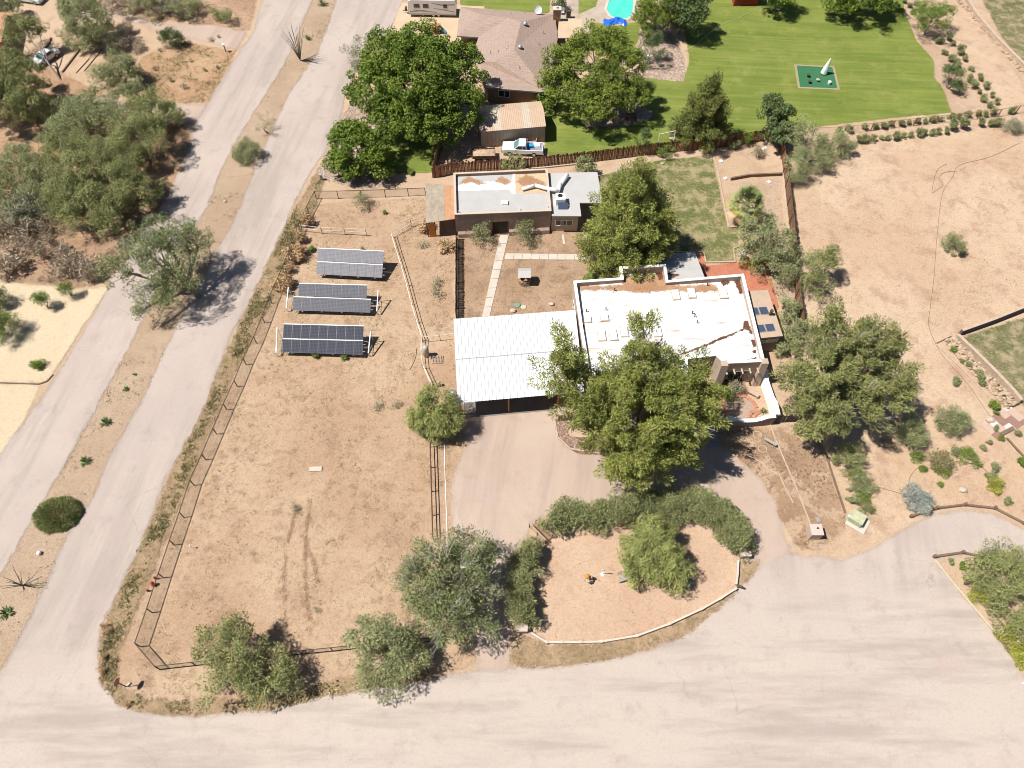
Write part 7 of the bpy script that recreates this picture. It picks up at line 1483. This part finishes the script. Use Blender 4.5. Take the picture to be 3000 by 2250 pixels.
def meshobj(name, me, parent=None, loc=(0, 0, 0), rz=0, sc=1.0):
    o = bpy.data.objects.new(name, me); COL.objects.link(o); o.parent = parent; o.location = loc; o.rotation_euler = (0, 0, rz); o.scale = (sc, sc, sc); return o
rg = np.random.default_rng(5)
YUC = blades('rosette', 90, .95, .05, (.1, 1.5), rg, LEAF['olive'], .06, .1); AGA = blades('rosette', 30, .55, .13, (.15, 1.3), rg, LEAF['blue'], .06, .0); AGD = blades('rosette', 34, .6, .12, (.1, 1.3), rg, LEAF['dark'], .06, .0)
for px, py, me, s, lb in ((945, 14, YUC, 1.25, 'spiky yucca at the far end of the median strip'), (902, 115, YUC, .9, 'small yucca beside the ocotillo'), (312, 1238, AGD, 1.15, 'dark blue agave with broad pads on the median strip'), (253, 1352, AGD, 1.15, 'dark green agave on the median strip above the round dome bush'), (371, 1141, AGD, .7, 'small dark agave on the median strip'), (20, 1796, AGD, 1.2, 'green agave on the median strip near the road corner'), (395, 1098, AGA, .5, 'little grey-green plant high on the median strip'), (2236, 1206, AGD, .8, 'dark agave inside the dip of the courtyard wall')):
    q = U(px, py); r = thing('yucca' if me is YUC else 'agave', lb, 'plant', q, px*.1); meshobj('leaves', me, r, sc=s)
# ocotillos: a fan of thin wands
def ocotillo(px, py, n, h, label, seed, spread=.28):
    q = U(px, py); r = thing('ocotillo', label, 'plant', q); rnd = random.Random(seed)
    for i in range(n):
        a = rnd.uniform(0, 6.28); t = spread*rnd.uniform(.15, 1); L = h*rnd.uniform(.7, 1); pts = [Vector((0, 0, 0))]; d = Vector((math.cos(a)*math.sin(t), math.sin(a)*math.sin(t), math.cos(t)))
        for k in range(1, 5): f = k/4; pts.append(d*L*f+Vector((math.cos(a), math.sin(a), 0))*L*.1*f*f)
        MB().tube(pts, [.04, .035, .03, .022, .012], 5).build('wand', OCO, r, local=True)
OCO = plain('ocotillo_stem', (.17, .155, .11), .9, .25, 8)
ocotillo(880, 178, 30, 5.6, 'tall ocotillo with a fan of long bare wands on the median strip', 3, .30); ocotillo(66, 1716, 11, 2.6, 'small ocotillo near the road corner of the median strip', 5, .5)
# round dome of green spikes on the median
q = U(172, 1510); r = thing('dome_bush', 'big round spiky green dome bush on the median strip', 'shrub', q); rng = np.random.default_rng(12); n = 9000
d = rng.normal(size=(n, 3)); d[:, 2] = np.abs(d[:, 2])*.9; d = norm(d); S = np.array([2.15, 1.75, 1.25]); P = d*S*(.82+.22*rng.random((n, 1))+.05*np.sin(d[:, :1]*9)*np.sin(d[:, 1:2]*8)); D = norm(d*np.array([1, 1, 1.2])+rng.normal(0, .32, (n, 3))); N = norm(rng.normal(size=(n, 3))*.7+d*.8+np.array([0, 0, .5]))
topg = np.clip((d[:, 2]-.72)*5+rng.normal(0, .3, n), 0, 1)
keep = rng.random(n) > topg*.45
meshobj('crown', leaves_mesh('crown', P[keep]+np.array([0, 0, .05]), D[keep], N[keep], .5*(.5+.9*rng.random(keep.sum())), np.full(keep.sum(), .06), rng.random(keep.sum()), LEAF['mesq']), r)
m2 = norm(rng.normal(size=(1800, 3))); m2[:, 2] = np.abs(m2[:, 2]); meshobj('dead_centre', leaves_mesh('dead_centre', m2*S*.84*np.array([.7, .7, 1.0]), norm(m2+rng.normal(0, .5, (1800, 3))), norm(rng.normal(size=(1800, 3))), np.full(1800, .4), np.full(1800, .04), rng.random(1800), LEAF['grey']), r)
# fan palm
q = U(2158, 655); pm = thing('fan_palm', 'shaggy fan palm with yellowing lower fronds on the sandy plot', 'palm', q); H = 3.6; rng = np.random.default_rng(8); rnd = random.Random(8)
MB().tube([(0, 0, 0), (.05, 0, .4), (.2, .05, 1.5), (.4, .1, 2.6), (.5, .1, H)], [.5, .38, .36, .46, .28], 10).build('trunk', plain('palm_trunk', (.30, .22, .15), .9, .25, 5, .6, 12), pm, local=True)
for i in range(46):
    lev = i/46; a = i*2.4+rnd.uniform(-.2, .2); el = R(78-118*lev+rnd.uniform(-8, 8)); pet = rnd.uniform(1.0, 1.45); d = Vector((math.cos(a)*math.cos(el), math.sin(a)*math.cos(el), math.sin(el))); b0 = Vector((.5, .1, H-.2-.5*lev)); hub = b0+d*pet
    side = Vector((-math.sin(a), math.cos(a), 0)); upv = side.cross(d).normalized(); V = []; F = []; T = []; tnt = max(0, min(1, (.25+lev*.9)))
    V += [tuple(b0-side*.03), tuple(b0+side*.03), tuple(hub+side*.04), tuple(hub-side*.04)]; F.append((0, 1, 2, 3)); T += [tnt]*4
    for k in range(21):
        t = (k-10)/10*1.25; dd = d*math.cos(t)+side*math.sin(t); L = 1.35*(1-.12*abs(t))*rnd.uniform(.9, 1.05); w = .06; pr_ = dd.cross(upv).normalized()*w; m1 = hub+dd*L*.55+upv*.03*((k % 2)*2-1); tip = hub+dd*L+Vector((0, 0, -.22*L)); k0 = len(V)
        V += [tuple(hub), tuple(m1-pr_), tuple(tip), tuple(m1+pr_)]; F.append((k0, k0+1, k0+2, k0+3)); T += [tnt]*4
    me = bpy.data.meshes.new('frond'); me.from_pydata(V, [], F); at = me.attributes.new('tint', 'FLOAT', 'POINT'); at.data.foreach_set('value', np.array(T, np.float32)); me.materials.append(LEAF['frond'] if lev < .62 else LEAF['yellow'] if lev < .82 else LEAF['tumble']); meshobj('frond', me, pm)
# rows of small planted shrubs (shared meshes)
def small_shrub_mesh(kind, leaf, lob, seed, dens, scale=1.0):
    kd = dict(KIND[kind]); kd['cr'] *= scale; kd['sp'] *= scale; kd['k'] = int(kd['k']*.7); return crown_mesh('foliage', lob, kd, LEAF[leaf], seed, dens)[0]
SM = [small_shrub_mesh('shrub', 'olive', [(0, 0, .42, .45, .45, .4)], 31+i, 1.2, .7) for i in range(3)]
SMG = [small_shrub_mesh('shrub', 'green', [(0, 0, .42, .42, .42, .42)], 41+i, 1.2, .7) for i in range(2)]
SMD = [small_shrub_mesh('wispy', 'brown', [(0, 0, .35, .5, .5, .35)], 51+i, 1.6, .8) for i in range(3)]
SMU = [small_shrub_mesh('oleander', 'olive', [(0, 0, .6, .4, .4, .55)], 61+i, 1.0, .7) for i in range(2)]
TUM = [small_shrub_mesh('shrub', 'tumble', [(0, 0, .45, .6, .6, .5)], 71+i, .8, .8) for i in range(2)]
SPR = MB().cyl((0, 0, -.02), (0, 0, .4), .03, .015, 5).cyl((0, 0, .15), (.12, .05, .4), .02, .01, 4).cyl((0, 0, .15), (-.1, -.08, .38), .02, .01, 4).build('stem', BARK).data
for o in [o for o in bpy.data.objects if o.data is SPR]: bpy.data.objects.remove(o)
rnd = random.Random(77)
def shrubs(px_list, meshes, label, group, smin=.8, smax=1.2, name='small_shrub', cat='shrub'):
    for px, py in px_list:
        q = U(px, py); r = thing(name, label, cat, q, rnd.uniform(0, 6.28), group); s = rnd.uniform(smin, smax); meshobj('foliage', rnd.choice(meshes), r, sc=s); meshobj('stem', SPR, r, sc=s)
shrubs([(2456, 388), (2482, 386), (2532, 381), (2558, 378), (2582, 375), (2607, 371), (2634, 368), (2658, 366), (2684, 363), (2708, 360), (2733, 357), (2756, 355), (2783, 350), (2808, 348), (2833, 345), (2859, 341), (2881, 338), (2904, 335), (2963, 331)], SM, 'small round shrub in the row on the lawn side of the wire fence', 'shrubs inside the wire fence')
shrubs([(2510, 418), (2532, 417), (2557, 414), (2582, 411), (2600, 409), (2619, 408), (2646, 404), (2667, 401), (2690, 399), (2707, 397), (2730, 395), (2747, 393), (2766, 391)], SM+SMU, 'small upright shrub in the row on the bare side of the wire fence', 'shrubs outside the wire fence', .7, 1.1)
shrubs([(2780, 378), (2812, 377), (2865, 368), (2900, 366), (2917, 364)], SMU, 'larger loose shrub on the bare dirt beyond the wire fence', 'loose shrubs on the dirt', 1.0, 1.5)
shrubs([(2645, 8), (2662, 25), (2683, 18), (2676, 42), (2695, 38), (2690, 58), (2702, 72), (2740, 120), (2746, 130), (2772, 118), (2790, 135), (2764, 160), (2810, 158), (2782, 176), (2824, 180), (2793, 190), (2803, 200), (2842, 208), (2866, 232), (2830, 238), (2844, 248), (2853, 262), (2884, 258), (2864, 275), (2873, 290), (2881, 300), (2892, 312), (2904, 285), (2918, 305)], SM+SMU, 'small shrub in the planted border beside the mown lawn', 'shrubs of the planted border', .7, 1.25)
shrubs([(60, 705), (25, 735), (80, 770), (10, 690), (100, 690), (140, 700), (40, 790), (150, 725), (125, 760), (190, 740), (95, 735), (185, 810), (230, 800), (260, 820), (20, 800), (140, 670), (60, 665), (215, 770), (290, 810), (270, 790)], SMD, 'dry grey-brown scrub bush between the thicket and the cream lot', 'dry scrub bushes', 1.6, 2.8, 'scrub_bush')
shrubs([(880, 700), (862, 740), (855, 760), (840, 800), (834, 838), (878, 755), (900, 650), (826, 850)], TUM, 'brown tumbleweed caught against the chain-link fence', 'tumbleweeds at the fence', .9, 1.7, 'tumbleweed', 'tumbleweed')
shrubs([(1243, 672), (1312, 735)], TUM, 'orange-brown tumbleweed in the guest house side yard', 'tumbleweeds in the side yard', 1.4, 1.7, 'tumbleweed', 'tumbleweed')
shrubs([(2484, 1438), (2502, 1472), (2486, 1470), (2930, 1288), (2894, 1300), (2878, 1318), (2788, 1322), (2805, 1320), (2752, 1422), (2908, 1374), (2948, 1470), (2902, 1405), (2890, 1400), (2774, 1005), (2790, 1030), (2812, 1060), (2830, 1072), (2870, 1120), (2862, 1100), (2795, 1120), (2902, 1188), (2912, 1196), (2915, 1212), (2700, 1378), (2915, 1258), (2972, 1272), (2980, 1650), (2815, 1660), (2780, 1645), (2990, 1360)], SM+SMG, 'small grey-green tuft scattered on the bare lot', 'tufts on the lot', .5, 1.1, 'small_plant', 'plant')
shrubs([(913, 735), (1128, 626), (1204, 506), (1205, 512), (1062, 735), (1010, 1052), (925, 1048)], SMG, 'little green weed in the dry field near the solar arrays', 'green weeds by the arrays', .5, .8, 'weed', 'plant')
shrubs([(305, 1990), (380, 2066), (310, 1838), (315, 1850), (305, 1935), (300, 1965)], TUM, 'bristly yellow-brown weed clump on the street verge', 'verge weed clumps', .45, .65, 'weed_clump', 'plant')
shrubs([(1205, 508), (640, 110), (620, 120), (470, 150), (560, 180), (600, 210), (500, 240), (540, 260), (640, 200), (455, 205)], SMD, 'low dry weed bush on the tan knoll', 'weeds on the knoll', .5, .9, 'weed_bush', 'plant')
# dead brush in the yard
DB = small_shrub_mesh('wispy', 'grey', [(0, 0, .3, .9, .9, .3)], 91, 1.2, 1.0)
for px, py, s, lb in ((1245, 725, 1.0, 'pile of grey dead brush behind the pipe fence'), (1290, 830, 1.1, 'flat patch of dead grey brush in the side yard'), (1275, 870, 1.2, 'wide dead grey brush near the stake fence'), (1098, 1195, .9, 'grey burnt-looking brush in the dry field'), (1170, 1190, .8, 'speckled dead brush beside the feathery tree'), (870, 1485, .8, 'dead branch pair in the dry field'), (930, 1795, .5, 'dead twig bundle low in the dry field'), (1540, 840, .6, 'dead brush tuft beside the wishing well')):
    q = U(px, py); r = thing('dead_brush', lb, 'brush', q, px); tag(meshobj('twigs', DB, r, sc=s), kind='stuff')
# scattered weeds and grass tufts: uncountable, one object for each area
def tufts(name, px, n, size, mat, label, seed, blades_n=9, spread=.12, flat=.5, px_is=True, dens_fn=None):
    poly = [(p.x, p.y) for p in UP(px)]; rng = np.random.default_rng(seed); P = sample(poly, n, rng)
    if dens_fn is not None: P = P[dens_fn(P, rng)]
    n = len(P); s = size*(.4+.9*rng.random(n)**1.8); k = blades_n
    C = np.zeros((n, k, 3)); C[:, :, :2] = P[:, None, :]+rng.normal(0, 1, (n, k, 2))*spread*(s[:, None, None]/size); D = rng.normal(size=(n, k, 3)); D[:, :, 2] = np.abs(D[:, :, 2])*flat+.25; D = norm(D.reshape(-1, 3)); ll = np.repeat(s, k)*(.6+.6*rng.random(n*k)); C = C.reshape(-1, 3); C[:, 2] = .02+D[:, 2]*ll*.5
    N = norm(rng.normal(size=(n*k, 3))+np.array([0, 0, .6])); me = leaves_mesh(name, C, D, N, ll, ll*.28, np.repeat(rng.random(n), k), mat)
    return tag(meshobj(name, me), label, None, None, 'stuff')
def clumpy(freq, th, seed):
    def f(P, rng):
        v = np.zeros(len(P)); r2 = np.random.default_rng(seed)
        for i in range(6):
            a = r2.uniform(0, 6.28); w = freq*r2.uniform(.5, 2.2); v += np.sin((P[:, 0]*math.cos(a)+P[:, 1]*math.sin(a))*w+r2.uniform(0, 6.28))
        return v+rng.normal(0, 1.0, len(P)) > th
    return f
tufts('field_weeds', field, 17000, .14, LEAF['weed'], 'low dry weeds over the fenced field', 1, 7, .12, .5, True, clumpy(.9, .6, 3))
tufts('field_straw', field, 8000, .14, LEAF['straw'], 'straw stubble over the fenced field', 2, 6, .12, .5, True, clumpy(.6, .2, 4))
tufts('lot_weeds', lot, 14000, .13, LEAF['weed'], 'sparse dry weeds on the vacant lot', 3, 6, .14, .4, True, clumpy(.7, 1.0, 5))
verge = [(897, 560), (945, 520), (925, 590), (875, 690), (830, 790), (790, 880), (730, 1000), (680, 1100), (630, 1220), (580, 1330), (520, 1470), (480, 1570), (430, 1690), (380, 1810), (345, 1900), (340, 2000), (420, 2050), (640, 2060), (840, 2040), (1000, 1990), (1230, 1960), (1230, 1990), (1057, 2021), (800, 2070), (500, 2090), (355, 2060), (305, 2000), (298, 1880), (330, 1795), (398, 1643), (463, 1498), (520, 1353), (600, 1208), (656, 1056), (726, 912), (772, 812), (838, 667)]
tufts('verge_weeds', verge, 4200, .30, LEAF['weed'], 'shaggy dry weeds along the street verge', 4, 10, .16, .8, True, clumpy(.9, .2, 6))
tufts('verge_green_weeds', verge, 450, .26, LEAF['mesq'], 'greenish weeds along the street verge', 5, 9, .14, .8, True, clumpy(.8, 1.2, 7))
medp = [(985, 0), (963, 72), (927, 163), (887, 217), (808, 362), (727, 550), (640, 731), (517, 962), (430, 1150), (315, 1353), (195, 1570), (112, 1758), (40, 1903), (-60, 1800), (25, 1643), (163, 1407), (304, 1150), (427, 912), (586, 640), (644, 506), (735, 343), (815, 220), (900, 36), (915, 0)]
tufts('median_weeds', medp, 5000, .15, LEAF['weed'], 'thin weeds on the median strip', 6, 7, .1, .6, True, clumpy(.8, .9, 8))
tufts('thicket_litter', [(-50, 600), (450, 610), (330, 800), (250, 840), (-50, 810)], 3500, .28, LEAF['brown'], 'dry brush and litter beside the thicket', 7, 9, .16, .7, True, clumpy(.9, .2, 9))
tufts('knoll_weeds', [(400, 170), (520, 130), (690, 150), (610, 300), (440, 310)], 2600, .22, LEAF['weed'], 'dry weeds over the tan knoll', 8, 8, .14, .6, True, clumpy(.9, .4, 10))
tufts('island_weeds', island, 900, .12, LEAF['weed'], 'thin weeds on the planted island', 9, 6, .1, .5, True, clumpy(.8, .9, 11))
tufts('lawn_blades', lawn, 9000, .10, LEAF['green'], 'grass blades of the mown lawn', 10, 4, .12, .7)
tufts('back_lawn_blades', [(1740, 520), (1930, 470), (2085, 455), (2133, 668), (2150, 770), (2060, 740), (1800, 760)], 9000, .10, LEAF['straw'], 'straw-coloured grass of the patchy back lawn', 11, 5, .12, .5, True, clumpy(.9, .2, 12))
tufts('courtyard_litter', yard, 2600, .11, LEAF['brown'], 'leaf litter on the courtyard soil', 12, 5, .14, .3, True, clumpy(.8, .3, 13))
tufts('strip_litter', [(2060, 1275), (2390, 1250), (2430, 1390), (2490, 1530), (2400, 1610), (2300, 1560), (2225, 1400)], 2600, .11, LEAF['brown'], 'dry pine litter on the soil strip by the drive', 13, 5, .14, .3, True, clumpy(.8, .3, 14))
# gravel: loose stones
def stones(name, px, n, r0, r1, mat, label, seed):
    poly = [(p.x, p.y) for p in UP(px)]; rng = np.random.default_rng(seed); P = sample(poly, n, rng); n = len(P)
    base = np.array([(1, 0, 0), (0, 1, 0), (-1, 0, 0), (0, -1, 0), (0, 0, 1)], float); F = np.array([(0, 1, 4), (1, 2, 4), (2, 3, 4), (3, 0, 4)])
    a = rng.uniform(0, 6.28, n); r = r0+(r1-r0)*rng.random(n)**2.5; V = base[None]*np.stack([r, r*rng.uniform(.6, 1, n), r*rng.uniform(.4, .8, n)], 1)[:, None, :]; ca, sa = np.cos(a)[:, None], np.sin(a)[:, None]
    X = V[:, :, 0]*ca-V[:, :, 1]*sa+P[:, None, 0]; Y = V[:, :, 0]*sa+V[:, :, 1]*ca+P[:, None, 1]; V = np.stack([X, Y, V[:, :, 2]+.02], 2).reshape(-1, 3); Q = (F[None]+np.arange(n)[:, None, None]*5).reshape(-1, 3)
    me = bpy.data.meshes.new(name); npmesh(me, V, Q); me.materials.append(mat); return tag(meshobj(name, me), label, None, None, 'stuff')
PEB = plain('mixed_pebbles', al(206, 176, 150), .9, .3, 5)
stones('street_gravel_stones', [(1010, 330), (1075, 240), (1120, 330), (1110, 480), (1160, 530), (1080, 560), (940, 525), (925, 500), (965, 440)], 3500, .05, .16, PEB, 'loose gravel beside the street', 1)
stones('pool_bed_stones', [(1875, 60), (1930, 60), (1985, 120), (2003, 238), (1885, 228)], 1800, .06, .18, PEB, 'loose stones of the pool bed', 2)
stones('shade_bed_stones', [(1700, 350), (1760, 320), (1860, 300), (1915, 330), (1840, 370), (1720, 372)], 1200, .06, .2, PEB, 'loose stones of the shaded rock bed', 3)
stones('median_pebbles', medp, 3500, .03, .08, PEB, 'pebbles on the median strip', 4)
stones('kerb_bed_stones', [(1630, 1240), (1660, 1218), (1668, 1278), (1780, 1290), (1780, 1325), (1690, 1318), (1640, 1285)], 900, .04, .1, PEB, 'small stones in the kerbed bed by the carport', 5)
stones('plot_rubble', [(2140, 540), (2285, 520), (2300, 700), (2270, 660), (2230, 560)], 700, .05, .18, PEB, 'rubble along the palm plot', 6)
stones('side_rubble', [(2275, 830), (2335, 830), (2345, 960), (2300, 900)], 500, .06, .25, PEB, 'rubble between sunroom and board fence', 7)
